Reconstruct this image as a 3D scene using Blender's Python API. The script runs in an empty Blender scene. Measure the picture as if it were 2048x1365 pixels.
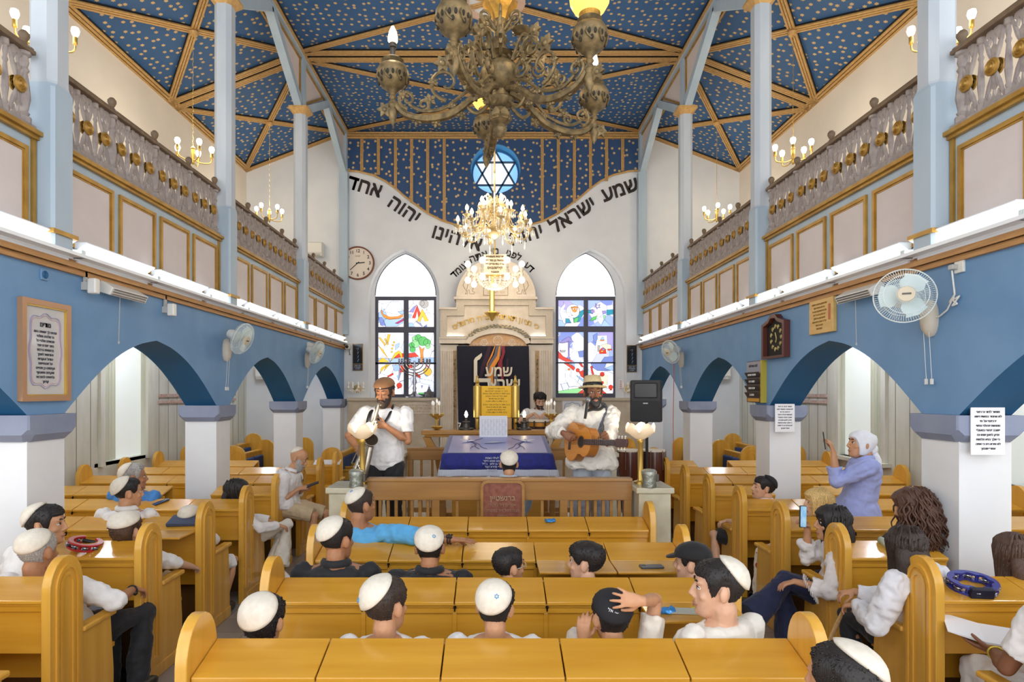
import bpy, bmesh, math, random
from mathutils import Vector, Matrix, noise
from mathutils.geometry import tessellate_polygon
PI = math.pi
random.seed(7)
scn = bpy.context.scene
COL = scn.collection

# ------------------------------------------------------------------ camera, sky, exposure
CAMZ, F, CX, CY = 2.05, 1200.0, 986.0, 783.0
cam_d = bpy.data.cameras.new('camera')
cam = bpy.data.objects.new('camera', cam_d)
COL.objects.link(cam)
cam.location = (0, 0, CAMZ)
cam.rotation_euler = (PI / 2, 0, 0)
cam_d.sensor_width = 36.0
cam_d.lens = 36.0 * F / 2048.0
cam_d.shift_x = (1024 - CX) / 2048.0
cam_d.shift_y = (CY - 682.5) / 2048.0
cam_d.clip_start = 0.05
scn.camera = cam

world = bpy.data.worlds.new('sky')
scn.world = world
world.use_nodes = True
wb = world.node_tree.nodes['Background']
wb.inputs[0].default_value = (0.95, 0.97, 1.0, 1)
wb.inputs[1].default_value = 2.1
scn.view_settings.view_transform = 'Standard'
scn.view_settings.look = 'None'
scn.view_settings.exposure = 0.42
scn.view_settings.gamma = 1.0
scn.view_settings.use_curve_mapping = False
cy = scn.cycles
cy.max_bounces = 7
cy.diffuse_bounces = 4
cy.glossy_bounces = 3
cy.transmission_bounces = 4
cy.transparent_max_bounces = 8
cy.caustics_reflective = False
cy.caustics_refractive = False
cy.sample_clamp_indirect = 4.0

def P(px, py, Y):
    """A point seen at pixel (px, py) of the photograph, Y metres from the lens plane."""
    return Vector(((px - CX) / F * Y, Y, CAMZ + (CY - py) / F * Y))

# ------------------------------------------------------------------ materials
def lin(h):
    if isinstance(h, str):
        h = h.lstrip('#')
        v = [int(h[i:i + 2], 16) / 255 for i in (0, 2, 4)]
    else:
        v = [c / 255 for c in h]
    return tuple(c / 12.92 if c <= .04045 else ((c + .055) / 1.055) ** 2.4 for c in v) + (1,)

MATS = {}
def mat(name, col, rough=.5, metal=0, col2=None, scale=6.0, stretch=None, bump=0, emit=0, coat=0, detail=4, spec=.5, bscale=None, ecol=None, trans=0, alpha=1, sheen=0):
    if name in MATS:
        return MATS[name]
    m = bpy.data.materials.new(name)
    m.use_nodes = True
    nt = m.node_tree
    b = nt.nodes['Principled BSDF']
    b.inputs['Base Color'].default_value = lin(col)
    b.inputs['Roughness'].default_value = rough
    b.inputs['Metallic'].default_value = metal
    b.inputs['Specular IOR Level'].default_value = spec
    b.inputs['Coat Weight'].default_value = coat
    b.inputs['Coat Roughness'].default_value = .12
    b.inputs['Sheen Weight'].default_value = sheen
    b.inputs['Transmission Weight'].default_value = trans
    b.inputs['Alpha'].default_value = alpha
    if emit:
        b.inputs['Emission Color'].default_value = lin(ecol or col)
        b.inputs['Emission Strength'].default_value = emit
    if col2 or bump:
        tc = nt.nodes.new('ShaderNodeTexCoord')
        mp = nt.nodes.new('ShaderNodeMapping')
        mp.inputs['Scale'].default_value = stretch or (1, 1, 1)
        nt.links.new(tc.outputs['Object'], mp.inputs['Vector'])
        n = nt.nodes.new('ShaderNodeTexNoise')
        n.inputs['Scale'].default_value = scale
        n.inputs['Detail'].default_value = detail
        nt.links.new(mp.outputs[0], n.inputs['Vector'])
        if col2:
            r = nt.nodes.new('ShaderNodeValToRGB')
            r.color_ramp.elements[0].position = .35
            r.color_ramp.elements[1].position = .65
            r.color_ramp.elements[0].color = lin(col)
            r.color_ramp.elements[1].color = lin(col2)
            nt.links.new(n.outputs['Fac'], r.inputs[0])
            nt.links.new(r.outputs[0], b.inputs['Base Color'])
        if bump:
            n2 = n
            if bscale:
                n2 = nt.nodes.new('ShaderNodeTexNoise')
                n2.inputs['Scale'].default_value = bscale
                nt.links.new(mp.outputs[0], n2.inputs['Vector'])
            bp = nt.nodes.new('ShaderNodeBump')
            bp.inputs['Strength'].default_value = bump
            bp.inputs['Distance'].default_value = .01
            nt.links.new(n2.outputs['Fac'], bp.inputs['Height'])
            nt.links.new(bp.outputs[0], b.inputs['Normal'])
    MATS[name] = m
    return m

def star_mat(name, axes, base='#33608f', dark='#2b5585', star='#d2b078', pitch=.128, rnd=.65, size=.178):
    """Dark blue paint with scattered six-pointed gold stars; axes picks the two object axes of the plane."""
    m = bpy.data.materials.new(name)
    m.use_nodes = True
    nt = m.node_tree
    N, L = nt.nodes.new, nt.links.new
    b = nt.nodes['Principled BSDF']
    b.inputs['Roughness'].default_value = .6
    tc = N('ShaderNodeTexCoord')
    sp = N('ShaderNodeSeparateXYZ')
    L(tc.outputs['Object'], sp.inputs[0])
    cb = N('ShaderNodeCombineXYZ')
    L(sp.outputs[axes[0]], cb.inputs[0])
    L(sp.outputs[axes[1]], cb.inputs[1])
    sc = N('ShaderNodeVectorMath'); sc.operation = 'SCALE'
    sc.inputs['Scale'].default_value = 1 / pitch
    L(cb.outputs[0], sc.inputs[0])
    v = N('ShaderNodeTexVoronoi')
    v.voronoi_dimensions = '2D'
    v.inputs['Scale'].default_value = 1
    v.inputs['Randomness'].default_value = rnd
    L(sc.outputs[0], v.inputs['Vector'])
    d = N('ShaderNodeVectorMath'); d.operation = 'SUBTRACT'
    L(sc.outputs[0], d.inputs[0]); L(v.outputs['Position'], d.inputs[1])
    s2 = N('ShaderNodeSeparateXYZ'); L(d.outputs[0], s2.inputs[0])
    at = N('ShaderNodeMath'); at.operation = 'ARCTAN2'
    L(s2.outputs[1], at.inputs[0]); L(s2.outputs[0], at.inputs[1])
    m6 = N('ShaderNodeMath'); m6.operation = 'MULTIPLY'; m6.inputs[1].default_value = 6
    L(at.outputs[0], m6.inputs[0])
    cs = N('ShaderNodeMath'); cs.operation = 'COSINE'; L(m6.outputs[0], cs.inputs[0])
    mr = N('ShaderNodeMath'); mr.operation = 'MULTIPLY_ADD'
    mr.inputs[1].default_value = size * .24; mr.inputs[2].default_value = size
    L(cs.outputs[0], mr.inputs[0])
    ln = N('ShaderNodeVectorMath'); ln.operation = 'LENGTH'; L(d.outputs[0], ln.inputs[0])
    lt = N('ShaderNodeMath'); lt.operation = 'LESS_THAN'
    L(ln.outputs['Value'], lt.inputs[0]); L(mr.outputs[0], lt.inputs[1])
    ns = N('ShaderNodeTexNoise'); ns.inputs['Scale'].default_value = 2.5
    L(tc.outputs['Object'], ns.inputs['Vector'])
    mx0 = N('ShaderNodeMix'); mx0.data_type = 'RGBA'
    mx0.inputs['A'].default_value = lin(base); mx0.inputs['B'].default_value = lin(dark)
    L(ns.outputs['Fac'], mx0.inputs['Factor'])
    mx = N('ShaderNodeMix'); mx.data_type = 'RGBA'
    mx.inputs['B'].default_value = lin(star)
    L(mx0.outputs['Result'], mx.inputs['A'])
    L(lt.outputs[0], mx.inputs['Factor'])
    L(mx.outputs['Result'], b.inputs['Base Color'])
    return m

# ------------------------------------------------------------------ mesh builder
class MB:
    def __init__(s):
        s.v, s.f, s.mi = [], [], []
    def add(s, vs, fs, m=0, M=None):
        o = len(s.v)
        s.v += [tuple(M @ Vector(p)) for p in vs] if M else [tuple(p) for p in vs]
        s.f += [tuple(i + o for i in f) for f in fs]
        s.mi += [m] * len(fs)
        return s
    def box(s, x0, x1, y0, y1, z0, z1, m=0, M=None):
        vs = [(x, y, z) for z in (z0, z1) for y in (y0, y1) for x in (x0, x1)]
        return s.add(vs, [(0, 2, 3, 1), (4, 5, 7, 6), (0, 1, 5, 4), (1, 3, 7, 5), (3, 2, 6, 7), (2, 0, 4, 6)], m, M)
    def bar(s, a, b, w, h, up=(0, 0, 1), m=0):
        """box beam from a to b, w across, h along up"""
        a, b = Vector(a), Vector(b)
        d = (b - a).normalized()
        r = d.cross(Vector(up)).normalized() * w / 2
        u = r.cross(d).normalized() * h / 2
        vs = [p + i * r + j * u for p in (a, b) for j in (-1, 1) for i in (-1, 1)]
        return s.add(vs, [(0, 2, 3, 1), (4, 5, 7, 6), (0, 1, 5, 4), (1, 3, 7, 5), (3, 2, 6, 7), (2, 0, 4, 6)], m)
    def prism(s, pts, d0, d1, ax='y', m=0, M=None, sm=None):
        """polygon pts (2d) extruded between d0 and d1 along ax. ax x:(y,z) y:(x,z) z:(x,y)"""
        def t(p, d):
            return (d, p[0], p[1]) if ax == 'x' else (p[0], d, p[1]) if ax == 'y' else (p[0], p[1], d)
        n = len(pts)
        vs = [t(p, d0) for p in pts] + [t(p, d1) for p in pts]
        tri = tessellate_polygon([[Vector((p[0], p[1], 0)) for p in pts]])
        fs = [tuple(a) for a in tri] + [tuple(i + n for i in a[::-1]) for a in tri]
        fs += [(i, (i + 1) % n, n + (i + 1) % n, n + i) for i in range(n)]
        return s.add(vs, fs, m, M)
    def plate(s, outer, holes, d0, d1, ax='y', m=0, mh=None):
        """plate with holes; reveals of the holes get material mh"""
        def t(p, d):
            return (d, p[0], p[1]) if ax == 'x' else (p[0], d, p[1]) if ax == 'y' else (p[0], p[1], d)
        loops = [outer] + holes
        flat = [p for l in loops for p in l]
        n = len(flat)
        tri = tessellate_polygon([[Vector((p[0], p[1], 0)) for p in l] for l in loops])
        vs = [t(p, d0) for p in flat] + [t(p, d1) for p in flat]
        s.add(vs, [tuple(a) for a in tri] + [tuple(i + n for i in a[::-1]) for a in tri], m)
        for li, l in enumerate(loops):
            k = len(l)
            s.add([t(p, d0) for p in l] + [t(p, d1) for p in l],
                  [(i, (i + 1) % k, k + (i + 1) % k, k + i) for i in range(k)], m if li == 0 or mh is None else mh)
        return s
    def loft(s, rings, m=0, cap=True, closed=True, M=None):
        """rings: lists of points of equal length"""
        n = len(rings[0])
        vs = [p for r in rings for p in r]
        fs = []
        for k in range(len(rings) - 1):
            for i in range(n if closed else n - 1):
                j = (i + 1) % n
                fs.append((k * n + i, k * n + j, (k + 1) * n + j, (k + 1) * n + i))
        if cap:
            fs.append(tuple(range(n - 1, -1, -1)))
            fs.append(tuple(range((len(rings) - 1) * n, len(rings) * n)))
        return s.add(vs, fs, m, M)
    def lathe(s, prof, n=16, c=(0, 0, 0), m=0, M=None, lobes=0, amp=0, ring=False):
        """prof: (r, z) pairs about a vertical axis through c"""
        rings = []
        if ring: prof = list(prof) + [prof[0]]
        for r, z in prof:
            ring = []
            for i in range(n):
                a = 2 * PI * i / n
                rr = max(r, 1e-4) * (1 + amp * math.cos(lobes * a))
                ring.append((c[0] + rr * math.cos(a), c[1] + rr * math.sin(a), c[2] + z))
            rings.append(ring)
        return s.loft(rings, m, not ring, True, M)
    def tube(s, path, rad, n=8, m=0, M=None, flat=1.0):
        path = [Vector(p) for p in path]
        if not hasattr(rad, '__len__'):
            rad = [rad] * len(path)
        rings, prev = [], None
        for i, p in enumerate(path):
            t = (path[min(i + 1, len(path) - 1)] - path[max(i - 1, 0)])
            t = t.normalized() if t.length > 1e-9 else Vector((0, 0, 1))
            if prev is None:
                up = Vector((0, 0, 1)) if abs(t.z) < .9 else Vector((1, 0, 0))
                u = t.cross(up).normalized()
            else:
                u = (prev - t * prev.dot(t))
                u = u.normalized() if u.length > 1e-6 else t.orthogonal().normalized()
            prev = u
            w = t.cross(u)
            rings.append([p + rad[i] * (math.cos(2 * PI * k / n) * u + flat * math.sin(2 * PI * k / n) * w) for k in range(n)])
        return s.loft(rings, m, True, True, M)
    def ball(s, c, r, n=12, m=0, M=None):
        rx, ry, rz = r if hasattr(r, '__len__') else (r, r, r)
        rings = []
        k = max(5, n * 2 // 3)
        for j in range(k + 1):
            a = -PI / 2 + PI * j / k
            q = max(math.cos(a), .02)
            rings.append([(c[0] + rx * q * math.cos(2 * PI * i / n), c[1] + ry * q * math.sin(2 * PI * i / n), c[2] + rz * math.sin(a)) for i in range(n)])
        return s.loft(rings, m, True, True, M)
    def build(s, name, mats, parent=None, smooth=False, bevel=0, loc=None, seg=2):
        me = bpy.data.meshes.new(name)
        me.from_pydata(s.v, [], s.f)
        if not isinstance(mats, (list, tuple)):
            mats = [mats]
        for x in mats:
            me.materials.append(x)
        if len(mats) > 1:
            me.polygons.foreach_set('material_index', s.mi)
        bm = bmesh.new()
        bm.from_mesh(me)
        bmesh.ops.recalc_face_normals(bm, faces=bm.faces)
        bm.to_mesh(me)
        bm.free()
        if smooth:
            me.polygons.foreach_set('use_smooth', [True] * len(me.polygons))
            if smooth != 'all':
                try:
                    me.set_sharp_from_angle(angle=math.radians(40))
                except Exception:
                    pass
        o = bpy.data.objects.new(name, me)
        COL.objects.link(o)
        if parent:
            o.parent = parent
        if loc:
            o.location = loc
        if bevel:
            md = o.modifiers.new('bevel', 'BEVEL')
            md.width = bevel
            md.segments = seg
            md.limit_method = 'ANGLE'
        return o

def tag(o, label=None, cat=None, group=None, kind=None):
    if label: o['label'] = label
    if cat: o['category'] = cat
    if group: o['group'] = group
    if kind: o['kind'] = kind
    return o

def struct(o):
    o['kind'] = 'structure'
    return o

def empty(name, loc=(0, 0, 0), rz=0):
    o = bpy.data.objects.new(name, None)
    COL.objects.link(o)
    o.location = loc
    o.rotation_euler = (0, 0, rz)
    o.empty_display_size = .1
    return o

def copy_tree(o, parent=None):
    c = o.copy()
    COL.objects.link(c)
    if parent: c.parent = parent
    for ch in list(o.children):
        copy_tree(ch, c)
    return c

def ordinal(i):
    return ['first', 'second', 'third', 'fourth', 'fifth', 'sixth', 'seventh', 'eighth', 'ninth', 'tenth', 'eleventh', 'twelfth'][i]

def arc(cx, cy, r, a0, a1, n):
    return [(cx + r * math.cos(math.radians(a0 + (a1 - a0) * i / n)), cy + r * math.sin(math.radians(a0 + (a1 - a0) * i / n))) for i in range(n + 1)]

TEXTS = []
def text(name, s, size, M, m, parent=None, ext=.002, bold=0.0, rtl=True, spacing=1.0, line=1.0, merge=None):
    """Raised lettering lying in the local xy plane of M. Hebrew lines are stored in display order. Curves become meshes at the end."""
    c = bpy.data.curves.new(name, 'FONT')
    c.body = '\n'.join(l[::-1] for l in s.split('\n')) if rtl else s
    c.size = size
    c.align_x = 'CENTER'
    c.align_y = 'CENTER'
    c.extrude = ext
    c.offset = 0
    c.space_character = spacing
    c.space_line = line
    c.resolution_u = 3
    t = bpy.data.objects.new(name + '_text', c)
    COL.objects.link(t)
    o = bpy.data.objects.new(name, bpy.data.meshes.new(name)) if not any(x[2] == merge for x in TEXTS if merge) else None
    if o:
        COL.objects.link(o)
        if parent: o.parent = parent
        o.data.materials.append(m)
        if not merge: o.matrix_local = M
    TEXTS.append((t, o, merge, M.copy(), bold))
    return o
def fix_dalet(me, ext):
    """the letter dalet is two overlapping strokes in the font; its filled outline is rebuilt as two bars"""
    bm = bmesh.new(); bm.from_mesh(me)
    seen, new, dead = set(), [], []
    for v in bm.verts:
        if v in seen: continue
        st, isl = [v], []
        seen.add(v)
        while st:
            a = st.pop(); isl.append(a)
            for e in a.link_edges:
                b = e.other_vert(a)
                if b not in seen: seen.add(b); st.append(b)
        pts = {(round(a.co.x, 5), round(a.co.y, 5)) for a in isl}
        xs, ys = sorted({q[0] for q in pts}), sorted({q[1] for q in pts})
        if len(pts) == 8 and len(xs) == 4 and len(ys) == 4:
            dead += isl
            new += [(xs[1], xs[2], ys[0], ys[1]), (xs[0], xs[3], ys[1], ys[3])]
    bmesh.ops.delete(bm, geom=dead, context='VERTS')
    bm.to_mesh(me); bm.free()
    if new:
        mb = MB()
        for x0, x1, y0, y1 in new: mb.box(x0, x1, y0, y1, -ext, ext)
        m2 = bpy.data.meshes.new('d'); m2.from_pydata(mb.v, [], mb.f)
        bm = bmesh.new(); bm.from_mesh(me); bm.from_mesh(m2); bm.to_mesh(me); bm.free()
def finish_texts():
    dg = bpy.context.evaluated_depsgraph_get()
    heads = {}
    for t, o, merge, M, bold in TEXTS:
        me = bpy.data.meshes.new_from_object(t.evaluated_get(dg))
        fix_dalet(me, t.data.extrude)
        if bold:      # thicken the strokes, more across than along
            b0 = bmesh.new()
            for k, (dx, dy) in enumerate(((0, 0), (.5, 1), (-.5, 1), (.5, -1), (-.5, -1), (.5, 0), (-.5, 0))):
                m2 = me.copy(); m2.transform(Matrix.Translation((dx * bold, dy * bold, k * .0002))); b0.from_mesh(m2); bpy.data.meshes.remove(m2)
            b0.to_mesh(me); b0.free()
        if merge: me.transform(M)
        if o: heads[merge or o.name] = o
        o = heads[merge] if merge else o
        bm = bmesh.new()
        bm.from_mesh(o.data); bm.from_mesh(me)
        for f in bm.faces: f.material_index = 0
        bm.to_mesh(o.data); bm.free()
    for t, o, merge, M, bold in TEXTS:
        cu = t.data
        bpy.data.objects.remove(t)
        bpy.data.curves.remove(cu)

def facing(loc, rot=0, nx=None):
    """matrix whose local xy plane faces the viewer (normal -Y), turned by rot degrees; nx='L' / 'R' puts it on a wall seen from the nave"""
    base = Matrix(((1, 0, 0), (0, 0, -1), (0, 1, 0))).to_4x4()
    if nx == 'L':      # left wall, normal +X: text runs away from viewer
        base = Matrix(((0, 0, 1), (1, 0, 0), (0, 1, 0))).to_4x4()
    if nx == 'R':      # right wall, normal -X
        base = Matrix(((0, 0, -1), (-1, 0, 0), (0, 1, 0))).to_4x4()
    return Matrix.Translation(Vector(loc)) @ base @ Matrix.Rotation(math.radians(rot), 4, 'Z')
# ------------------------------------------------------------------ the building
A, B = 3.2, 5.3                 # arcade plane, outer wall plane
YB = 12.9                       # far wall
ZN, ZA = 7.62, 6.81             # nave ceiling, outer edge of aisle ceiling
ZC = 6.71                       # column cap
COLS = [1.5, 4.3, 7.12, 9.92]
ZG0, ZG1, ZR0, ZR1 = 3.0, 3.26, 3.86, 4.43   # gallery trim, parapet foot, railing foot, handrail

M_white = mat('white_plaster', '#e6e8ea', .75, col2='#dfe2e5', scale=2.2)
M_cream = mat('cream_plaster', '#ece2d4', .75, col2='#e6dccd', scale=1.7)
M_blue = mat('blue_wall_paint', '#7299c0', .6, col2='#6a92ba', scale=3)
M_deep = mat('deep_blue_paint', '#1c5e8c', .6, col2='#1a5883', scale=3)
M_grey = mat('grey_blue_paint', '#8b93a8', .6, col2='#808aa2', scale=5)
M_pale = mat('pale_blue_paint', '#b3c3cf', .55, col2='#a8bac8', scale=4, stretch=(1, 1, .3))
M_colw = mat('pale_grey_paint', '#c4cbd1', .55, col2='#b8c1c9', scale=4, stretch=(1, 1, .3))
M_panel = mat('pale_pink_panel', '#d9cfcb', .65, col2='#d3c8c4', scale=3)
M_gold = mat('gold_paint', '#b99042', .42, .35, col2='#a57c33', scale=9)
M_rib = mat('gilded_wood', '#cfa568', .5, .1, col2='#c09556', scale=8, stretch=(3, 3, 3))
M_black = mat('black_gap', '#1d1a18', .7)
M_railw = mat('weathered_grey_wood', '#a89d95', .7, col2='#938885', scale=14, bump=.3)
M_handrail = mat('dark_rail_wood', '#6d5a46', .55, col2='#80694f', scale=14)
M_pine = mat('trim_pine', '#c08f57', .5, col2='#aa7b48', scale=7, stretch=(6, .6, 6))
M_metalw = mat('white_enamel', '#eef2f5', .35)
M_stars_c = star_mat('starry_ceiling_paint', (0, 1))
M_stars_w = star_mat('starry_paint_shaded', (0, 2), base='#2f4f79', dark='#29476f', pitch=.15, rnd=.8, size=.165)  # same paint as the ceiling, with the wall's shade put into its colour
M_stone = mat('beige_stone', '#cdbfa9', .45, col2='#bfae95', scale=5, detail=8)
M_plank = mat('whitewashed_planks', '#dcd9cc', .7, col2='#cbc9b8', scale=5, stretch=(1, 1, .25), detail=7)
M_pinkedge = mat('worn_pink_batten', '#b99383', .7, col2='#cdb9aa', scale=20)

# floor: grey stone tiles
fm = mat('grey_floor_tiles', '#8b8580', .28, col2='#9b948c', scale=2.5)
nt = fm.node_tree
br = nt.nodes.new('ShaderNodeTexBrick')
br.offset = 0
br.inputs['Color1'].default_value = lin('#a39c95'); br.inputs['Color2'].default_value = lin('#8b857f')
br.inputs['Mortar'].default_value = lin('#5f5a55')
br.inputs['Scale'].default_value = 2.5; br.inputs['Mortar Size'].default_value = .008
br.inputs['Brick Width'].default_value = .75; br.inputs['Row Height'].default_value = .75
tcn = nt.nodes.new('ShaderNodeTexCoord')
nt.links.new(tcn.outputs['Object'], br.inputs['Vector'])
nt.links.new(br.outputs['Color'], nt.nodes['Principled BSDF'].inputs['Base Color'])
struct(MB().box(-B - .2, B + .2, -2.5, YB + .2, -.1, 0).build('floor', fm))

# ---- far wall with two pointed windows and the round star window
def lancet(xc, hw, z0, zs, zt, n=14):
    """pointed-arch outline: sill z0, springing zs, tip zt"""
    pts = [(xc - hw, z0), (xc + hw, z0), (xc + hw, zs)]
    h = zt - zs
    r = (hw * hw + h * h) / (2 * hw)
    a1 = math.atan2(h, r - hw)
    R = [(xc + hw - r + r * math.cos(a1 * i / n), zs + r * math.sin(a1 * i / n)) for i in range(1, n + 1)]
    L = [(2 * xc - x, z) for x, z in R[::-1]][1:]
    return pts + R + L + [(xc - hw, zs)]
def wx(px): return (px - CX) / F * YB
def wz(py): return CAMZ + (CY - py) / F * YB
ZSILL = wz(796)
WIN = [(wx(808), .76), (wx(1182), .76)]
RX, RZ, RR = wx(991), wz(339), .54
holes = [lancet(xc, hw, ZSILL, wz(596), wz(498)) for xc, hw in WIN]
holes.append([(RX + RR * math.cos(2 * PI * i / 40), RZ + RR * math.sin(2 * PI * i / 40)) for i in range(40)])
wb_ = MB().plate([(-B - .2, 0), (B + .2, 0), (B + .2, ZA), (A, ZN), (-A, ZN), (-B - .2, ZA)], holes, YB, YB + .45, 'y', 0, 0)
M_sky = mat('painted_blue_reveal', '#4fa3d6', .5)
far = struct(wb_.build('wall_back', [M_white]))
rv = MB()
ring = [[(RX + r * math.cos(2 * PI * i / 40), y, RZ + r * math.sin(2 * PI * i / 40)) for i in range(40)] for r, y in ((RR, YB - .012), (RR - .012, YB - .012), (RR - .012, YB + .3), (RR, YB + .3))]
rv.loft(ring, 0, False)
struct(rv.build('trim_8', M_sky))

# starry wooden panel above, ending in the curve
curve_px = [(693, 343), (715, 344), (748, 352), (772, 364), (793, 379), (810, 394), (827, 407), (843, 419), (858, 429), (885, 443), (919, 453), (950, 458)]
half = [(wx(x), wz(y)) for x, y in curve_px]
low = half + [(wx(987), wz(460))] + [(2 * wx(986) - x, z) for x, z in half[::-1]]
sp_ = MB().plate(low + [(low[-1][0], ZN), (low[0][0], ZN)], [[(RX + (RR - .005) * math.cos(2 * PI * i / 40), RZ + (RR - .005) * math.sin(2 * PI * i / 40)) for i in range(40)]], YB - .05, YB, 'y', 0)
struct(sp_.build('wall_star_panel', M_stars_w))
g = MB()
g.tube([(x, YB - .05, z) for x, z in low], .022, 6)
for px in (725, 758, 792, 824, 856, 889, 1084, 1116, 1148, 1180, 1212, 1244, 985):
    x = wx(px)
    zl = min(low, key=lambda q: abs(q[0] - x))[1]
    if px == 985:
        zl = RZ + RR
    for dx in (-.022, 0, .022):
        g.box(x + dx - .009, x + dx + .009, YB - .075, YB - .045, zl, ZN - .1)
for dz in (.05, .1, .15):
    g.box(-A, A, YB - .1, YB - .045, ZN - dz - .018, ZN - dz + .018)
struct(g.build('trim_star_panel', M_rib))

# ---- ceilings
struct(MB().box(-A, A, -1, YB, ZN, ZN + .06).build('ceiling', M_stars_c))
for s_, nm in ((-1, 'left'), (1, 'right')):
    vs = [(s_ * (A - .05), -1, ZN), (s_ * (B + .2), -1, ZA - .08), (s_ * (B + .2), YB, ZA - .08), (s_ * (A - .05), YB, ZN)]
    vs += [(x, y, z + .06) for x, y, z in vs]
    struct(MB().add(vs, [(0, 1, 2, 3), (7, 6, 5, 4), (0, 4, 5, 1), (1, 5, 6, 2), (2, 6, 7, 3), (3, 7, 4, 0)]).build('ceiling_aisle_' + nm, M_stars_c))

def rib(mb, a, b, w=.16, up=(0, 0, 1)):
    """a gilded strip of three mouldings with dark gaps between"""
    a, b = Vector(a), Vector(b)
    d = (b - a).normalized()
    r = d.cross(Vector(up)).normalized()
    for k in (-1, 0, 1):
        o = r * k * w / 3
        mb.bar(a + o, b + o, w / 3 * .72, .05, up, 0)
    mb.bar(a + Vector(up) * .01, b + Vector(up) * .01, w * 1.02, .03, up, 1)

def bay_edges(): return [0.2] + COLS[1:] + [YB]
E = [COLS[0]] + COLS[1:] + [YB]
cr = MB()
for y in COLS[1:]:
    for dy in (-.1, .1):
        rib(cr, (-A, y + dy, ZN - .02), (A, y + dy, ZN - .02), .13)
for y0, y1 in zip(E[:-1], E[1:]):
    ym = (y0 + y1) / 2
    for sx in (-1, 1):
        rib(cr, (sx * A, y0 + .1, ZN - .02), (0, ym, ZN - .02), .11)
        rib(cr, (sx * A, y1 - .1, ZN - .02), (0, ym, ZN - .02), .11)
for sx in (-1, 1):
    rib(cr, (sx * (A - .06), -1, ZN - .03), (sx * (A - .06), YB, ZN - .03), .16)
struct(cr.build('trim_nave_ceiling', [M_rib, M_black]))
def zs(x): return ZN + (ZA - ZN) * (abs(x) - A) / (B - A) - .03
for s_, nm in ((-1, 'left'), (1, 'right')):
    c = MB()
    up = Vector((s_ * (ZN - ZA), 0, B - A)).normalized()
    Q = lambda x, y: (s_ * x, y, zs(x))
    for y in COLS[1:]:
        for dy in (-.09, .09):
            rib(c, Q(A, y + dy), Q(B, y + dy), .13, up)
    for y0, y1 in zip(E[:-1], E[1:]):
        y0, y1 = y0 + .08, y1 - .08
        rib(c, Q(A, y0), Q(B, y1), .12, up)
        rib(c, Q(A, y1), Q(B, y0), .12, up)
        ym = (y0 + y1) / 2
        c.lathe([(.001, -.1), (.05, -.08), (.07, -.04), (.05, -.01), (.02, .03)], 12, Q((A + B) / 2, ym), 0)
    rib(c, Q(B - .05, -1), Q(B - .05, YB), .15, up)
    rib(c, Q(A, YB - .06), Q(B, YB - .06), .12, up)
    rib(c, Q(A + .1, -1), Q(A + .1, YB), .13, up)
    struct(c.build('trim_aisle_ceiling_' + nm, [M_rib, M_black]))

# white ring with a plain disc at the middle of the third bay
md = MB()
cyy = (COLS[2] + COLS[3]) / 2
md.lathe([(.001, 0), (.34, 0), (.34, -.03), (.001, -.03)], 36, (0, cyy, ZN), 0)
md.lathe([(.34, 0), (.46, 0), (.46, -.05), (.4, -.07), (.34, -.05)], 36, (0, cyy, ZN), 1, ring=True)
struct(md.build('trim_ceiling_roundel', [M_white, mat('pink_ring', '#cfae98', .5)], smooth=True))

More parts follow.
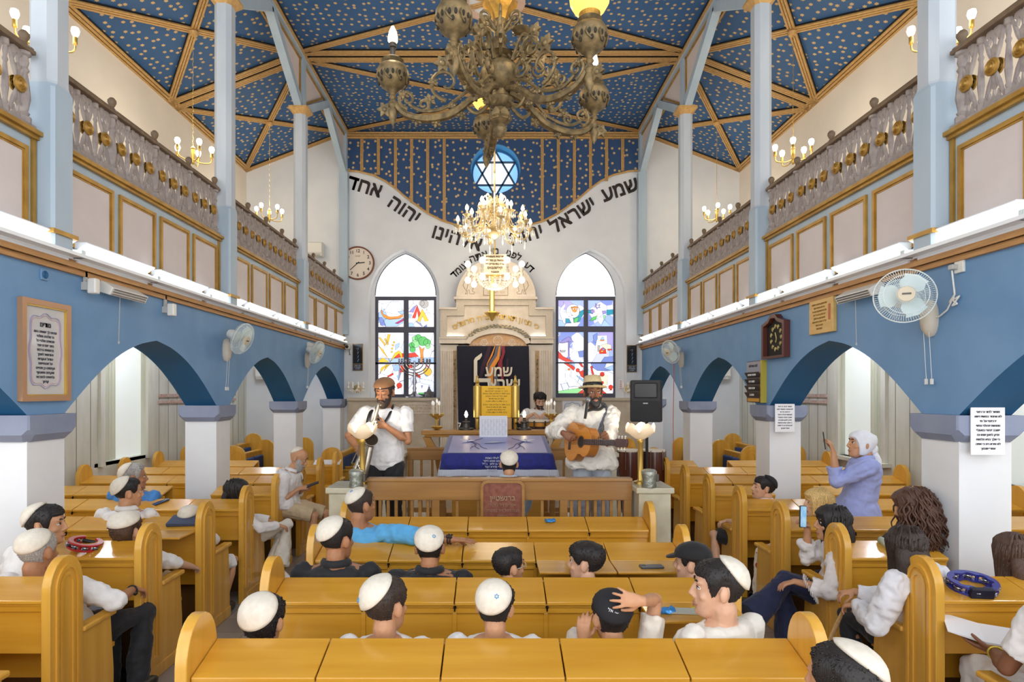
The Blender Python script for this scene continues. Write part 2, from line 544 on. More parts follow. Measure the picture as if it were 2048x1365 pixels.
# ---- outer walls: cream plaster upstairs, whitewashed planks downstairs
for s_, nm in ((-1, 'left'), (1, 'right')):
    X = s_ * B
    x0, x1 = sorted((X, X + s_ * .2))
    struct(MB().box(x0, x1, 3.2, YB, ZG1, ZA).build('wall_upper_' + nm, M_cream))
    w = MB()
    # plain planks, windows cut at two places
    wins = [(5.0, 6.35), (8.1, 9.2)]
    Z0, Z1 = 1.08, 2.75
    w.plate([(2.4, 0), (YB, 0), (YB, ZG1), (2.4, ZG1)], [[(a, Z0), (b, Z0), (b, Z1), (a, Z1)] for a, b in wins], X, X + s_ * .2, 'x', 0)
    y = 2.5
    k = 0
    while y < YB - .1:
        if not any(a - .05 < y < b + .05 for a, b in wins):
            w.box(min(X, X - s_ * .004), max(X, X - s_ * .004), y - .004, y + .004, 0, 2.9, 1)
        y += .27
    # battens of the framed panels towards the far end
    for y0, y1 in ((9.5, 10.7), (10.8, 12.2)):
        for zz in (1.88, 1.98, 2.45):
            w.box(min(X, X - s_ * .03), max(X, X - s_ * .03), y0, y1 + .1, zz - .025, zz + .025, 2)
        w.box(min(X, X - s_ * .03), max(X, X - s_ * .03), y1 - .02, y1 + .02, 1.98, 2.45, 2)
    struct(w.build('wall_' + nm, [M_plank, mat('plank_gap', '#8e8a7c', .8), M_pinkedge]))
    # far end of the aisle downstairs
    for wi, (a, b) in enumerate(wins):
        q = MB()
        for yy in (a, b):
            q.box(min(X, X - s_ * .04), max(X, X - s_ * .04), yy - .05, yy + .05, Z0 - .05, Z1 + .05, 0)
        q.box(min(X, X - s_ * .12), max(X, X + s_ * .1), a - .12, b + .12, Z0 - .05, Z0, 0)
        q.box(min(X, X - s_ * .04), max(X, X - s_ * .04), a, b, Z1, Z1 + .06, 0)
        q.box(min(X + s_ * .1, X + s_ * .13), max(X + s_ * .1, X + s_ * .13), a, b, Z0, Z1, 1)
        n = 16
        cw = []
        for i in range(n * 4 + 1):
            t = i / (n * 4)
            yy = a + (b - a) * .35 * t if True else 0
            cw.append((X + s_ * (.05 + .02 * math.sin(t * n * 2.2)), yy))
        pts = [(x_, y_) for x_, y_ in cw]
        q.loft([[(x_, y_, zz) for x_, y_ in pts] for zz in (Z0 + .01, Z1)], 2, False, False)
        st = struct(q.build('window_%s_%d' % (nm, wi + 3), [M_plank, mat('frosted_daylight', '#dfe4df', .4, emit=.3), mat('cream_curtain', '#dfe0cc', .8)]))

# ---- arcade walls, piers, gallery
def arch_pts(y0, y1, z0, rise, bul, n=16):
    """pointed arch from (y0,z0) to (y1,z0)"""
    ym, hs = (y0 + y1) / 2, (y1 - y0) / 2
    L = []
    for i in range(n + 1):
        t = i / n
        z = rise * t + bul * math.sin(PI * t) - .035 * max(0, t - .8) / .2 * rise * .6
        L.append((y0 + hs * t, z0 + z))
    R = [(2 * ym - y, z) for y, z in L[::-1]][1:]
    return L + R
PW = .36
ZCAP0, ZCAP1 = 1.70, 1.885
for s_, nm in ((-1, 'left'), (1, 'right')):
    inner, outer = s_ * A, s_ * (A + PW)
    bot = []
    edges = COLS + [YB]
    bot.append((-1.0, ZCAP1))
    bot += arch_pts(COLS[0] - 2.4, COLS[0] - PW / 2, ZCAP1, .66, .12)
    for y0, y1 in zip(edges[:-1], edges[1:]):
        bot += arch_pts(y0 + PW / 2, y1 - (PW / 2 if y1 < YB else .02), ZCAP1, .66, .12)
    outline = bot + [(YB, ZG0 + .02), (-1.0, ZG0 + .02)]
    w = MB()
    n = len(outline)
    tri = tessellate_polygon([[Vector((y, z, 0)) for y, z in outline]])
    for xx in (inner, outer):
        w.add([(xx, y, z) for y, z in outline], [tuple(t) for t in tri], 0)
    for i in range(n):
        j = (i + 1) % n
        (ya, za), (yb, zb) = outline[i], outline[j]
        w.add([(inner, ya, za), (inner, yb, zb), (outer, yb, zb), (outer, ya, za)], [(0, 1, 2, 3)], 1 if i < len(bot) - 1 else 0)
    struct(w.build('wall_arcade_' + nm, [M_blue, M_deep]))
    for k, y in enumerate(COLS + [YB - PW / 2 + .02]):
        p = MB()
        p.box(min(inner, outer), max(inner, outer), y - PW / 2, y + PW / 2, 0, ZCAP0 + .02, 0)
        e = .055
        x0, x1 = min(inner, outer), max(inner, outer)
        def sq(d): return [(x0 - d, y - PW / 2 - d), (x1 + d, y - PW / 2 - d), (x1 + d, y + PW / 2 + d), (x0 - d, y + PW / 2 + d)]
        def oct_(d, c): 
            a, b_, c_, d_ = x0 - d, x1 + d, y - PW / 2 - d, y + PW / 2 + d
            return [(a + c, c_), (b_ - c, c_), (b_, c_ + c), (b_, d_ - c), (b_ - c, d_), (a + c, d_), (a, d_ - c), (a, c_ + c)]
        rings = [[(q[0], q[1], z) for q in oct_(d, c)] for d, c, z in ((.012, .03, ZCAP0), (e, .05, ZCAP0 + .05), (e, .012, ZCAP0 + .085), (e, .01, ZCAP1))]
        p.loft(rings, 1)
        struct(p.build('pier', [M_white, M_grey]))
    # gallery floor and the mouldings along its edge
    struct(MB().box(min(s_ * (A + .02), s_ * B), max(s_ * (A + .02), s_ * B), -1, YB, ZG0 + .02, ZG1 - .05).build('floor_gallery_' + nm, M_plank))
    t = MB()
    xi = s_ * (A - .03)
    t.box(min(xi, inner), max(xi, inner), -1, YB, ZG0 - .06, ZG0 + .06, 0)
    t.box(min(s_ * (A - .06), inner), max(s_ * (A - .06), inner), -1, YB, ZG0 - .02, ZG0 + .02, 0)
    t.box(min(s_ * (A - .14), inner), max(s_ * (A - .14), inner), -1, YB, ZG0 + .05, ZG0 + .075, 1)
    struct(t.build('trim_gallery_edge_' + nm, [M_pine, M_metalw]))

# ---- gallery columns with caps, spandrel panels up to the nave ceiling
CW = .2
def octo(c, w, ch):
    h = w / 2
    return [(c[0] + a, c[1] + b) for a, b in ((-h + ch, -h), (h - ch, -h), (h, -h + ch), (h, h - ch), (h - ch, h), (-h + ch, h), (-h, h - ch), (-h, -h + ch))]
for s_, nm in ((-1, 'left'), (1, 'right')):
    xc = s_ * (A - .02)
    for y in COLS + [YB - .1]:
        c = MB()
        if y < YB - .2:
            def R(w, ch, z): return [(q[0], q[1], z) for q in octo((xc, y), w, ch)]
            c.loft([R(.214, .02, ZG1 - .2), R(.214, .02, ZR0 + .33), R(.205, .04, ZR0 + .36)], 0)
            c.loft([R(.205, .04, ZR0 + .36), R(CW, .045, ZR0 + .38), R(CW, .045, ZC - .1)], 3)
            c.loft([R(.2, .04, ZC - .11), R(.27, .03, ZC - .06), R(.32, .02, ZC - .03), R(.32, .02, ZC)], 1)
            c.box(xc - .125, xc + .125, y - .125, y + .125, ZG1 - .1, ZG1 - .07, 2)
        else:
            c.box(xc - .09, xc + .09, y - .06, y + .1, ZG1, ZC, 0)
        c.box(xc - .07, xc + .07, y - .07, y + .07, ZC - .01, ZN - .06, 0)
        struct(c.build('gallery_column', [M_pale, M_rib, M_gold, M_colw]))
    for y0, y1 in zip(E[:-1], E[1:]):
        ym = (y0 + y1) / 2
        p = MB()
        zt = ZN - .1
        for (ya, sg) in ((y0, 1), (y1, -1)):
            a, m_, top = (ya + sg * .07, ZC + .02), (ym, zt), (ya + sg * .07, zt)
            p.prism([a, m_, top], xc - .012, xc + .012, 'x', 0)
            p.bar((xc, a[0], a[1]), (xc, m_[0], m_[1] - .0), .13, .12, (1, 0, 0), 1)
            for sx in (-.02, .02):
                d = Vector((0, m_[0] - a[0], m_[1] - a[1])).normalized()
                nrm = Vector((0, -d.z * sg, d.y * sg)) * sg
                o = Vector((0, -d.z, d.y)) * (.085 if sg > 0 else -.085)
                p.bar(Vector((xc + sx, a[0], a[1])) + o, Vector((xc + sx, m_[0] - sg * .16, m_[1] - .06)) + o, .03, .03, (1, 0, 0), 2)
                p.bar((xc + sx, ya + sg * .11, ZC + .22), (xc + sx, ya + sg * .11, zt), .03, .03, (1, 0, 0), 2)
                p.bar((xc + sx, ya + sg * .07, zt - .02), (xc + sx, ym - sg * .1, zt - .02), .03, .03, (1, 0, 0), 2)
        p.box(xc - .08, xc + .08, y0, y1, ZN - .1, ZN - .03, 1)
        struct(p.build('trim_spandrel_' + nm, [M_panel, M_pale, M_gold]))
    # parapet: pale-blue boards with gold-edged panels
    for bi, (y0, y1) in enumerate(zip(E[:-1], E[1:])):
        p = MB()
        ya, yb = y0 + .13, y1 - (.13 if y1 < YB else .02)
        xa = s_ * A
        lo, hi = ZG1 - .2, ZR0 - .06
        p.box(min(xa, xa + s_ * .05), max(xa, xa + s_ * .05), ya, yb, lo, hi, 0)
        def fr(yy0, yy1, z0, z1, w, d0, d1, m):
            X0, X1 = sorted((xa - s_ * d0, xa - s_ * d1))
            p.box(X0, X1, yy0, yy1, z0, z0 + w, m); p.box(X0, X1, yy0, yy1, z1 - w, z1, m)
            p.box(X0, X1, yy0, yy0 + w, z0 + w, z1 - w, m); p.box(X0, X1, yy1 - w, yy1, z0 + w, z1 - w, m)
        npan = 4
        st_ = .085
        pw = (yb - ya - .12 - st_ * (npan - 1)) / npan
        for k in range(npan):
            q0 = ya + .06 + k * (pw + st_)
            fr(q0, q0 + pw, lo + .08, hi - .07, .03, -.005, .022, 1)
            fr(q0 + .03, q0 + pw - .03, lo + .11, hi - .1, .012, -.005, .012, 2)
            X0, X1 = sorted((xa, xa - s_ * .006))
            p.box(X0, X1, q0 + .03, q0 + pw - .03, lo + .1, hi - .1, 3)
        X0, X1 = sorted((xa - s_ * .035, xa + s_ * .06))
        p.box(X0, X1, ya - .02, yb + .02, hi, hi + .025, 1)
        X0, X1 = sorted((xa - s_ * .06, xa + s_ * .08))
        p.box(X0, X1, ya - .02, yb + .02, hi + .025, hi + .055, 1)
        for yy in (ya - .01, yb - .02):
            X0, X1 = sorted((xa - s_ * .02, xa))
            p.box(X0, X1, yy, yy + .03, lo, hi, 1)
        struct(p.build('gallery_parapet_wall_' + nm, [M_pale, M_gold, M_gold, M_panel]))
# ------------------------------------------------------------------ windows
M_frame = mat('dark_window_frame', '#4b4a57', .5)
def glass(name, col, e=.62):
    return mat('glass_' + name, col, .25, emit=e)
G = {k: glass(k, c, e) for k, (c, e) in dict(white=('#f6f7fa', .72), pale=('#dfe8f6', .68), sky=('#a9c8ee', .62), blue=('#7f93d8', .55), violet=('#9a8fd2', .55),
     yellow=('#f3c53c', .6), orange=('#f0913a', .6), red=('#e2432f', .55), magenta=('#c73f7a', .5), green=('#5fc465', .55), leaf=('#9be09a', .6), teal=('#2f9bb8', .5), grey=('#b9b6b4', .5), cream=('#fbefcd', .65), brown=('#b5652c', .5)).items()}
M_lead = mat('lead_came', '#4a4a5a', .5)
def leaded(name, cols, scale, seed):
    m = bpy.data.materials.new(name); m.use_nodes = True
    nt = m.node_tree; N, L = nt.nodes.new, nt.links.new
    b = nt.nodes['Principled BSDF']
    tc = N('ShaderNodeTexCoord'); mp = N('ShaderNodeMapping'); mp.inputs['Location'].default_value = (seed, seed, seed); mp.inputs['Scale'].default_value = (1, .001, 1)
    L(tc.outputs['Object'], mp.inputs[0])
    v = N('ShaderNodeTexVoronoi'); v.inputs['Scale'].default_value = scale
    e = N('ShaderNodeTexVoronoi'); e.feature = 'DISTANCE_TO_EDGE'; e.inputs['Scale'].default_value = scale
    L(mp.outputs[0], v.inputs['Vector']); L(mp.outputs[0], e.inputs['Vector'])
    sp = N('ShaderNodeSeparateColor'); L(v.outputs['Color'], sp.inputs[0])
    r = N('ShaderNodeValToRGB'); r.color_ramp.interpolation = 'CONSTANT'
    while len(r.color_ramp.elements) < len(cols): r.color_ramp.elements.new(.5)
    for i, c in enumerate(cols):
        r.color_ramp.elements[i].position = i / len(cols); r.color_ramp.elements[i].color = lin(c)
    L(sp.outputs[0], r.inputs[0])
    lt = N('ShaderNodeMath'); lt.operation = 'LESS_THAN'; lt.inputs[1].default_value = .012; L(e.outputs[0], lt.inputs[0])
    mx = N('ShaderNodeMix'); mx.data_type = 'RGBA'; mx.inputs['B'].default_value = lin('#9090a6')
    L(r.outputs[0], mx.inputs['A']); L(lt.outputs[0], mx.inputs['Factor'])
    L(mx.outputs['Result'], b.inputs['Base Color']); L(mx.outputs['Result'], b.inputs['Emission Color'])
    b.inputs['Emission Strength'].default_value = .68
    b.inputs['Roughness'].default_value = .25
    return m
LG_white = leaded('leaded_glass_white', ['#f8f9fc', '#f4f2f6', '#fbfbfd', '#e4ecf8', '#f7f7fb', '#dbe2f4'], 2.7, 1.3)
LG_blue = leaded('leaded_glass_blue', ['#c9d0f2', '#9fb4ea', '#f0f0fa', '#a9a0da', '#7d8fd6', '#dfe3f7'], 3.2, 4.2)

YG = YB + .30
def wp(px, py, Y=YG): 
    q = P(px, py, Y); return (q.x, q.z)
def make_window(n, xl, xr, peak, zoomx, cols_z, rows_z, panes, lg):
    """window frame seen between px xl..xr; pane drawings in the zoom frame of the photograph (4.406 px per px)"""
    xm = (wp(xl, 600)[0] + wp(xr, 600)[0]) / 2
    hw = (wp(xr, 600)[0] - wp(xl, 600)[0]) / 2
    z0, z1, zt = wp(xl, 796)[1], wp(xl, 594)[1], wp(peak[0], peak[1])[1]
    fm_ = MB()
    so = lancet(WIN[n - 1][0], .775, ZSILL - .02, wz(596), wz(498) + .02)
    fm_.plate(so, [lancet(xm, hw, z0 + .001, z1 + .02, zt)], YG - .05, YG + .05, 'y', 0)
    root = struct(fm_.build('window_%d' % n, [M_white]))
    def loc(zx, zy): 
        return wp(zoomx + zx / 4.406, 490 + zy / 4.406)
    fr = MB()
    px0, px1 = loc(cols_z[0][0], 0)[0], loc(cols_z[0][1], 0)[0]
    qx0, qx1 = loc(cols_z[1][0], 0)[0], loc(cols_z[1][1], 0)[0]
    zr = [(loc(0, b)[1], loc(0, a)[1]) for a, b in rows_z]
    x0, x1 = xm - hw, xm + hw
    y0, y1 = YG - .03, YG + .03
    fr.box(x0, px0, y0, y1, z0, z1); fr.box(qx1, x1, y0, y1, z0, z1); fr.box(px1, qx0, y0 - .01, y1, z0, z1)
    fr.box(x0, x1, y0 - .005, y1, zr[0][1], z1); fr.box(x0, x1, y0 - .005, y1, zr[1][1], zr[0][0]); fr.box(x0, x1, y0, y1, zr[2][1], zr[1][0]); fr.box(x0, x1, y0 - .005, y1, z0, zr[2][0])
    fr.tube([((x, YG - .052, z)) for x, z in lancet(xm, hw - .008, z1 - .02, z1 + .02, zt - .012)[2:]], .009, 6)
    fr.build('window_frame', M_frame, root)
    lan = lancet(xm, hw + .02, z1 - .01, z1 + .02, zt + .02)
    MB().prism(lan, YG + .02, YG + .03, 'y').build('arch_pane', G['white'], root)
    k = 0
    for r, (za, zb) in enumerate(zr):
        for c, (xa, xb) in enumerate(((px0, px1), (qx0, qx1))):
            p = MB().box(xa - .01, xb + .01, YG, YG + .012, za - .01, zb + .01).build('pane', LG_blue if panes[k][0] == 'b' else LG_white, root)
            d = MB(); used = []; lead = MB()
            def mi(nm):
                if nm not in used: used.append(nm)
                return used.index(nm)
            dz = .0
            for sh in panes[k][1]:
                dz += .0008
                nm, pts = sh[0], sh[1]
                if nm[0] == '~':      # a band of glass along a line
                    line = [loc(*q) for q in pts]
                    d.tube([(x, YG - .006 - dz, z) for x, z in line], sh[2] / 4.406 * .011, 6, mi(nm[1:]), flat=.15)
                    continue
                if len(pts) == 3 and not hasattr(pts[0], '__len__'):
                    cx_, cy_, rr = pts
                    pts = [(cx_ + rr * math.cos(2 * PI * i / 14), cy_ + rr * math.sin(2 * PI * i / 14)) for i in range(14)]
                q = [loc(*t) for t in pts]
                q = [(min(max(x, xa), xb), min(max(z, za), zb)) for x, z in q]
                d.prism(q, YG - .004 - dz, YG - .002, 'y', mi(nm))
                lead.tube([(x, YG - .005 - dz, z) for x, z in q + q[:1]], .0032, 4)
            if used:
                mo = d.build('motif', [G[u] for u in used], p)
                lead.build('leading', M_lead, p)
            k += 1
    return root
L1 = [('w', [('sky', [(120, 600), (170, 560), (200, 640), (150, 690), (120, 690)]), ('pale', [(160, 590), (230, 500), (300, 500), (330, 560), (300, 620)]), ('sky', [(165, 655), (340, 645), (335, 690), (280, 720), (180, 720)]), ('blue', [(120, 640), (150, 640), (185, 715), (140, 710)]),
      ('orange', [(140, 572), (152, 580), (160, 610), (215, 635), (290, 632), (335, 612), (335, 632), (300, 652), (215, 660), (165, 640), (145, 605)]), ('magenta', [(265, 692), (310, 668), (343, 648), (343, 668), (290, 697)]), ('sky', [(290, 590), (343, 580), (343, 610), (320, 612)])]),
      ('w', [('violet', [(390, 590), (430, 545), (455, 530), (425, 600)]), ('grey', (525, 522, 36)), ('grey', (500, 516, 24)), ('red', [(460, 533), (415, 647), (445, 647), (460, 585), (472, 647), (492, 610)]), ('white', [(540, 560), (560, 650), (590, 650)]), ('yellow', [(505, 565), (458, 676), (490, 676), (507, 625), (525, 676), (562, 672)]), ('sky', [(385, 615), (412, 615), (405, 648), (385, 648)]), ('sky', [(385, 690), (420, 690), (440, 722), (385, 722)]), ('blue', [(520, 722), (545, 700), (548, 722)])]),
      ('w', [('sky', [(270, 880), (305, 860), (300, 900), (265, 935)]), ('sky', [(118, 1000), (343, 1000), (343, 1038), (118, 1038)]), ('red', [(255, 1000), (300, 952), (343, 958), (343, 990)]), ('yellow', [(200, 790), (225, 790), (205, 870), (190, 860)]), ('yellow', [(120, 820), (135, 815), (185, 880), (180, 895)]), ('yellow', (180, 835, 9)), ('yellow', (190, 855, 9)), ('yellow', (198, 875, 9)), ('yellow', (256, 860, 9)), ('yellow', (248, 885, 9)), ('yellow', (240, 915, 9)), ('yellow', (237, 945, 9)),
      ('yellow', [(118, 885), (160, 925), (215, 1020), (225, 1034), (205, 1000), (150, 940)]), ('yellow', [(222, 1034), (262, 955), (300, 932), (328, 960), (328, 1010), (300, 958), (265, 990)]), ('yellow', [(120, 1022), (160, 996), (215, 1032), (130, 1037)])]),
      ('w', [('sky', [(385, 995), (608, 995), (608, 1038), (385, 1038)]), ('red', [(385, 958), (440, 950), (478, 985), (385, 995)]), ('orange', [(478, 895), (492, 905), (500, 920), (526, 902), (512, 950), (517, 1040), (492, 1040), (488, 960)]), ('leaf', (440, 830, 26)), ('green', (470, 820, 30)), ('leaf', (446, 872, 36)), ('green', (412, 885, 24)), ('green', (420, 922, 26)), ('green', (512, 850, 42)), ('green', (548, 862, 32)), ('leaf', (555, 895, 22))]),
      ('w', [('sky', [(240, 1060), (310, 1060), (300, 1110), (260, 1115)]), ('yellow', [(132, 1135), (142, 1085), (188, 1056), (225, 1056), (170, 1085)]), ('yellow', [(165, 1115), (185, 1070), (215, 1056), (190, 1090)]), ('red', [(195, 1158), (250, 1128), (252, 1145), (205, 1168)]), ('red', [(312, 1065), (343, 1060), (343, 1122), (310, 1125)]), ('red', (303, 1240, 24)), ('red', [(285, 1270), (290, 1250), (305, 1262), (295, 1270)]), ('sky', [(280, 1155), (300, 1145), (295, 1200)]), ('leaf', [(118, 1290), (250, 1300), (250, 1318), (118, 1318)])]),
      ('w', [('red', [(385, 1060), (418, 1056), (418, 1085), (385, 1085)]), ('red', [(440, 1120), (490, 1158), (488, 1178), (430, 1140)]), ('yellow', (552, 1120, 36)), ('sky', [(520, 1135), (560, 1160), (540, 1165)]), ('red', [(530, 1056), (545, 1056), (570, 1085), (560, 1085)]), ('blue', [(495, 1240), (512, 1240), (500, 1270)]), ('pale', [(480, 1180), (585, 1195), (580, 1240), (490, 1220)]), ('green', [(470, 1305), (608, 1300), (608, 1318), (470, 1318)])])]
R1 = [('b', [('sky', [(92, 660), (160, 680), (150, 720), (92, 720)]), ('teal', [(160, 640), (230, 620), (318, 570), (318, 610), (270, 690), (160, 685)]), ('white', (225, 585, 60)), ('white', [(150, 520), (115, 560), (105, 590), (120, 640), (140, 690), (160, 690), (150, 650), (190, 650), (210, 690), (232, 695), (225, 640), (200, 600), (130, 590), (150, 555), (140, 500)]), ('white', (240, 585, 42)), ('orange', [(205, 545), (225, 550), (240, 545), (270, 545), (262, 570), (255, 592), (235, 596), (222, 590), (212, 568)]), ('white', (228, 566, 7)), ('white', (250, 566, 7)), ('green', [(235, 650), (275, 640), (262, 680), (232, 690)]), ('white', [(160, 695), (290, 680), (260, 720), (150, 720)])]),
      ('b', [('teal', [(355, 575), (400, 570), (400, 610), (355, 600)]), ('teal', [(520, 575), (578, 570), (578, 612), (520, 620)]), ('violet', [(425, 515), (440, 535), (468, 520), (455, 545), (470, 555), (445, 555), (435, 572), (425, 550), (405, 552), (420, 540)]), ('white', (442, 543, 11)), ('violet', [(375, 580), (410, 570), (415, 595), (390, 605)]), ('violet', [(480, 585), (512, 580), (515, 605), (485, 610)]), ('~orange', [(440, 640), (436, 600), (440, 570)], 5), ('~orange', [(438, 625), (415, 585), (400, 580)], 5), ('~orange', [(440, 620), (470, 600), (490, 598)], 5), ('green', [(370, 672), (395, 640), (438, 625), (425, 660)]), ('white', [(440, 635), (495, 640), (490, 670), (470, 705), (445, 675)]), ('leaf', [(490, 620), (512, 625), (505, 660), (495, 650)]), ('sky', [(500, 660), (560, 720), (470, 720)])]),
      ('b', [('violet', [(103, 862), (150, 830), (188, 808), (235, 862), (190, 850), (140, 870)]), ('white', [(98, 870), (180, 860), (180, 960), (120, 960)]), ('grey', [(105, 930), (165, 930), (150, 948), (120, 948)]), ('violet', [(183, 850), (196, 850), (192, 985), (205, 1000), (165, 1000), (180, 985)]), ('red', [(95, 938), (140, 985), (235, 1030), (160, 1030), (95, 1000)]), ('blue', [(270, 940), (318, 930), (318, 990), (280, 990)]), ('~cream', [(200, 890), (215, 870), (232, 862), (236, 885), (212, 910), (250, 940), (245, 975), (215, 1000), (195, 985), (210, 965), (245, 970), (270, 1010), (305, 1018)], 11)]),
      ('b', [('white', [(440, 800), (525, 800), (530, 965), (410, 962)]), ('grey', [(443, 885), (462, 885), (455, 940), (440, 945)]), ('cream', [(470, 885), (525, 870), (560, 885), (560, 940), (500, 915)]), ('sky', [(468, 830), (482, 810), (497, 815), (500, 838), (466, 838)]), ('orange', [(462, 838), (500, 838), (500, 848), (462, 848)]), ('red', [(455, 940), (468, 915), (490, 905), (512, 920), (520, 960), (455, 960)]), ('yellow', [(470, 935), (490, 930), (490, 945), (470, 945)]), ('violet', [(480, 912), (505, 915), (500, 930), (482, 930)]), ('red', [(530, 918), (568, 918), (568, 930), (530, 930)]), ('blue', [(400, 800), (438, 775), (440, 830), (420, 870), (405, 850)]), ('blue', [(470, 1035), (500, 990), (580, 985), (580, 1035)])]),
      ('w', [('red', [(145, 1046), (200, 1046), (245, 1085), (230, 1110), (195, 1080)]), ('sky', [(180, 1046), (240, 1046), (240, 1075)]), ('red', (266, 1106, 17)), ('red', [(275, 1120), (318, 1105), (318, 1175), (300, 1165)]), ('white', [(160, 1100), (200, 1095), (195, 1160), (250, 1190), (260, 1240), (210, 1250), (160, 1200), (155, 1150)]), ('orange', [(178, 1092), (200, 1090), (200, 1106), (180, 1108)]), ('sky', [(255, 1150), (318, 1190), (318, 1210), (262, 1165)]), ('red', [(275, 1046), (300, 1046), (318, 1080), (300, 1078)]), ('leaf', [(95, 1290), (290, 1260), (300, 1310), (95, 1310)]), ('red', [(265, 1310), (310, 1275), (318, 1310)])]),
      ('w', [('blue', [(380, 1046), (520, 1046), (500, 1090), (560, 1110), (440, 1110), (400, 1085)]), ('sky', [(500, 1090), (585, 1060), (585, 1110)]), ('red', (388, 1080, 11)), ('red', [(380, 1095), (395, 1090), (412, 1150), (395, 1150)]), ('cream', [(440, 1150), (530, 1150), (525, 1240), (480, 1240)]), ('red', (481, 1142, 20)), ('red', (481, 1216, 14)), ('red', (556, 1255, 20)), ('red', [(545, 1285), (555, 1268), (572, 1280)]), ('red', [(480, 1280), (520, 1310), (480, 1310)])])]
make_window(1, 751, 873, (811, 508), 730, ((118, 343), (385, 608)), ((490, 725), (775, 1038), (1053, 1318)), L1, 0)
make_window(2, 1111, 1230, (1169, 507), 1095, ((94, 318), (355, 578)), ((490, 720), (770, 1035), (1046, 1310)), R1, 0)

# round window with the six-pointed star
rw = struct(MB().lathe([(RR + .02, 0), (RR + .02, .04), (RR - .05, .04), (RR - .05, 0)], 40, m=0, ring=True, M=Matrix.Translation((RX, YB + .3, RZ)) @ Matrix.Rotation(PI / 2, 4, 'X')).build('window_5', mat('blue_window_ring', '#2f6f9e', .5)))
st = MB(); yy = YB + .27
for a0 in (90, -90):
    q = [(RX + (RR - .04) * math.cos(math.radians(a0 + 120 * i)), RZ + (RR - .04) * math.sin(math.radians(a0 + 120 * i))) for i in range(4)]
    for i in range(3):
        st.bar((q[i][0], yy, q[i][1]), (q[i + 1][0], yy, q[i + 1][1]), .038, .035, (0, 1, 0))
st.build('star_bars', mat('star_lead', '#3f5f78', .5), rw)
MB().lathe([(.001, 0), (RR, 0), (RR, .01), (.001, .01)], 40, M=Matrix.Translation((RX, YB + .34, RZ)) @ Matrix.Rotation(PI / 2, 4, 'X')).build('sky_pane', mat('glass_round_blue', '#8ec4f0', .2, emit=.62), rw)
hx = [(RX + .30 * math.cos(math.radians(60 * i)), RZ + .30 * math.sin(math.radians(60 * i))) for i in range(6)]
w_ = MB(); 
hexr = (RR - .04) / math.sqrt(3)
w_.prism([(RX + hexr * math.cos(math.radians(60 * i)), RZ + hexr * math.sin(math.radians(60 * i))) for i in range(6)], YB + .30, YB + .31, 'y')
for i in range(6):
    a, b, c = math.radians(60 * i), math.radians(60 * i + 60), math.radians(60 * i + 30)
    w_.prism([(RX + hexr * math.cos(a), RZ + hexr * math.sin(a)), (RX + hexr * math.cos(b), RZ + hexr * math.sin(b)), (RX + (RR - .04) * math.cos(c), RZ + (RR - .04) * math.sin(c))], YB + .30, YB + .31, 'y')
w_.build('star_pane', G['white'], rw)

# ------------------------------------------------------------------ stone dado, ark
M_marble = mat('pale_marble', '#d9cdb9', .35, col2='#c9b9a0', scale=4, detail=9)
M_arkw = mat('ark_cream_stone', '#e0d4c3', .5, col2='#d5c6b1', scale=6)
M_rough = mat('rough_limestone', '#d3c8b6', .8, col2='#c5b8a4', scale=40, bump=.5)
M_arkorange = mat('orange_sandstone', '#d3a878', .6, col2='#c99a69', scale=20)
M_carve = mat('carved_brown_strip', '#b99c76', .6, col2='#a5875f', scale=15)
M_brass = mat('brass', '#dbb75f', .3, .75)
M_letter = mat('black_letters', '#2c2119', .6)
M_goldletter = mat('gold_letters', '#b8923c', .4, .4)
dd = MB()
for x0, x1 in ((-A + .1, wx(879)), (wx(1107), A - .1)):
    dd.box(x0, x1, YB - .1, YB - .001, 0, ZSILL - .06, 0)
    dd.box(x0, x1, YB - .16, YB - .001, ZSILL - .06, ZSILL, 0)
struct(dd.build('baseboard_back', M_stone))

YA = 12.45
def ap(px, py, Y=YA):
    q = P(px, py, Y); return (q.x, q.z)
ark = empty('torah_ark', (0, YA, 0))
tag(ark, 'tall cream stone ark with fluted pilasters and stepped pediment on the far wall', 'ark')
def aprism(mb, pts, d0, d1, m=0, Y=YA):
    return mb.prism([ap(x, y, Y) for x, y in pts], d0 - YA, d1 - YA, 'y', m)
def rect(x0, y0, x1, y1): return [(x0, y1), (x1, y1), (x1, y0), (x0, y0)]
b = MB()
fl = P(0, 0, 1)
zf = (CAMZ - 0.02) * F / YA + CY
aprism(b, rect(880, 690, 917, zf), YA, YB - .005); aprism(b, rect(1056, 690, 1106, zf), YA, YB - .005)
for x in [881.5 + 4.4 * i for i in range(6)] + [1079 + 4.6 * i for i in range(6)]:
    aprism(b, rect(x, 702, x + 2.6, zf), YA - .02, YA + .01)
aprism(b, rect(917, 690, 1056, 700), YA + .12, YB - .005)
b.build('pilasters', M_arkw, ark, bevel=.006)
for x0, x1 in ((905, 914), (1070, 1078)):
    b = MB()
    aprism(b, rect(x0, 702, x1, zf), YA - .012, YA + .02, 0)
    xm = (x0 + x1) / 2
    for k, (yc, h) in enumerate(((740, 18), (790, 12), (822, 14))):
        p0 = P(xm, yc, YA)
        for j in range(5):
            b.tube([(p0.x + .006 * math.sin(j * 2 + k), -.02, p0.z - h * .01 + j * h * .005), (p0.x + .025 * math.cos(j * 3 + k), -.03, p0.z - h * .008 + j * h * .005)], .008, 5, 1)
        b.ball((p0.x, -.02, p0.z + h * .007), (.022, .012, .03), 8, 1)
        b.tube([(p0.x, -.02, p0.z - h * .02), (p0.x, -.02, p0.z + h * .012)], .007, 5, 1)
    b.build('carved_strip', [M_carve, mat('dark_bronze', '#7a6a4c', .5, .5)], ark)
b = MB()
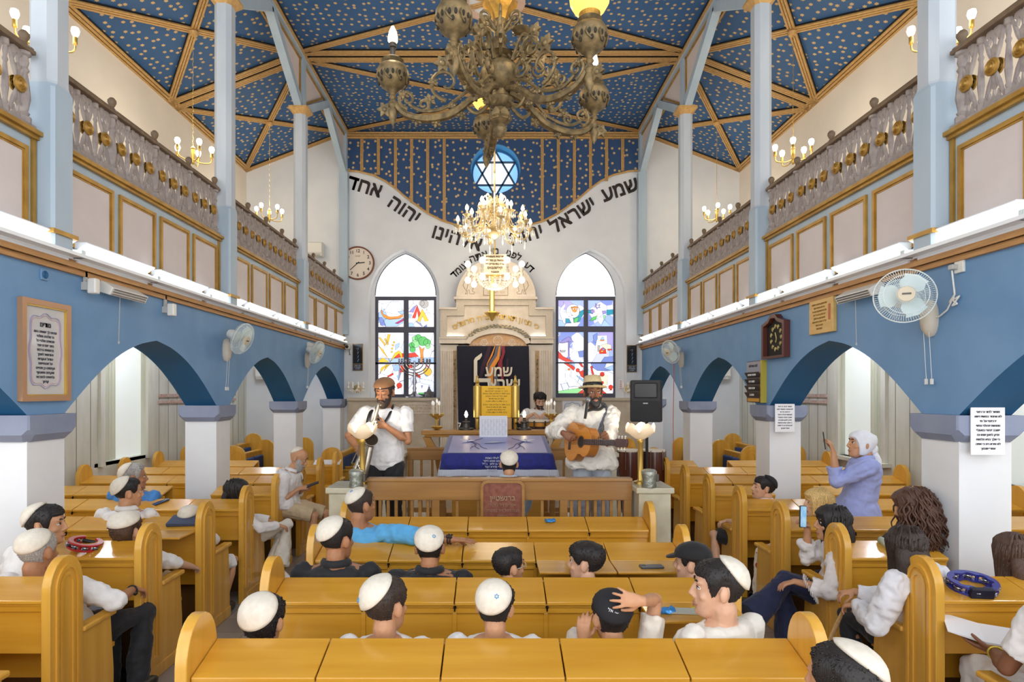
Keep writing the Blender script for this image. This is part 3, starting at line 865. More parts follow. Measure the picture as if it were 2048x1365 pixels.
aprism(b, [(879, 688), (934, 688), (934, 677), (879, 677)], YA - .08, YB - .005)
aprism(b, [(1061, 688), (1107, 688), (1107, 677), (1061, 677)], YA - .08, YB - .005)
arcl = [(996 + 66 * math.cos(math.radians(a)), 694 - 40 * math.sin(math.radians(a))) for a in range(10, 171, 8)]
arci = [(996 + 56 * math.cos(math.radians(a)), 694 - 26 * math.sin(math.radians(a))) for a in range(170, 9, -8)]
aprism(b, arcl + arci, YA - .1, YB - .005)
aprism(b, rect(878, 676, 934, 679), YA - .1, YB - .005); aprism(b, rect(1061, 676, 1108, 679), YA - .1, YB - .005)
b.build('cornice', M_arkw, ark, bevel=.008)
b = MB()
aprism(b, [(936, 694)] + [(996 + 57 * math.cos(math.radians(a)), 694 - 27 * math.sin(math.radians(a))) for a in range(168, 11, -6)] + [(1056, 694)], YA - .03, YA + .1, 0)
tym = b.build('tympanum', M_arkorange, ark)
b = MB()
for xc, yc, r in ((996, 682, 9), (968, 686, 6.5), (1024, 686, 6.5)):
    c = ap(xc, yc)
    rr = r * YA / F
    b.tube([(c[0] + rr * math.cos(a * PI / 12), -.036, c[1] + rr * math.sin(a * PI / 12)) for a in range(25)], .006, 5)
    for a0 in (90, -90):
        q = [(c[0] + rr * .86 * math.cos(math.radians(a0 + 120 * i)), -.036, c[1] + rr * .86 * math.sin(math.radians(a0 + 120 * i))) for i in range(4)]
        b.tube(q, .005, 5)
for xs in (-1, 1):
    for k, xo in enumerate((14, 20, 36, 42, 48)):
        c = ap(996 + xs * xo, 689 - (.5 if k < 2 else -.5))
        b.tube([(c[0] + .03 * (1 - t / 14) * math.cos(t * .8) * xs, -.036, c[1] + .03 * (1 - t / 14) * math.sin(t * .8)) for t in range(13)], .004, 4)
b.build('star_roundels', mat('white_inlay', '#efe6d8', .5), tym)
b = MB()
for k, a in enumerate(range(28, 153, 7)):
    c = ap(996 + 64 * math.cos(math.radians(a)), 690 - 36 * math.sin(math.radians(a)))
    for j in range(5):
        t = j * 1.3 + k
        b.ball((c[0] + .035 * math.cos(t), -.11 - .01 * (j % 2), c[1] + .028 * math.sin(t)), (.026, .008, .016), 6, (k + j) % 3 // 2)
b.tube([(ap(996 + 65 * math.cos(math.radians(a)), 690 - 36 * math.sin(math.radians(a)))[0], -.105, ap(0, 690 - 36 * math.sin(math.radians(a)))[1]) for a in range(25, 156, 5)], .007, 5, 0)
b.build('vine_garland', [mat('silvery_leaves', '#8d8675', .5, .3), mat('gilt_leaves', '#c8b184', .4, .3)], ark)
b = MB()
o = [(880, 677), (880, 618), (912, 618), (912, 597), (1072, 597), (1072, 618), (1106, 618), (1106, 677)]
i_ = [(893, 672), (893, 631), (928, 631), (928, 610), (1058, 610), (1058, 631), (1092, 631), (1092, 672)]
b.plate([ap(*q) for q in o], [[ap(*q) for q in i_]], .05, YB - .005 - YA, 'y', 0)
b.prism([ap(*q) for q in i_], .12, YB - .01 - YA, 'y', 1)
aprism(b, rect(877, 615, 914, 619), YA + .0, YB - .005, 1); aprism(b, rect(1070, 615, 1108, 619), YA + .0, YB - .005, 1)
aprism(b, rect(908, 594, 1075, 599), YA - .02, YB - .005, 1)
b.build('attic', [M_rough, M_arkw], ark, bevel=.004)
b = MB()
aprism(b, [(912, 594)] + [(992 + 80 * math.cos(math.radians(a)), 594 - 78 * math.sin(math.radians(a))) for a in range(180, -1, -6)] + [(1072, 594)], YA + .08, YB - .005)
lun = b.build('lunette', M_arkw, ark)
b = MB()
for q in (rect(967, 560, 1016, 590),):
    z = [ap(x, y) for x, y in q]
    b.tube([(x, .078, zz) for x, zz in z + z[:1]], .006, 5)
for sx in (-1, 1):   # two standing lions drawn in outline
    cx_ = 991.5 + sx * 50
    for line in (((-10, -4), (-6, -22), (-2, -36), (4, -44), (9, -40), (8, -30), (12, -24), (6, -20), (3, -8), (8, -6), (6, -3), (-2, -3), (-4, -12), (-7, -10), (-6, -3), (-12, -3), (-10, -4)), ((-10, -10), (-16, -20), (-12, -30)), ((9, -30), (15, -34)), ((8, -26), (15, -27)), ((-2, -36), (-6, -42), (2, -49), (9, -47), (10, -40))):
        b.tube([(ap(cx_ - sx * x, 590 + y)[0], .078, ap(0, 590 + y)[1]) for x, y in line], .0055, 5)
b.build('lion_outlines', mat('brown_line', '#8a6f52', .6), lun)
for py, s_ in ((568, 'אנכי לא תרצח'), (576, 'לא יהיה לא תנאף'), (584, 'זכור לא תגנב')):
    q = P(992, py, YA)
    text('tablet_lettering', s_, .07, facing((q.x, .078, q.z)), M_carve, lun)
for x0, x1 in ((893, 927), (1062, 1092)):
    b = MB()
    aprism(b, rect(x0, 671, x1, 677), YA + .06, YA + .1)
    b.build('light_strip', mat('cool_strip_glow', '#eef5ff', .4, emit=3), ark)
# arched gold verse
verse = 'כי מציון תצא תורה ודבר ה׳ מירושלים'
xs_ = [1074 - i * (1074 - 910) / (len(verse) - 1) for i in range(len(verse))]
for ch, x in zip(verse, xs_):
    if ch == ' ': continue
    u = (x - 992) / 82
    q = P(x, 634 + 20 * u * u, YA + .11)
    text('verse_lettering', ch, .155, facing((q.x, q.y - YA, q.z), -u * 20), M_goldletter, ark, ext=.006, bold=.004, merge='verse')

# ---- curtain of the ark
M_navy = mat('navy_velvet', '#1a1b2b', .85, col2='#161727', scale=30, sheen=.1)
cur = empty('ark_curtain', (0, YA - .06, 0))
tag(cur, 'dark navy curtain with flames and cream Hebrew letters hanging before the ark', 'curtain')
n = 60
rg = []
(xl, zt), (xr, _) = ap(914, 693), ap(1057, 693)
for k in range(13):
    t = k / 12
    row = []
    for i in range(n + 1):
        u = i / n
        x = xl + (xr - xl) * u
        x = x + (.05 * t if u < .5 else .05 * t) * (1 if True else 0)
        row.append((x, -.02 + .018 * t * math.sin(u * 34 + .6 * math.sin(t * 3)) + .01 * math.sin(u * 11), zt - (zt - .55) * t))
    rg.append(row)
MB().loft(rg, 0, False, False).build('cloth', M_navy, cur, smooth='all')
def flame(mb, zpts, m, d):
    mb.prism([(ap(870 + x / 4.264, 560 + y / 4.264)) for x, y in zpts], -.06 - d, -.055 - d, 'y', m)
f = MB()
flame(f, [(455, 570), (430, 640), (392, 740), (380, 830), (400, 838), (425, 760), (460, 680), (478, 570)], 0, 0)
flame(f, [(610, 670), (605, 740), (600, 830), (660, 838), (640, 780), (622, 720), (628, 680)], 0, 0)
flame(f, [(520, 570), (505, 640), (455, 720), (440, 800), (450, 880), (470, 940), (500, 940), (480, 850), (490, 760), (560, 650), (568, 570)], 1, .004)
flame(f, [(545, 570), (530, 650), (470, 740), (455, 820), (470, 940), (505, 940), (495, 840), (500, 760), (548, 680), (556, 570)], 2, .008)
flame(f, [(568, 570), (570, 640), (535, 720), (548, 800), (565, 850), (585, 850), (575, 780), (572, 700), (598, 620), (592, 570)], 3, .012)
flame(f, [(500, 740), (520, 800), (545, 870), (560, 938), (520, 938), (500, 840)], 1, .016)
flame(f, [(515, 570), (490, 650), (450, 720), (445, 820), (452, 880), (440, 800), (442, 720), (480, 640), (508, 570)], 2, .014)
f.build('flames', [mat('plum_applique', '#3a2233', .8), mat('grey_applique', '#6a6570', .8), mat('orange_applique', '#e8912f', .7), mat('crimson_applique', '#8a1f33', .7)], cur)
M_creamap = mat('cream_applique', '#e6dcc6', .7)
l = MB()
l.prism([ap(870 + x / 4.264, 560 + y / 4.264) for x, y in [(333, 875), (333, 690), (345, 668), (400, 628), (402, 650), (385, 680), (363, 692), (362, 842), (478, 842), (482, 872), (470, 936), (455, 936), (448, 875)]], -.09, -.082, 'y')
l.build('large_letter', M_creamap, cur)
q = P(870 + 543 / 4.264, 560 + 785 / 4.264, YA - .06)
text('word', 'שמע', .29, facing((q.x, -.085, q.z)), M_creamap, cur, bold=.009, ext=.004)
q = P(870 + 588 / 4.264, 560 + 892 / 4.264, YA - .06)
text('word', 'ישרא', .33, facing((q.x, -.085, q.z)), M_creamap, cur, bold=.009, ext=.004)

# ---- words painted round the wall curve
def wallword(s_, px, py, rot, size, lab):
    q = P(px, py, YB - .01)
    o = text('wall_lettering', s_, size, facing(q, rot), M_letter, None, .006, size * .032)
    tag(o, lab, 'lettering', 'black Hebrew words on the far wall')
wallword('שמע', 1240, 380, 20, .42, 'black Hebrew word at right end of the curve, below the starry panel corner')
wallword('ישראל', 1146, 431, 32, .42, 'black Hebrew word of five letters rising toward the right window peak')
wallword('יהוה', 1052, 471, 16, .42, 'black Hebrew word right of the crystal chandelier, partly hidden')
wallword('אלהינו', 914, 477, -16, .42, 'black Hebrew word of six letters left of the crystal chandelier')
wallword('יהוה', 808, 420, -34, .42, 'black Hebrew word of four letters above the left window')
wallword('אחד', 730, 374, -17, .42, 'black Hebrew word of three letters above the wall clock')
wallword('דע', 1058, 535, -42, .2, 'small black Hebrew word right of the ark lunette')
wallword('לפני', 1027, 511, -22, .2, 'small black Hebrew word hidden behind the bulbs right of the plaque')
wallword('מי', 990, 503, 0, .2, 'small black Hebrew word of two letters straight above the ark lunette')
wallword('אתה', 957, 514, 20, .22, 'small black Hebrew word of three letters above the ark lunette')
wallword('עומד', 919, 540, 42, .21, 'small black Hebrew word of four letters left of the ark lunette')

# ------------------------------------------------------------------ gallery railings
def turned(h, r, n=10, bulb=1.0):
    """profile of a turned baluster of height h"""
    return [(r * 1.25, 0), (r * 1.25, h * .1), (r * .7, h * .115), (r * 1.0, h * .15), (r * .7, h * .18), (r * 1.15 * bulb, h * .34), (r * .95, h * .5), (r * .6, h * .66), (r * .95, h * .7), (r * .6, h * .74), (r * .85, h * .8), (r * .7, h * .87), (r * 1.25, h * .89), (r * 1.25, h)]
RH = ZR1 - ZR0
RY = {}
proto_bal = MB().lathe(turned(RH - .06, .019), 8).build('baluster', M_railw, smooth=True)
pp = MB(); pp.lathe(turned(RH - .03, .034), 8)
proto_post = pp.build('post', M_railw, smooth=True)
proto_fin = MB().lathe([(.02, 0), (.03, .01), (.016, .03), (.024, .045), (.034, .07), (.033, .09), (.018, .108), (.001, .112)], 10).build('finial', M_handrail, smooth=True)
lx = MB()
hw_, hh = .085, (RH - .06) / 2
for sgn in (-1, 1):
    a, b_ = Vector((0, -sgn * hw_, -hh)), Vector((0, sgn * hw_, hh))
    pts = [a.lerp(b_, t) for t in (0, .08, .16, .3, .42, .5, .58, .7, .84, .92, 1)]
    lx.tube(pts, [.008, .008, .012, .015, .009, .012, .009, .015, .012, .008, .008], 6)
for zs_ in (-1, 1):   # scrolled fretwork boards between the spindles
    for ys in (-1, 1):
        o = [(.02, hh), (.05, hh - .015), (.055, hh - .04), (.038, hh - .06), (.05, hh - .085), (.035, hh - .1), (.028, hh - .075), (.02, hh - .05), (.008, hh - .07), (0, hh - .12), (-.004, hh - .07), (0, hh - .02)]
        lx.prism([(ys * y, z * zs_) for y, z in o], -.009, .009, 'x')
    lx.prism([(-.013, zs_ * .05), (.013, zs_ * .05), (.008, zs_ * .1), (.02, zs_ * .125), (0, zs_ * .15), (-.02, zs_ * .125), (-.008, zs_ * .1)], -.008, .008, 'x')
proto_lat = lx.build('lattice', M_railw, smooth=True)
Mr = Matrix.Rotation(PI / 2, 4, 'Y')
rs = MB()
for sx in (1, -1):
    rs.lathe([(.055, 0), (.055, .012), (.043, .02), (.037, .012), (.028, .022), (.02, .014), (.012, .026), (.001, .026)], 12, (0, 0, .012), M=Matrix.Rotation(sx * PI / 2, 4, 'Y'))
proto_ros = rs.build('rosette', M_gold, smooth=True)
protos = [proto_bal, proto_post, proto_fin, proto_lat, proto_ros]
def place(pr, name, parent, loc):
    c = pr.copy(); c.name = name; COL.objects.link(c); c.parent = parent; c.location = loc
    return c
bays_txt = ['nearest the camera, before the first column', 'between the first and second columns', 'between the second and third columns', 'between the third column and the far wall']
E0 = [COLS[0]] + COLS[1:] + [YB]
for s_, nm in ((-1, 'left'), (1, 'right')):
    for bi, (y0, y1) in enumerate(zip(E0[:-1], E0[1:])):
        ya, yb = y0 + .13, y1 - (.13 if y1 < YB else .02)
        root = empty('gallery_railing', (s_ * (A + .02), (ya + yb) / 2, ZR0))
        tag(root, 'grey %s gallery railing of crossed balusters %s' % (nm, bays_txt[bi]), 'railing', 'gallery railings')
        L_ = yb - ya
        MB().box(-.05, .05, -L_ / 2, L_ / 2, RH - .05, RH - .02).box(-.035, .035, -L_ / 2, L_ / 2, RH - .02, RH).build('handrail', M_handrail, root, bevel=.008)
        MB().box(-.05, .05, -L_ / 2, L_ / 2, -.015, .03).build('bottom_rail', M_railw, root, bevel=.006)
        nseg = 4
        sw_ = L_ / nseg
        for k in range(nseg + 1):
            yk = -L_ / 2 + k * sw_ + (.05 if k == 0 else -.05 if k == nseg else 0)
            p = place(proto_post, 'post', root, (0, yk, .02))
            place(proto_fin, 'finial', p, (0, 0, RH - .03))
        for k in range(nseg):
            m3 = sw_ / 3
            for j in range(3):
                yc = -L_ / 2 + k * sw_ + (j + .5) * m3
                l_ = place(proto_lat, 'lattice', root, (0, yc, RH / 2 - .01))
                l_.scale = (1, m3 / .2, 1)
                place(proto_ros, 'rosette', root, (0, yc, RH / 2 - .01))
                if j < 2:
                    place(proto_bal, 'baluster', root, (0, -L_ / 2 + k * sw_ + (j + 1) * m3, .03))
for p in protos:
    bpy.data.objects.remove(p)

# ------------------------------------------------------------------ fluorescent battens
M_tube = mat('tube_glow', '#f4f9ff', .4, emit=11)
M_diff = mat('reflector_enamel', '#f3f7fb', .3)
M_socket = mat('socket_plastic', '#d9e6e2', .4)
proto = None
for s_, nm in ((-1, 'left'), (1, 'right')):
    for k in range(10):
        ye = 12.66 - 1.02 * k
        yc = ye - .5
        if proto is None:
            root = empty('fluorescent_lamp')
            h = MB()
            h.prism([(-.03, -.1), (.004, -.1), (.004, .05), (.075, .095), (.07, .105), (-.03, .105)], -.46, .46, 'y')
            h.box(-.03, .01, -.5, .5, -.04, .04)
            h.build('housing', M_diff, root, bevel=.004)
            MB().tube([(.05, -.485, -.01), (.05, .485, -.01)], .019, 10).build('tube', M_tube, root, smooth=True)
            for ys in (-1, 1):
                MB().box(-.01, .08, ys * .497 - .012, ys * .497 + .012, -.03, .03).build('socket', M_socket, root, bevel=.004)
            proto = root
        else:
            root = copy_tree(proto)
        root.location = (s_ * (A - .045), yc, ZG0 + .08)
        root.rotation_euler = (0, 0, 0 if s_ < 0 else PI)
        tag(root, 'lit fluorescent batten under the %s gallery, %s from the far wall' % (nm, ordinal(k)), 'lamp', 'fluorescent battens along the galleries')

# unseen batten added under each gallery bay to light the aisle
for s_, nm in ((-1, 'left'), (1, 'right')):
    for k, y in enumerate((11.4, 8.5, 5.7, 3.0)):
        r = empty('added_aisle_lamp', (s_ * 4.4, y, ZG0 + .02))
        tag(r, 'unseen fluorescent batten added to light the %s aisle, %s from the far wall' % (nm, ordinal(k)), 'lamp', 'unseen battens added to light the aisles')
        MB().box(-.05, .05, -.6, .6, -.05, 0).build('housing', M_diff, r, bevel=.004)
        MB().tube([(0, -.58, -.075), (0, .58, -.075)], .018, 10).build('tube', mat('added_aisle_glow', '#f6f8ff', .4, emit=75), r, smooth=True)
        for ys in (-1, 1):
            MB().box(-.02, .02, ys * .585 - .01, ys * .585 + .01, -.1, -.05).build('socket', M_socket, r)
# ------------------------------------------------------------------ pews
M_wood = mat('varnished_maple', '#d8a037', .22, col2='#cc922b', scale=3.0, stretch=(.35, 5, 5), coat=.35, detail=6)
M_wood_end = mat('varnished_maple_end', '#dfaa46', .25, col2='#d39c38', scale=3.0, stretch=(5, 5, .35), coat=.35, detail=6)
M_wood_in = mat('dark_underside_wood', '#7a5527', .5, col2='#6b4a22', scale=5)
M_lock = mat('dark_lock', '#2a2018', .35, .6)
def round_board(y0, y1, z0, z1, n=14):
    """board outline in (y,z) with a round pointed top"""
    ym, hw = (y0 + y1) / 2, (y1 - y0) / 2
    hh = hw * 1.35
    return [(y0, z0), (y1, z0)] + [(ym + hw * math.cos(PI * i / n), z1 - hh + hh * math.sin(PI * i / n)) for i in range(n + 1)]
def make_pew(name, length, nsec, loc, label, group, ends='LR', openlid=(), cat='pew', arms=True, seat=True):
    r = empty(name, loc)
    tag(r, label, cat, group)
    h = length / 2
    T = .05
    s = length / nsec
    for k in range(nsec):
        x0, x1 = -h + k * s + .003, -h + (k + 1) * s - .003
        M = MB()
        M.add([(x0, -.035, .885), (x1, -.035, .885), (x1, .2, .948), (x0, .2, .948), (x0, -.035, .905), (x1, -.035, .905), (x1, .2, .968), (x0, .2, .968)],
              [(0, 1, 2, 3), (7, 6, 5, 4), (0, 4, 5, 1), (1, 5, 6, 2), (2, 6, 7, 3), (3, 7, 4, 0)])
        if k in openlid:
            M.box(x0, x1, -.3, -.036, .888, .904)
        lid = M.build('desk_lid', M_wood, r, bevel=.004)
        if k:
            MB().tube([(0, -.04, 0), (0, -.03, 0)], .009, 8).box(-.004, .004, -.045, -.03, -.02, 0).build('lock', M_lock, lid, loc=(x0, -.005, .878))
    b = MB()
    b.box(-h, h, 0, .02, .60, .885)
    b.box(-h, h, -.012, 0, .835, .872)
    b.box(-h, h, -.02, 0, .868, .885)
    for k in range(1, nsec):
        b.box(-h + k * s - .012, -h + k * s + .012, -.008, 0, .6, .835)
    b.build('desk_front', M_wood, r, bevel=.003)
    b = MB().box(-h, h, .185, .205, .38, .95)
    b.box(-h, h, .02, .185, .6, .615)
    b.build('backrest', M_wood, r, bevel=.003)
    if seat:
        MB().box(-h, h, .205, .58, .40, .43).box(-h, h, .53, .55, .30, .40).build('seat', M_wood, r, bevel=.005)
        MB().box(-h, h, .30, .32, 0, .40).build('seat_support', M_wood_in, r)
    for e in ends:
        sg = -1 if e == 'L' else 1
        x0, x1 = sorted((sg * h, sg * (h + T)))
        p = MB()
        p.prism(round_board(-.06, .205, 0, 1.125), x0, x1, 'x')
        eb = p.build('end_panel', M_wood_end, r, smooth=True, bevel=.012, seg=3)
        q = MB()
        for d, t in ((.04, .018), (.075, .012)):
            o = round_board(-.06 + d, .205 - d, .12 + d * .4, 1.125 - d * 1.2)
            i = round_board(-.06 + d + .018, .205 - d - .018, .14 + d * .4, 1.125 - d * 1.2 - .022)
            X0, X1 = sorted((sg * (h + T - .004), sg * (h + T + t * .6)))
            q.plate(o, [i], X0, X1, 'x')
        q.build('arch_moulding', M_wood_end, eb, smooth=True, bevel=.005)
        if arms:
            p = MB().prism([(.2, 0), (.5, 0), (.5, .3), (.47, .64), (.2, .64)], x0 + .006, x1 - .006, 'x')
            p.box(x0 - .004, x1 + .004, .03, .5, 0, .09)
            p.build('arm_panel', M_wood_end, r, bevel=.006)
            MB().box(x0 - .015, x1 + .015, .2, .5, .64, .672).build('armrest', M_wood_end, r, bevel=.01)
    return r
CL = 2.5
centre_y = [2.43, 3.29, 4.10, 4.98]
clab = ['nearest middle pew with five lidded desks running along the bottom of the photo', 'second middle pew from the camera, bare heads and white caps behind it', 'third middle pew from the camera, a phone lying on its folded-out desk', 'fourth middle pew, last before the slatted wooden barrier']
for k, y in enumerate(centre_y):
    make_pew('pew', CL, 5, (.04, y, 0), clab[k], 'pews of the middle block', openlid={1: (4,), 2: (3, 4)}.get(k, ()), arms=False, seat=k < 3)
SIDE_Y = [3.31 + .84 * k for k in range(8)]
for s_, nm in ((-1, 'left'), (1, 'right')):
    for k, y in enumerate([2.47] + SIDE_Y):
        k -= 1
        what = ('%s block pew cut off by the bottom of the photo' % nm) if k < 0 else '%s block pew, %s row from the camera' % (nm, ordinal(k))
        clash = [c for c in COLS if y - .1 < c + .24 and y + .62 > c - .24]
        xa, xb = 2.45, 5.14
        if not clash:
            L_ = xb - xa
            make_pew('pew', L_, 5, (s_ * (xa + xb) / 2, y, 0), 'maple ' + what, 'pews of the %s block' % nm, ends='LR', openlid=((4,) if (s_ < 0 and k == 2) else ()))
        else:
            L1_ = 3.13 - xa
            make_pew('pew', L1_, 1, (s_ * (xa + 3.13) / 2, y, 0), 'short aisle part of the ' + what, 'pews of the %s block' % nm, ends='L' if s_ > 0 else 'R')
            L2_ = xb - 3.66
            make_pew('pew', L2_, 3, (s_ * (xb + 3.66) / 2, y, 0), 'part behind the pillar of the ' + what, 'pews of the %s block' % nm, ends='R' if s_ > 0 else 'L')

# choir stalls with blue cushions facing inward near the ark
M_cush = mat('blue_seat_cushion', '#27406f', .8, col2='#223a68', scale=20)
def make_stall(loc, s_, length, n, label, zh=1.0, desk=False):
    """bench along Y whose sitters face the middle; s_ = -1 on the left"""
    r = empty('choir_stall', loc)
    tag(r, label, 'bench', 'benches with blue cushions along the side walls')
    h = length / 2
    X = lambda a, b: sorted((-s_ * a, -s_ * b))
    x0, x1 = X(0, .03)
    MB().box(x0, x1, -h, h, .3, zh - .04).build('backrest', M_wood_end, r, bevel=.004)
    x0, x1 = X(-.03, .06)
    MB().box(x0, x1, -h, h, zh - .04, zh).build('top_rail', M_wood_end, r, bevel=.008)
    x0, x1 = X(.03, .45)
    MB().box(x0, x1, -h, h, .36, .40).build('seat', M_wood_end, r, bevel=.004)
    x0, x1 = X(.05, .07)
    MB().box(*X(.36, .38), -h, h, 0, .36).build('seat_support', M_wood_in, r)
    w = length / n
    for k in range(n):
        y0, y1 = -h + k * w + .02, -h + (k + 1) * w - .02
        x0, x1 = X(.03, .1)
        MB().box(x0, x1, y0, y1, .46, zh - .1).build('back_cushion', M_cush, r, bevel=.025, seg=3)
        x0, x1 = X(.06, .44)
        MB().box(x0, x1, y0, y1, .40, .47).build('seat_cushion', M_cush, r, bevel=.025, seg=3)
    for k in range(1, n):
        y = -h + k * w
        x0, x1 = X(.03, .4)
        MB().box(x0, x1, y - .015, y + .015, .4, .62).box(x0, x1, y - .03, y + .03, .62, .65).build('divider_arm', M_wood_end, r, bevel=.005)
    for sg in (-1, 1):
        y0, y1 = sorted((sg * h, sg * (h + .05)))
        x0, x1 = X(-.06, .3)
        xm, hw = (x0 + x1) / 2, (x1 - x0) / 2
        out = [(x0, 0), (x1, 0)] + [(xm + hw * math.cos(PI * i / 16), zh + .0 + hw * math.sin(PI * i / 16)) for i in range(17)]
        e = MB().prism(out, y0, y1, 'y').build('end_panel', M_wood_end, r, smooth=True, bevel=.01)
        q = MB()
        for rr in (.12, .07):
            o = [(xm - rr, .5), (xm + rr, .5)] + [(xm + rr * math.cos(PI * i / 12), zh + rr * math.sin(PI * i / 12)) for i in range(13)]
            rr2 = rr - .018
            i_ = [(xm - rr2, .52), (xm + rr2, .52)] + [(xm + rr2 * math.cos(PI * i / 12), zh + rr2 * math.sin(PI * i / 12)) for i in range(13)]
            ya, yb = sorted((sg * (h + .048), sg * (h + .062)))
            q.plate(o, [i_], ya, yb, 'y')
        q.build('arch_moulding', M_wood_end, e)
    return r
for s_, nm in ((-1, 'left'), (1, 'right')):
    make_stall((s_ * 5.08, 11.15, 0), s_, 2.5, 5, 'blue cushioned bench against the %s plank wall near the ark' % nm)
    make_stall((s_ * 4.45, 10.75, 0), s_, 1.3, 3, 'blue cushioned bench standing before the %s wall bench' % nm, .95)
    make_stall((s_ * 2.85, 11.2, 0), s_, 2.0, 4, 'blue cushioned bench beside the last %s pillar, facing the ark steps' % nm, .92)
    make_stall((s_ * 4.75, 10.85, 0) if False else (s_ * 3.88, 11.35, 0), s_, 1.2, 3, 'short blue cushioned bench between the %s wall and last pillar' % nm, .95)
# ------------------------------------------------------------------ raised platform, barrier, table
ZP = .40
M_oak = mat('brown_oak', '#a87b3f', .35, col2='#966a34', scale=3, stretch=(.4, 5, 5), coat=.2)
M_honey = mat('honey_oak', '#c08a3c', .3, col2='#b07c32', scale=3, stretch=(.4, 5, 5), coat=.3)
M_greymarble = mat('greenish_marble', '#c9c2a8', .3, col2='#b5ad92', scale=6, detail=9)
struct(MB().box(-1.75, -.4, 5.52, 6.2, 0, ZP).box(.6, 1.75, 5.52, 6.2, 0, ZP).box(-1.75, 1.75, 6.2, 8.45, 0, ZP).box(-2.0, 2.0, 8.45, 8.8, 0, .2).build('floor_platform', M_marble))
def pillar(x, y, label, h, w=.28):
    r = empty('marble_pillar', (x, y, 0))
    tag(r, label, 'pillar', 'marble corner pillars of the platform')
    MB().box(-w / 2, w / 2, -w / 2, w / 2, 0, h - .05).build('shaft', M_greymarble, r, bevel=.008)
    MB().box(-w / 2 - .025, w / 2 + .025, -w / 2 - .02, w / 2 + .12, h - .05, h).build('top_slab', M_greymarble, r, bevel=.008)
    return r
PLX, PLY, PH = (-1.29, 1.41), 5.36, 1.21
pillar(PLX[0], PLY, 'marble pillar at front left corner of the platform, carrying a tulip lamp and a tin', PH)
pillar(PLX[1], PLY, 'marble pillar at front right corner of the platform, carrying a tulip lamp and a tin', PH)
pillar(-1.25, 7.6, 'marble pillar at rear left corner of the platform, behind the saxophone player', 1.28)
pillar(1.4, 7.6, 'marble pillar at rear right corner of the platform, behind the guitar player', 1.28)
def barrier(x0, x1, y, z0, z1, zrail, label, m, n, dense, group=None):
    r = empty('wooden_barrier', ((x0 + x1) / 2, y, z0))
    tag(r, label, 'barrier', group)
    h = (x1 - x0) / 2
    H = z1 - z0
    MB().box(-h, h, -.04, .04, H - zrail, H - .025).box(-h - .0005, h + .0005, -.055, .055, H - .03, H).build('top_rail', m, r, bevel=.006)
    MB().box(-h, h, -.03, .03, .1, .16).build('bottom_rail', m, r, bevel=.004)
    MB().box(-h, h, -.02, .02, H * .5 - .012, H * .5 + .012).build('middle_rail', m, r, bevel=.004)
    for k in range(n + 1):
        x = -h + .04 + (2 * h - .08) * k / n
        MB().box(x - .035, x + .035, -.035, .035, 0, H - zrail + .002).build('post', m, r, bevel=.004)
    for k in range(n):
        xa, xb = -h + .04 + (2 * h - .08) * k / n, -h + .04 + (2 * h - .08) * (k + 1) / n
        nn = dense[k % len(dense)]
        for j in range(1, nn):
            x = xa + (xb - xa) * j / nn
            MB().box(x - .014, x + .014, -.016, .016, .14, H - zrail + .002).build('slat', m, r, bevel=.003)
    return r
bar = barrier(-1.13, 1.25, 5.42, 0, 1.27, .2, 'brown oak slatted barrier between the two front marble pillars', M_oak, 4, (8, 3, 3, 8))
barrier(-1.1, -.6, 7.7, ZP, 1.33, .16, 'brown oak slatted barrier section left of the covered reading table', M_oak, 1, (3,), 'rear barrier sections')
barrier(.72, 1.25, 7.7, ZP, 1.33, .16, 'brown oak slatted barrier section right of the covered reading table', M_oak, 1, (3,), 'rear barrier sections')
# brown memorial board on the barrier
mb_ = empty('memorial_board', (.085, 5.33, 0))
tag(mb_, 'reddish marble memorial board with rounded wooden frame fixed to the barrier', 'plaque')
def rrect(x0, x1, z0, z1, r, n=5):
    return arc(x1 - r, z0 + r, r, -90, 0, n) + arc(x1 - r, z1 - r, r, 0, 90, n) + arc(x0 + r, z1 - r, r, 90, 180, n) + arc(x0 + r, z0 + r, r, 180, 270, n)
MB().plate(rrect(-.195, .195, .78, 1.255, .05), [rrect(-.17, .17, .8, 1.235, .04)], -.02, .05, 'y').build('board_frame', M_oak, mb_, bevel=.006)
MB().prism(rrect(-.175, .175, .79, 1.24, .04), -.005, .05, 'y').build('slab', mat('red_brown_marble', '#8f5844', .35, col2='#7a4334', scale=22, detail=8), mb_)
M_worn = mat('worn_gilt', '#a58568', .5)
text('board_lettering', 'ברנשטיין', .062, facing((.0, -.012, 1.10)), M_worn, mb_, bold=.002)
for z, t in ((1.04, 'אפרים ז״ל נפטר'), (.99, 'חנה רחל ז״ל נפטרה'), (.94, 'בנוסט'), (.9, 'אסתר יוסף ז״ל'), (.86, 'תנצב״ה')):
    text('board_lettering', t, .036, facing((0, -.012, z)), M_worn, mb_)

# reading table under its blue cover
rt = empty('reading_table', (.05, 6.95, ZP))
tag(rt, 'honey wood reading table standing under the blue velvet cover', 'table')
MB().box(-.5, .5, -.4, .4, 0, .93).build('body', M_honey, rt, bevel=.01)
MB().add([(-.55, -.45, .93), (.55, -.45, .93), (.55, .45, 1.05), (-.55, .45, 1.05), (-.55, -.45, .96), (.55, -.45, .96), (.55, .45, 1.08), (-.55, .45, 1.08)], [(0, 3, 2, 1), (4, 5, 6, 7), (0, 1, 5, 4), (1, 2, 6, 5), (2, 3, 7, 6), (3, 0, 4, 7)]).build('table_top', M_honey, rt)
M_velv = mat('blue_velvet', '#131f80', .75, col2='#101a6a', scale=25, sheen=.4)
M_silver = mat('silver_fringe', '#c9ccd8', .5)
cv = empty('table_cover', (.05, 6.95, ZP + .96))
tag(cv, 'royal blue velvet cover with silver fringe and clear top panel on the reading table', 'tablecloth')
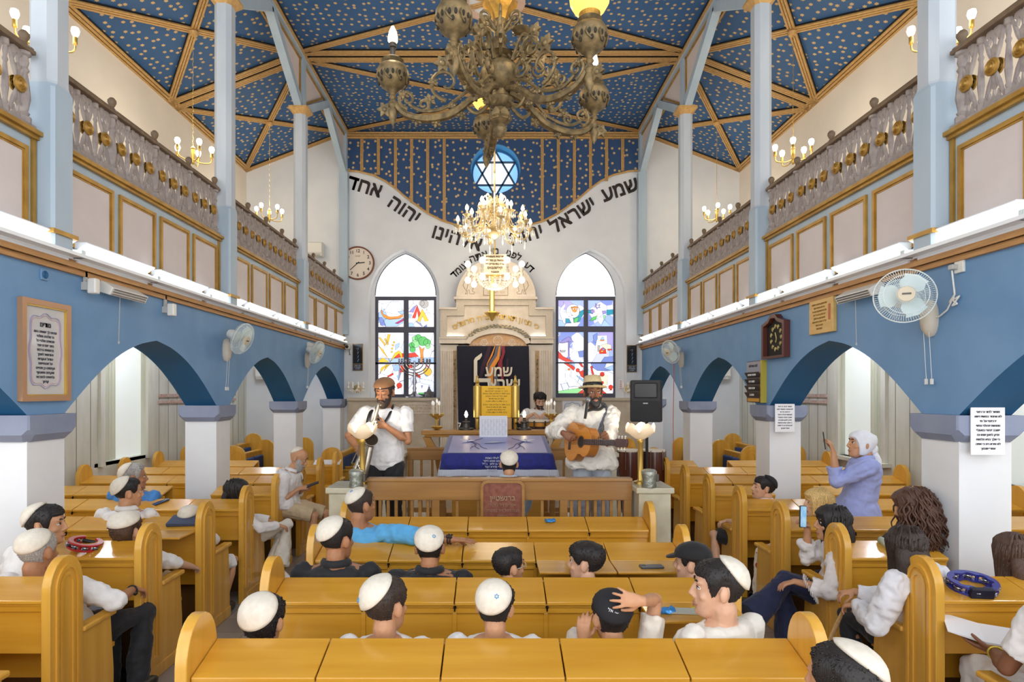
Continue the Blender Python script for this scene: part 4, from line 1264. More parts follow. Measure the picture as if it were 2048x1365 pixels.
rg = []
hx, hy = .59, .47
def cz(y): return .01 + .12 * (y + .45) / .9
NX, NY = 30, 16
out = MB()
ring = []
per = [(-hx + 2 * hx * i / NX, -hy) for i in range(NX)] + [(hx, -hy + 2 * hy * i / NY) for i in range(NY)] + [(hx - 2 * hx * i / NX, hy) for i in range(NX)] + [(-hx, hy - 2 * hy * i / NY) for i in range(NY)]
def lvl(off, dz, wav):
    r_ = []
    for i, (x, y) in enumerate(per):
        l = math.hypot(x, y)
        w = wav * math.sin(i * .9) * .5
        sx = 1 if x > 0 else -1
        nx_ = (sx if abs(abs(x) - hx) < 1e-6 else 0); ny_ = ((1 if y > 0 else -1) if abs(abs(y) - hy) < 1e-6 else 0)
        r_.append((x + nx_ * (off + w), y + ny_ * (off + w), cz(y) + dz))
    return r_
out.loft([[(x * .97, y * .97, cz(y) + .012) for x, y in per], lvl(0, .01, 0), lvl(.012, -.01, 0), lvl(.025, -.1, .012), lvl(.036, -.165, .025)], 0)
out.build('cloth', M_velv, cv, smooth='all')
fr = MB()
fr.loft([lvl(.039, -.16, .025), lvl(.043, -.165, .025), lvl(.048, -.22, .028), lvl(.042, -.22, .028)], 0, False)
low = lvl(.042, -.165, .025); lo2 = lvl(.048, -.228, .03)
for i in range(len(per)):
    j = (i + 1) % len(per)
    for t in (0, .2, .4, .6, .8):
        a = Vector(low[i]).lerp(Vector(low[j]), t); b = Vector(lo2[i]).lerp(Vector(lo2[j]), t)
        fr.tube([a, b], [.006, .009], 4)
fr.build('fringe', M_silver, cv)
pn = MB()
pn.add([(-.54, -.465, cz(-.465) + .016), (.54, -.465, cz(-.465) + .016), (.54, .42, cz(.42) + .016), (-.54, .42, cz(.42) + .016)], [(0, 1, 2, 3)])
tp = pn.build('clear_panel', mat('lavender_plastic', '#8289c2', .3, col2='#9a9dd0', scale=3), cv)
em = MB()
def bez2(l):
    return [((1 - t) * l[i][0] + t * l[i + 1][0] + .02 * math.sin(PI * t) * (-1) ** i, (1 - t) * l[i][1] + t * l[i + 1][1]) for i in range(len(l) - 1) for t in (0, .25, .5, .75)]
def tz(x, y): return (x, y, cz(y) + .02)
for s_ in (-1, 1):
    for k, line in enumerate((((.12, -.3), (.2, -.1), (.3, .05), (.22, .2), (.18, .3)), ((.2, -.3), (.26, -.05), (.35, .1), (.3, .25)), ((.3, -.3), (.24, -.1), (.3, 0)))):
        em.tube([tz(s_ * x, y) for x, y in bez2(line)], .0028, 5, 0)
    em.tube([tz(s_ * .42, .0), tz(s_ * .3, .1), tz(s_ * .45, .2)], [.003, .045, .003], 6, 1, flat=.1)
em.tube([tz(-.16, -.0), tz(-.05, .04), tz(.1, .05)], [.01, .05, .01], 6, 1, flat=.1)
em.build('embroidery', [mat('violet_thread', '#4b4a78', .7), mat('white_thread', '#dcdcea', .6)], tp)
for k, t in enumerate(('לעילוי נשמת', 'אבא ואמא היקר', 'צבי בן זלמן דב ז״ל', 'נ״י אחרא הנולד', 'ת.נ.צ.ב.ה')):
    text('cover_lettering', t, .029, facing((-.06, -hy - .042 - .005 * k, -.028 - .031 * k)), mat('silver_thread', '#dfe1ea', .5), cv, ext=.004)

# lectern beam on Y-shaped legs, with the golden scroll board behind the table
bm_ = empty('lectern_rail', (0, 8.0, ZP))
tag(bm_, 'honey wood rail on two Y-shaped supports behind the covered reading table', 'lectern')
xb0, xb1 = -.95, .93
MB().box(xb0, xb1, -.05, .2, 1.07, 1.13).box(xb0 + .04, xb1 - .04, -.03, .18, 1.04, 1.07).build('rail', M_honey, bm_, bevel=.01)
for x in (-.68, .68):
    q = MB()
    oy = [(-.05, 0), (.05, 0), (.055, .5), (.09, .72), (.2, .9), (.26, 1.04), (.16, 1.04), (.1, .93), (0, .83), (-.1, .93), (-.16, 1.04), (-.26, 1.04), (-.2, .9), (-.09, .72), (-.055, .5)]
    q.prism([(x + a, b) for a, b in oy], 0, .06, 'y')
    q.box(x - .2, x + .2, -.1, .2, 0, .05)
    q.build('support', M_honey, bm_, bevel=.006)
MB().box(-.16, .25, -.02, .16, 1.13, 1.3).build('stand_block', M_honey, bm_, bevel=.01)
sc_ = empty('scroll_plaque', (.045, 8.05, ZP + 1.3))
tag(sc_, 'golden scroll shaped blessing board on brass rollers above the lectern rail', 'plaque')
M_yel = mat('yellow_acrylic', '#ffc400', .5)
MB().box(-.2, .2, -.0, .012, -.0, .42).build('sheet', M_yel, sc_, bevel=.002)
for sg in (-1, 1):
    q = MB()
    q.lathe([(.02, -.16), (.028, -.14), (.028, -.02), (.055, 0), (.055, .42), (.03, .425), (.022, .45), (.034, .47), (.02, .5), (.012, .53), (.018, .545), (.001, .57)], 16, (sg * .255, .01, 0))
    q.build('roller', M_brass, sc_, smooth=True)
M_ink = mat('brown_ink', '#6b4a12', .6)
bl = ['ברכו את ה׳ המבורך', 'ברוך ה׳ המבורך לעולם ועד', 'ברוך אתה ה׳ אלהינו מלך העולם', 'אשר בחר בנו מכל העמים', 'ונתן לנו את תורתו', 'ברוך אתה ה׳ נותן התורה', 'ברוך אתה ה׳ אלהינו מלך העולם', 'אשר נתן לנו תורת אמת', 'וחיי עולם נטע בתוכנו', 'ברוך אתה ה׳ נותן התורה']
for k, t in enumerate(bl):
    text('blessing_lettering', t, .028, facing((0, -.003, .385 - k * .034 - (.012 if k > 5 else 0))), M_ink, sc_, ext=.001)
q = MB().box(-.15, .16, -.02, .02, -.1, -.045)
q.build('name_plate', M_brass, sc_)
text('plate_lettering', 'לזכר יוסף ומרים', .026, facing((0, -.022, -.072)), M_ink, sc_, ext=.001)
pg = empty('prayer_sheet', (.0, 7.3, ZP + 1.03))
tag(pg, 'white printed prayer sheet propped up on the back edge of the table cover', 'paper')
MB().box(-.165, .175, 0, .004, .05, .32).build('sheet', mat('printed_paper', '#e4e5ea', .6), pg)
q = MB()
for c in range(9):
    for k in range(14):
        x = -.14 + c * .035
        q.box(x, x + .018 + .008 * math.sin(c * 3 + k), -.003, -.001, .09 + k * .014, .093 + k * .014)
q.build('print', mat('grey_print', '#9b9ca6', .7), pg)

# electric memorial candles beside the scroll board
M_flame = mat('warm_bulb_glow', '#ffe6b8', .4, emit=14)
M_flame.cycles.emission_sampling = 'NONE'
M_globe = mat('white_bulb_glow', '#fff2dc', .4, emit=9)
M_globe.cycles.emission_sampling = 'NONE'
M_candle = mat('cream_candle', '#efe3cc', .5)
M_darkm = mat('dark_metal', '#55504a', .4, .7)
def lamp_light(loc, power, col, r=.08, parent=None):
    d = bpy.data.lights.new('glow', 'POINT')
    d.energy = power; d.color = col; d.shadow_soft_size = r
    o = bpy.data.objects.new('glow', d); COL.objects.link(o); o.location = loc
    if parent: o.parent = parent
    return o
WARM = (1, .86, .66)
for x, lab in ((-.36, 'electric memorial light with letter base left of the golden scroll board'), (.42, 'electric memorial light with letter base right of the golden scroll board')):
    r = empty('memorial_light', (x, 8.06, ZP + 1.13)); tag(r, lab, 'lamp', 'memorial lights')
    MB().lathe([(.001, 0), (.1, 0), (.1, .025), (.05, .03), (.04, .09), (.055, .1), (.055, .115), (.018, .12), (.018, .17), (.001, .17)], 14).build('base', M_darkm, r, smooth=True)
    MB().lathe([(.012, .17), (.024, .2), (.016, .235), (.001, .26)], 10).build('bulb', M_flame, r, smooth=True)
    text('base_letter', 'ל' if x < 0 else 'ד', .09, facing((-.09 if x < 0 else -.1, -.05, .07)), M_candle, r, ext=.006, bold=.003)

# tulip lamps and tins on the marble pillars
M_tulip = mat('frosted_tulip_glass', '#f7e3c6', .4, emit=.22, ecol='#ffd9a6')
for i, (x, lab, lab2) in enumerate(((PLX[0], 'brass post lamp with glass tulip shade on the left marble pillar', 'silver charity tin on the left marble pillar'), (PLX[1], 'brass post lamp with glass tulip shade on the right marble pillar', 'silver charity tin on the right marble pillar'))):
    q = P(723 if i == 0 else 1283, 850, PLY + .06)
    r = empty('tulip_lamp', (q.x, PLY + .1, PH)); tag(r, lab, 'lamp', 'tulip lamps')
    MB().lathe([(.06, 0), (.06, .02), (.03, .03), (.024, .05), (.024, .36), (.03, .37), (.03, .39), (.015, .4)], 14).build('post', M_brass, r, smooth=True)
    rings = []
    n = 30
    for t in range(9):
        ring = []
        for k in range(n):
            a = 2 * PI * k / n
            pet = abs(math.cos(2.5 * a))
            dip = (1 - pet ** .7) * max(0, (t - 3) / 5)
            zz = .40 + .155 * (t / 8) ** 1.3 * (1 - .6 * dip)
            rr = .02 + .115 * math.sin(min(1, t / 7) * PI / 2) - (.012 if t == 8 else 0)
            ring.append((rr * math.cos(a), rr * math.sin(a), zz))
        rings.append(ring)
    o = MB().loft(rings, 0, False).build('shade', M_tulip, r, smooth='all')
    md = o.modifiers.new('solid', 'SOLIDIFY'); md.thickness = .004
    MB().ball((0, 0, .515), .035, 14).build('bulb', M_globe, r, smooth='all')
    lamp_light((0, 0, .58), 5, WARM, .05, r)
    qx = P(715 if i == 0 else 1296, 930, PLY - .07)
    t = empty('charity_tin', (qx.x, PLY - .11, PH)); tag(t, lab2, 'tin', 'charity tins')
    MB().lathe([(.001, 0), (.062, 0), (.064, .01), (.058, .05), (.064, .1), (.064, .12), (.001, .12)], 18).build('body', mat('embossed_pewter', '#a3a79c', .35, .7, col2='#85897e', scale=30, bump=.6), t, smooth=True)
    MB().lathe([(.066, .12), (.066, .14), (.05, .155), (.02, .16), (.001, .16)], 18).build('lid', mat('pewter_lid', '#b4b8ae', .3, .7), t, smooth=True)
    MB().box(.058, .082, -.02, .02, .05, .115).build('padlock', M_darkm, t, bevel=.004)
# ------------------------------------------------------------------ chandeliers
M_anti = mat('dusty_antique_brass', '#8d7750', .55, .55, col2='#62553c', scale=26, bump=.4)
M_gilt = mat('bright_old_gilt', '#b98a35', .4, .7, col2='#8a6628', scale=20, bump=.3)
M_amber = mat('amber_glass_globe', '#f2c75c', .25, emit=1.0, ecol='#ffc95e')
M_cream_sock = mat('cream_socket', '#efe4d0', .5)
big = empty('brass_chandelier', (.045, 3.78, 4.0))
tag(big, 'large dusty antique brass chandelier with vase shaped lamps hanging nearest the camera', 'chandelier')
def spiral(c, r0, turns, dirx, dirz=1, n=14, start=0):
    """points of a scroll in the local (r,z) plane"""
    out = []
    for i in range(n + 1):
        t = i / n
        a = start + dirx * turns * 2 * PI * t
        r = r0 * (1 - .8 * t)
        out.append((c[0] + r * math.cos(a), c[1] + dirz * r * math.sin(a)))
    return out
def bez(p, n=16):
    """smooth curve through 2d points"""
    out = []
    q = [p[0]] + list(p) + [p[-1]]
    for i in range(1, len(q) - 2):
        for k in range(n):
            t = k / n
            f = lambda a, b, c, d: .5 * (2 * b + (c - a) * t + (2 * a - 5 * b + 4 * c - d) * t * t + (3 * b - a - 3 * c + d) * t ** 3)
            out.append((f(q[i - 1][0], q[i][0], q[i + 1][0], q[i + 2][0]), f(q[i - 1][1], q[i][1], q[i + 1][1], q[i + 2][1])))
    out.append(p[-1])
    return out
s_ = MB()
s_.lathe([(.001, -.36), (.03, -.34), (.045, -.3), (.03, -.27), (.06, -.25), (.075, -.235), (.05, -.21), (.04, -.17), (.075, -.15), (.09, -.12), (.06, -.1), (.05, -.06), (.09, -.03), (.12, .02), (.125, .06), (.1, .1), (.06, .125), (.05, .15), (.085, .17), (.05, .19), (.035, .24), (.05, .26), (.032, .29), (.03, .36), (.045, .38), (.03, .4)], 20)
for k in range(7):
    a = 2 * PI * k / 7
    s_.prism([(-.02, -.25), (.02, -.25), (.03, -.21), (0, -.18), (-.03, -.21)], .05, .065, 'y', 0, Matrix.Rotation(a, 4, 'Z'))
s_.build('centre_stem', M_anti, big, smooth=True)
cr_ = MB().lathe([(.03, .36), (.045, .39), (.06, .43), (.1, .47), (.105, .5), (.07, .52), (.03, .53), (.025, .6), (.02, .62), (.012, .63)], 24, lobes=8, amp=.07)
cr_.build('crown_cup', M_gilt, big, smooth=True)
MB().tube([(0, 0, .6), (0, 0, ZN - 4.0 - .1)], .014, 8).lathe([(.001, ZN - 4.12), (.08, ZN - 4.1), (.1, ZN - 4.0), (.001, ZN - 4.0)], 16).build('hanging_rod', M_gilt, big, smooth=True)
angs = [-43, 20, 98, 184, -112]
def leafs(mb, M, c, r, n, m=0):
    """a flower of pointed leaves about a point, in the arm plane"""
    for k in range(n):
        a = 2 * PI * k / n
        d = Vector((math.cos(a), .0, math.sin(a)))
        t = Vector((-math.sin(a), 0, math.cos(a)))
        p = Vector((c[0], 0, c[1]))
        mb.loft([[p + Vector((0, w, 0)) for w in (-.006, -.002, .002, .006)], [p + d * r * .5 + t * r * .28 + Vector((0, -.012, 0)), p + d * r * .5 - t * r * .28 + Vector((0, -.012, 0)), p + d * r * .5 - t * r * .28 + Vector((0, .012, 0)), p + d * r * .5 + t * r * .28 + Vector((0, .012, 0))], [p + d * r + Vector((0, w, 0)) for w in (-.004, .0, .004, .006)]], m, True, True, M)
    mb.ball((c[0], 0, c[1]), r * .38, 8, m, M)
for ai, ad in enumerate(angs):
    Mz = Matrix.Rotation(math.radians(ad), 4, 'Z')
    T = lambda pts: [Mz @ Vector((x, 0, z)) for x, z in pts]
    a = MB()
    main = bez([(.06, -.06), (.16, -.1), (.3, -.21), (.46, -.25), (.6, -.22), (.67, -.14)], 8)
    a.tube(T(main), [.02 + .012 * math.sin(PI * i / (len(main) - 1)) for i in range(len(main))], 8, flat=.8)
    a.tube(T(bez([(.08, -.02), (.2, -.06), (.34, -.17), (.48, -.2), (.57, -.16)], 6)), .011, 6)
    for sp in (spiral((.58, -.13), .06, 1.3, 1, 1, 16, -PI / 2), spiral((.34, -.02), .11, 1.1, 1, 1, 18, -PI / 2), spiral((.25, .12), .08, 1.2, -1, 1, 16, PI), spiral((.17, .02), .06, 1.3, -1, 1, 14, 0), spiral((.48, -.16), .04, 1.2, -1, 1, 10, -PI / 2)):
        a.tube(T(sp), [.013 * (1 - .5 * i / len(sp)) for i in range(len(sp))], 6)
    a.tube(T(bez([(.1, .1), (.18, .22), (.27, .16), (.34, .08)], 6)), .012, 6)
    a.tube(T(bez([(.05, -.12), (.14, -.2), (.2, -.17), (.2, -.12)], 6)), .012, 6)
    leafs(a, Mz, (.36, .1), .06, 6); leafs(a, Mz, (.44, -.13), .045, 5); leafs(a, Mz, (.24, -.22), .035, 5); leafs(a, Mz, (.72, -.2), .05, 6); leafs(a, Mz, (.28, .21), .05, 6)
    for lp in ((.14, -.08), (.3, -.17), (.4, -.27), (.52, -.26), (.6, -.1), (.2, .06), (.42, -.02)):
        leafs(a, Mz, lp, .036, 5)
    a.lathe([(.001, -.3), (.018, -.27), (.03, -.22), (.02, -.19), (.03, -.17), (.018, -.15)], 10, tuple(Mz @ Vector((.67, 0, 0))))
    arm = a.build('arm', M_anti, big, smooth=True)
    base = Mz @ Vector((.67, 0, -.16))
    v = MB()
    v.lathe([(.014, 0), (.022, .012), (.014, .025), (.024, .04), (.015, .053), (.026, .07), (.04, .085), (.07, .105), (.092, .14), (.1, .175), (.097, .205), (.084, .228), (.06, .24), (.05, .245), (.062, .255), (.07, .265), (.05, .28), (.03, .29)], 20, lobes=0)
    for k in range(8):
        al = 2 * PI * k / 8
        Mv = Matrix.Rotation(al, 4, 'Z')
        for dx, dz in ((-.016, .008), (.016, .008), (0, -.022)):
            v.ball((dx, .091 + dz * .25, .15 + dz), (.009, .008, .017), 8, 1, Mv)
        v.tube([Mv @ Vector((.036 * math.sin(t * .7), .094 - .004 * abs(t - 2), .118 + .018 * t)) for t in range(5)], [.004, .007, .008, .006, .003], 6)
    vo = v.build('vase', [M_anti, mat('opening_shade', '#2b2419', .8)], arm, smooth=True, loc=base)  # solid dark drops paint in the shade of pierced openings
    if ai in (0, 2):
        MB().lathe([(.045, .285), (.05, .3), (.085, .32), (.108, .36), (.112, .395), (.1, .43), (.075, .455), (.05, .47), (.05, .48)], 22).build('globe', M_amber, arm, smooth='all', loc=base)
        MB().lathe([(.055, .27), (.058, .3), (.05, .305), (.05, .27)], 24, lobes=24, amp=.03).build('gallery_ring', M_gilt, arm, loc=base)
        lamp_light(tuple(base + Vector((0, 0, .62))), 6, WARM, .06, big)
    elif ai in (1, 3):
        MB().lathe([(.016, .285), (.018, .33), (.016, .345), (.024, .35), (.026, .37), (.02, .38)], 12).build('bulb_holder', M_darkm, arm, smooth=True, loc=base)
        MB().lathe([(.018, .372), (.03, .39), (.031, .41), (.022, .45), (.008, .48), (.001, .485)], 12).build('bulb', M_flame if ai == 3 else mat('faint_glow_bulb', '#f4f0e6', .2, emit=.3), arm, smooth='all', loc=base)  # the second arm's bulb is off; a faint glow is put into its material
        if ai == 3: lamp_light(tuple(base + Vector((0, 0, .56))), 6, WARM, .04, big)
for k in range(6):   # upper scrolls with small dishes
    Mz = Matrix.Rotation(math.radians(30 + 60 * k), 4, 'Z')
    T = lambda pts: [Mz @ Vector((x, 0, z)) for x, z in pts]
    a = MB()
    a.tube(T(bez([(.03, .2), (.09, .12), (.16, .18), (.15, .26), (.1, .27)], 6)), .011, 6)
    a.tube(T(bez([(.03, .32), (.1, .38), (.15, .33), (.13, .27)], 6)), .01, 6)
    a.tube(T(spiral((.1, .38), .05, 1.2, 1, 1, 12, -PI / 2)), .009, 6)
    if k % 2: a.lathe([(.001, .25), (.03, .255), (.06, .28), (.055, .285), (.001, .27)], 12, tuple(Mz @ Vector((.15, 0, 0))))
    leafs(a, Mz, (.2, .16), .05, 6)
    a.build('upper_scroll', M_anti, big, smooth=True)

# crystal chandelier in the middle of the hall
M_goldarm = mat('pale_gold_metal', '#dcc48d', .35, .5)
M_crystal = mat('cut_crystal', '#fff7e8', .05, spec=1.0, coat=.6, emit=.03, ecol='#ffe9c4')
def crystal_chandelier(loc, label, tiers, name='crystal_chandelier', ztop=ZN):
    r = empty(name, loc); tag(r, label, 'chandelier')
    s = MB()
    s.lathe([(.001, -.2), (.03, -.18), (.09, -.14), (.1, -.11), (.04, -.08), (.025, -.04), (.04, 0), (.03, .06), (.05, .1), (.03, .14), (.022, .2), (.04, .24), (.02, .28), (.02, .4)], 16)
    s.tube([(0, 0, .45), (0, 0, ztop - loc[2])], .012, 8)
    s.lathe([(.012, 1.23), (.03, 1.25), (.07, 1.31), (.075, 1.32), (.012, 1.325)], 16)
    s.build('stem', M_goldarm, r, smooth=True)
    for (n, rad, z, off) in tiers:
        for k in range(n):
            al = 2 * PI * (k + off) / n
            Mz = Matrix.Rotation(al, 4, 'Z')
            a = MB()
            pts = bez([(.04, z), (rad * .4, z + .04), (rad * .6, z - .1), (rad * .85, z - .12), (rad, z - .0)], 6)
            a.tube([Mz @ Vector((x, 0, zz)) for x, zz in pts], .011, 6)
            a.tube([Mz @ Vector((x, 0, zz)) for x, zz in bez([(.03, z + .12), (rad * .35, z + .2), (rad * .5, z + .08), (rad * .42, z + .04)], 5)], .008, 6)
            e = tuple(Mz @ Vector((rad, 0, z)))
            a.lathe([(.01, -.01), (.045, .01), (.062, .025), (.045, .02), (.015, .012), (.015, .03)], 12, e)
            arm = a.build('arm', M_goldarm, r, smooth=True)
            MB().lathe([(.014, .02), (.016, .09), (.001, .09)], 8, e).build('candle', M_cream_sock, arm, smooth=True)
            MB().lathe([(.014, .085), (.024, .105), (.024, .12), (.014, .15), (.001, .17)], 10, e).build('bulb', M_flame, arm, smooth='all')
            d = MB()
            for q in range(6):
                b = 2 * PI * q / 6
                c = (e[0] + .055 * math.cos(b), e[1] + .055 * math.sin(b), e[2] - .0)
                d.lathe([(.001, -.085), (.009, -.07), (.012, -.055), (.003, -.03), (.006, -.02), (.003, -.01), (.001, .01)], 6, c)
            d.lathe([(.001, -.17), (.013, -.14), (.015, -.12), (.004, -.09), (.007, -.08), (.001, -.01)], 6, tuple(Mz @ Vector((rad * .85, 0, z - .11))))
            for t in range(12):
                u = t / 11
                x = .04 + (rad - .04) * u
                d.ball(tuple(Mz @ Vector((x, .0, z + .12 - .16 * math.sin(PI * u) - .1 * u))), .009, 6)
            d.build('crystal_drops', M_crystal, arm)
    return r
cc = crystal_chandelier((.02, 8.5, 4.4), 'large lit crystal chandelier with candle bulbs below the round star window', [(8, .52, -.05, .2), (8, .42, .08, .55), (5, .24, .2, .1)])
b = MB()
for k in range(8):
    Mz = Matrix.Rotation(2 * PI * k / 8, 4, 'Z')
    b.tube([Mz @ Vector((x, 0, z)) for x, z in bez([(.03, .26), (.1, .3), (.16, .37), (.13, .42), (.1, .38)], 6)], .012, 6)
    for t in range(14):
        b.ball(tuple(Mz @ Vector((.05 + .1 * math.sin(t / 13 * PI), .0, (.08 + .28 * t / 13)))), .013, 6)
b.build('crystal_crown', M_crystal, cc)
for z in (-.35, .75):
    lamp_light((0, 0, z), 20, WARM, .3, cc)

rc = empty('basket_chandelier', (.035, 11.4, 4.24)); tag(rc, 'small lit chandelier with round bulbs and crystal basket carrying a plaque, before the ark', 'chandelier')
q = MB().tube([(0, 0, -.2), (0, 0, ZN - 4.18)], .012, 8)
q.lathe([(.05, .2), (.17, .22), (.17, .3), (.05, .32)], 18)
q.lathe([(.02, -.02), (.05, 0), (.3, .02), (.32, .05), (.3, .06), (.03, .05)], 24)
q.build('frame', M_brass, rc, smooth=True)
b = MB()
for k in range(20):
    Mz = Matrix.Rotation(2 * PI * k / 20, 4, 'Z')
    for t in range(10):
        u = t / 9
        b.ball(tuple(Mz @ Vector((.31 * math.cos(u * PI / 2) + .03, 0, .02 - .27 * math.sin(u * PI / 2)))), .017, 6)
        if t < 6: b.ball(tuple(Mz @ Vector((.31 - .2 * u, 0, .05 + .2 * u))), .014, 6)
b.build('crystal_basket', M_crystal, rc)
for k in range(7):
    Mz = Matrix.Rotation(2 * PI * (k + .5) / 7 + .22, 4, 'Z')
    a = MB().tube([Mz @ Vector((x, 0, z)) for x, z in bez([(.3, .04), (.4, 0), (.5, .05), (.52, .06)], 5)], .012, 6)
    for sg in (1, -1):
        a.lathe([(.001, sg * .0), (.03, sg * .02), (.03, sg * .09), (.02, sg * .1)], 10, tuple(Mz @ Vector((.52, 0, .05))))
    arm = a.build('arm', M_cream_sock, rc, smooth=True)
    for sg in (1, -1):
        MB().ball(tuple(Mz @ Vector((.52, 0, .05 + sg * .15))), (.055, .055, .062), 12).build('bulb', M_globe, arm, smooth='all')
lamp_light((0, 0, -.4), 16, WARM, .3, rc)
lamp_light((0, 0, .5), 16, WARM, .3, rc)
pl = MB().box(-.21, .21, -.012, .0, -.1, .27).build('plaque', mat('cream_plaque', '#efe0bd', .5), rc, loc=(0, -.36, .06))
for z, t, sz in ((.225, 'תרומת משפחת', .052), (.155, 'שמואל בן מזל ז״ל', .05), (.09, 'שרה בת מרים ז״ל', .05), (.02, 'קירשנבוים', .068), (-.055, 'ת.נ.צ.ב.ה', .04)):
    text('plaque_lettering', t, sz, facing((0, -.015, z)), M_ink, pl, bold=.002)
nt_ = empty('eternal_lamp', (-.02, 12.0, 3.55)); tag(nt_, 'brass eternal lamp hanging on a rod straight before the ark verse', 'lamp')
MB().lathe([(.001, -.1), (.03, -.08), (.05, -.03), (.08, 0), (.15, .06), (.14, .08), (.08, .08), (.05, .1), (.05, .5), (.06, .52), (.04, .56), (.03, .62), (.05, .66), (.02, .72), (.008, .75)], 18, lobes=6, amp=.06).build('body', M_brass, nt_, smooth=True)
MB().tube([(0, 0, .7), (0, 0, ZN - 3.55)], .006, 6).build('chain', M_brass, nt_)

# small brass chandeliers over the galleries
def small_chandelier(loc, label, top, rot):
    r = empty('gallery_chandelier', loc, rot); tag(r, label, 'chandelier', 'small brass chandeliers over the galleries')
    MB().lathe([(.001, -.1), (.015, -.09), (.025, -.06), (.025, .12), (.035, .13), (.02, .15), (.006, .17)], 12).build('stem', M_brass, r, smooth=True)
    c = MB()
    n = int((top - loc[2] - .15) / .05)
    for k in range(n):
        z = .15 + k * .05
        c.tube([(0, 0, z), (.008 if k % 2 else 0, 0 if k % 2 else .008, z + .025), (0, 0, z + .05)], .0035, 4)
    c.build('chain', M_brass, r)
    for k in range(5):
        Mz = Matrix.Rotation(2 * PI * k / 5, 4, 'Z')
        a = MB().tube([Mz @ Vector((x, 0, z)) for x, z in bez([(.02, -.03), (.1, -.06), (.2, -.05), (.235, -.02), (.24, .04)], 5)], .008, 6)
        a.lathe([(.016, .03), (.02, .04), (.02, .1), (.012, .11)], 10, tuple(Mz @ Vector((.24, 0, 0))))
        arm = a.build('arm', M_brass, r, smooth=True)
        MB().lathe([(.014, .1), (.03, .13), (.038, .16), (.03, .19), (.001, .205)], 10, tuple(Mz @ Vector((.24, 0, 0)))).build('bulb', M_globe, arm, smooth='all')
    lamp_light((0, 0, .3), 17, WARM, .25, r)
XM = (A + B) / 2
for s_, nm in ((-1, 'left'), (1, 'right')):
    for y, w in ((5.7, 'nearest the camera'), (8.5, 'middle one of three'), (11.4, 'nearest the far wall')):
        small_chandelier((s_ * XM, y, 5.36), 'small lit brass chandelier over the %s gallery, %s' % (nm, w), zs(XM) - .06, .5 * y)
# ------------------------------------------------------------------ things on the walls
M_ivory = mat('ivory_plastic', '#e4e2da', .4)
M_greyp = mat('grey_plastic', '#b8b7b2', .45)
M_blackp = mat('black_plastic', '#1c1c1e', .4)
M_paper = mat('white_paper', '#eeeef0', .6)
M_print = mat('dark_print', '#55555c', .7)
M_frost = mat('milky_fan_blade', '#d5e6e6', .3)
# wall clock
ck = empty('wall_clock', (wx(716), YB - .002, wz(527))); tag(ck, 'round brown rimmed wall clock showing twenty to three on the far wall', 'clock')
Mx = Matrix.Rotation(PI / 2, 4, 'X')
R_ = .36
MB().lathe([(R_ - .03, 0), (R_, .0), (R_, .04), (R_ - .012, .055), (R_ - .03, .04)], 40, M=Mx, ring=True).build('rim', mat('brown_clock_rim', '#7d4a35', .4), ck, smooth=True)
MB().lathe([(.001, 0), (R_ - .02, 0), (R_ - .02, .02), (.001, .02)], 40, M=Mx).build('dial', mat('clock_dial', '#e9dccb', .5), ck)
for k in range(1, 13):
    a = math.radians(90 - 30 * k)
    text('numeral', str(k), .095, facing((.26 * math.cos(a), -.022, .26 * math.sin(a))), M_ink if False else mat('clock_numerals', '#3a3531', .6), ck, rtl=False, bold=.002)
text('dial_lettering', 'GOLF', .045, facing((0, -.022, .15)), mat('clock_grey', '#8a8078', .6), ck, rtl=False)
for nm_, a, l, w in (('hour_hand', 5, .15, .022), ('minute_hand', 222, .22, .016)):
    d = math.radians(a)
    MB().bar((-.04 * math.cos(d), -.028, -.04 * math.sin(d)), (l * math.cos(d), -.028, l * math.sin(d)), .004, w, (-math.sin(d), 0, math.cos(d))).build(nm_, M_blackp, ck)
# air conditioners
def aircon(x, y, z, w, lab, sx=1):
    r = empty('air_conditioner', (x, y, z)); tag(r, lab, 'air conditioner')
    MB().prism([(0, -.15), (-.17, -.15), (-.22, -.08), (-.22, .12), (-.18, .15), (0, .15)], -w / 2, w / 2, 'x').build('body', M_ivory, r, bevel=.012)
    MB().box(-w / 2 + .05, w / 2 - .05, -.2, -.17, -.145, -.1).build('louver', M_greyp, r)
aircon(-3.87, YB, 5.07, .5, 'white air conditioner on the far wall above the left gallery')
aircon(4.72, YB, 2.45, .62, 'white air conditioner on the far wall seen through the right arch')
aircon(-4.72, YB, 2.45, .62, 'white air conditioner on the far wall seen through the left arch')

def wallbox(name, s_, y0, y1, z0, z1, d=.03):
    """root on an arcade wall, local frame: x to the right for the viewer, y into the wall, z up"""
    return Matrix.Translation((s_ * A, (y0 + y1) / 2, (z0 + z1) / 2)) @ Matrix(((0, -1, 0), (1, 0, 0), (0, 0, 1))).to_4x4() if s_ < 0 else Matrix.Translation((s_ * A, (y0 + y1) / 2, (z0 + z1) / 2)) @ Matrix(((0, 1, 0), (-1, 0, 0), (0, 0, 1))).to_4x4()
def wroot(name, s_, y, z, lab, cat, group=None):
    r = empty(name); r.matrix_world = wallbox(name, s_, y, y, z, z)
    r.location = (s_ * A, y, z)
    return tag(r, lab, cat, group)
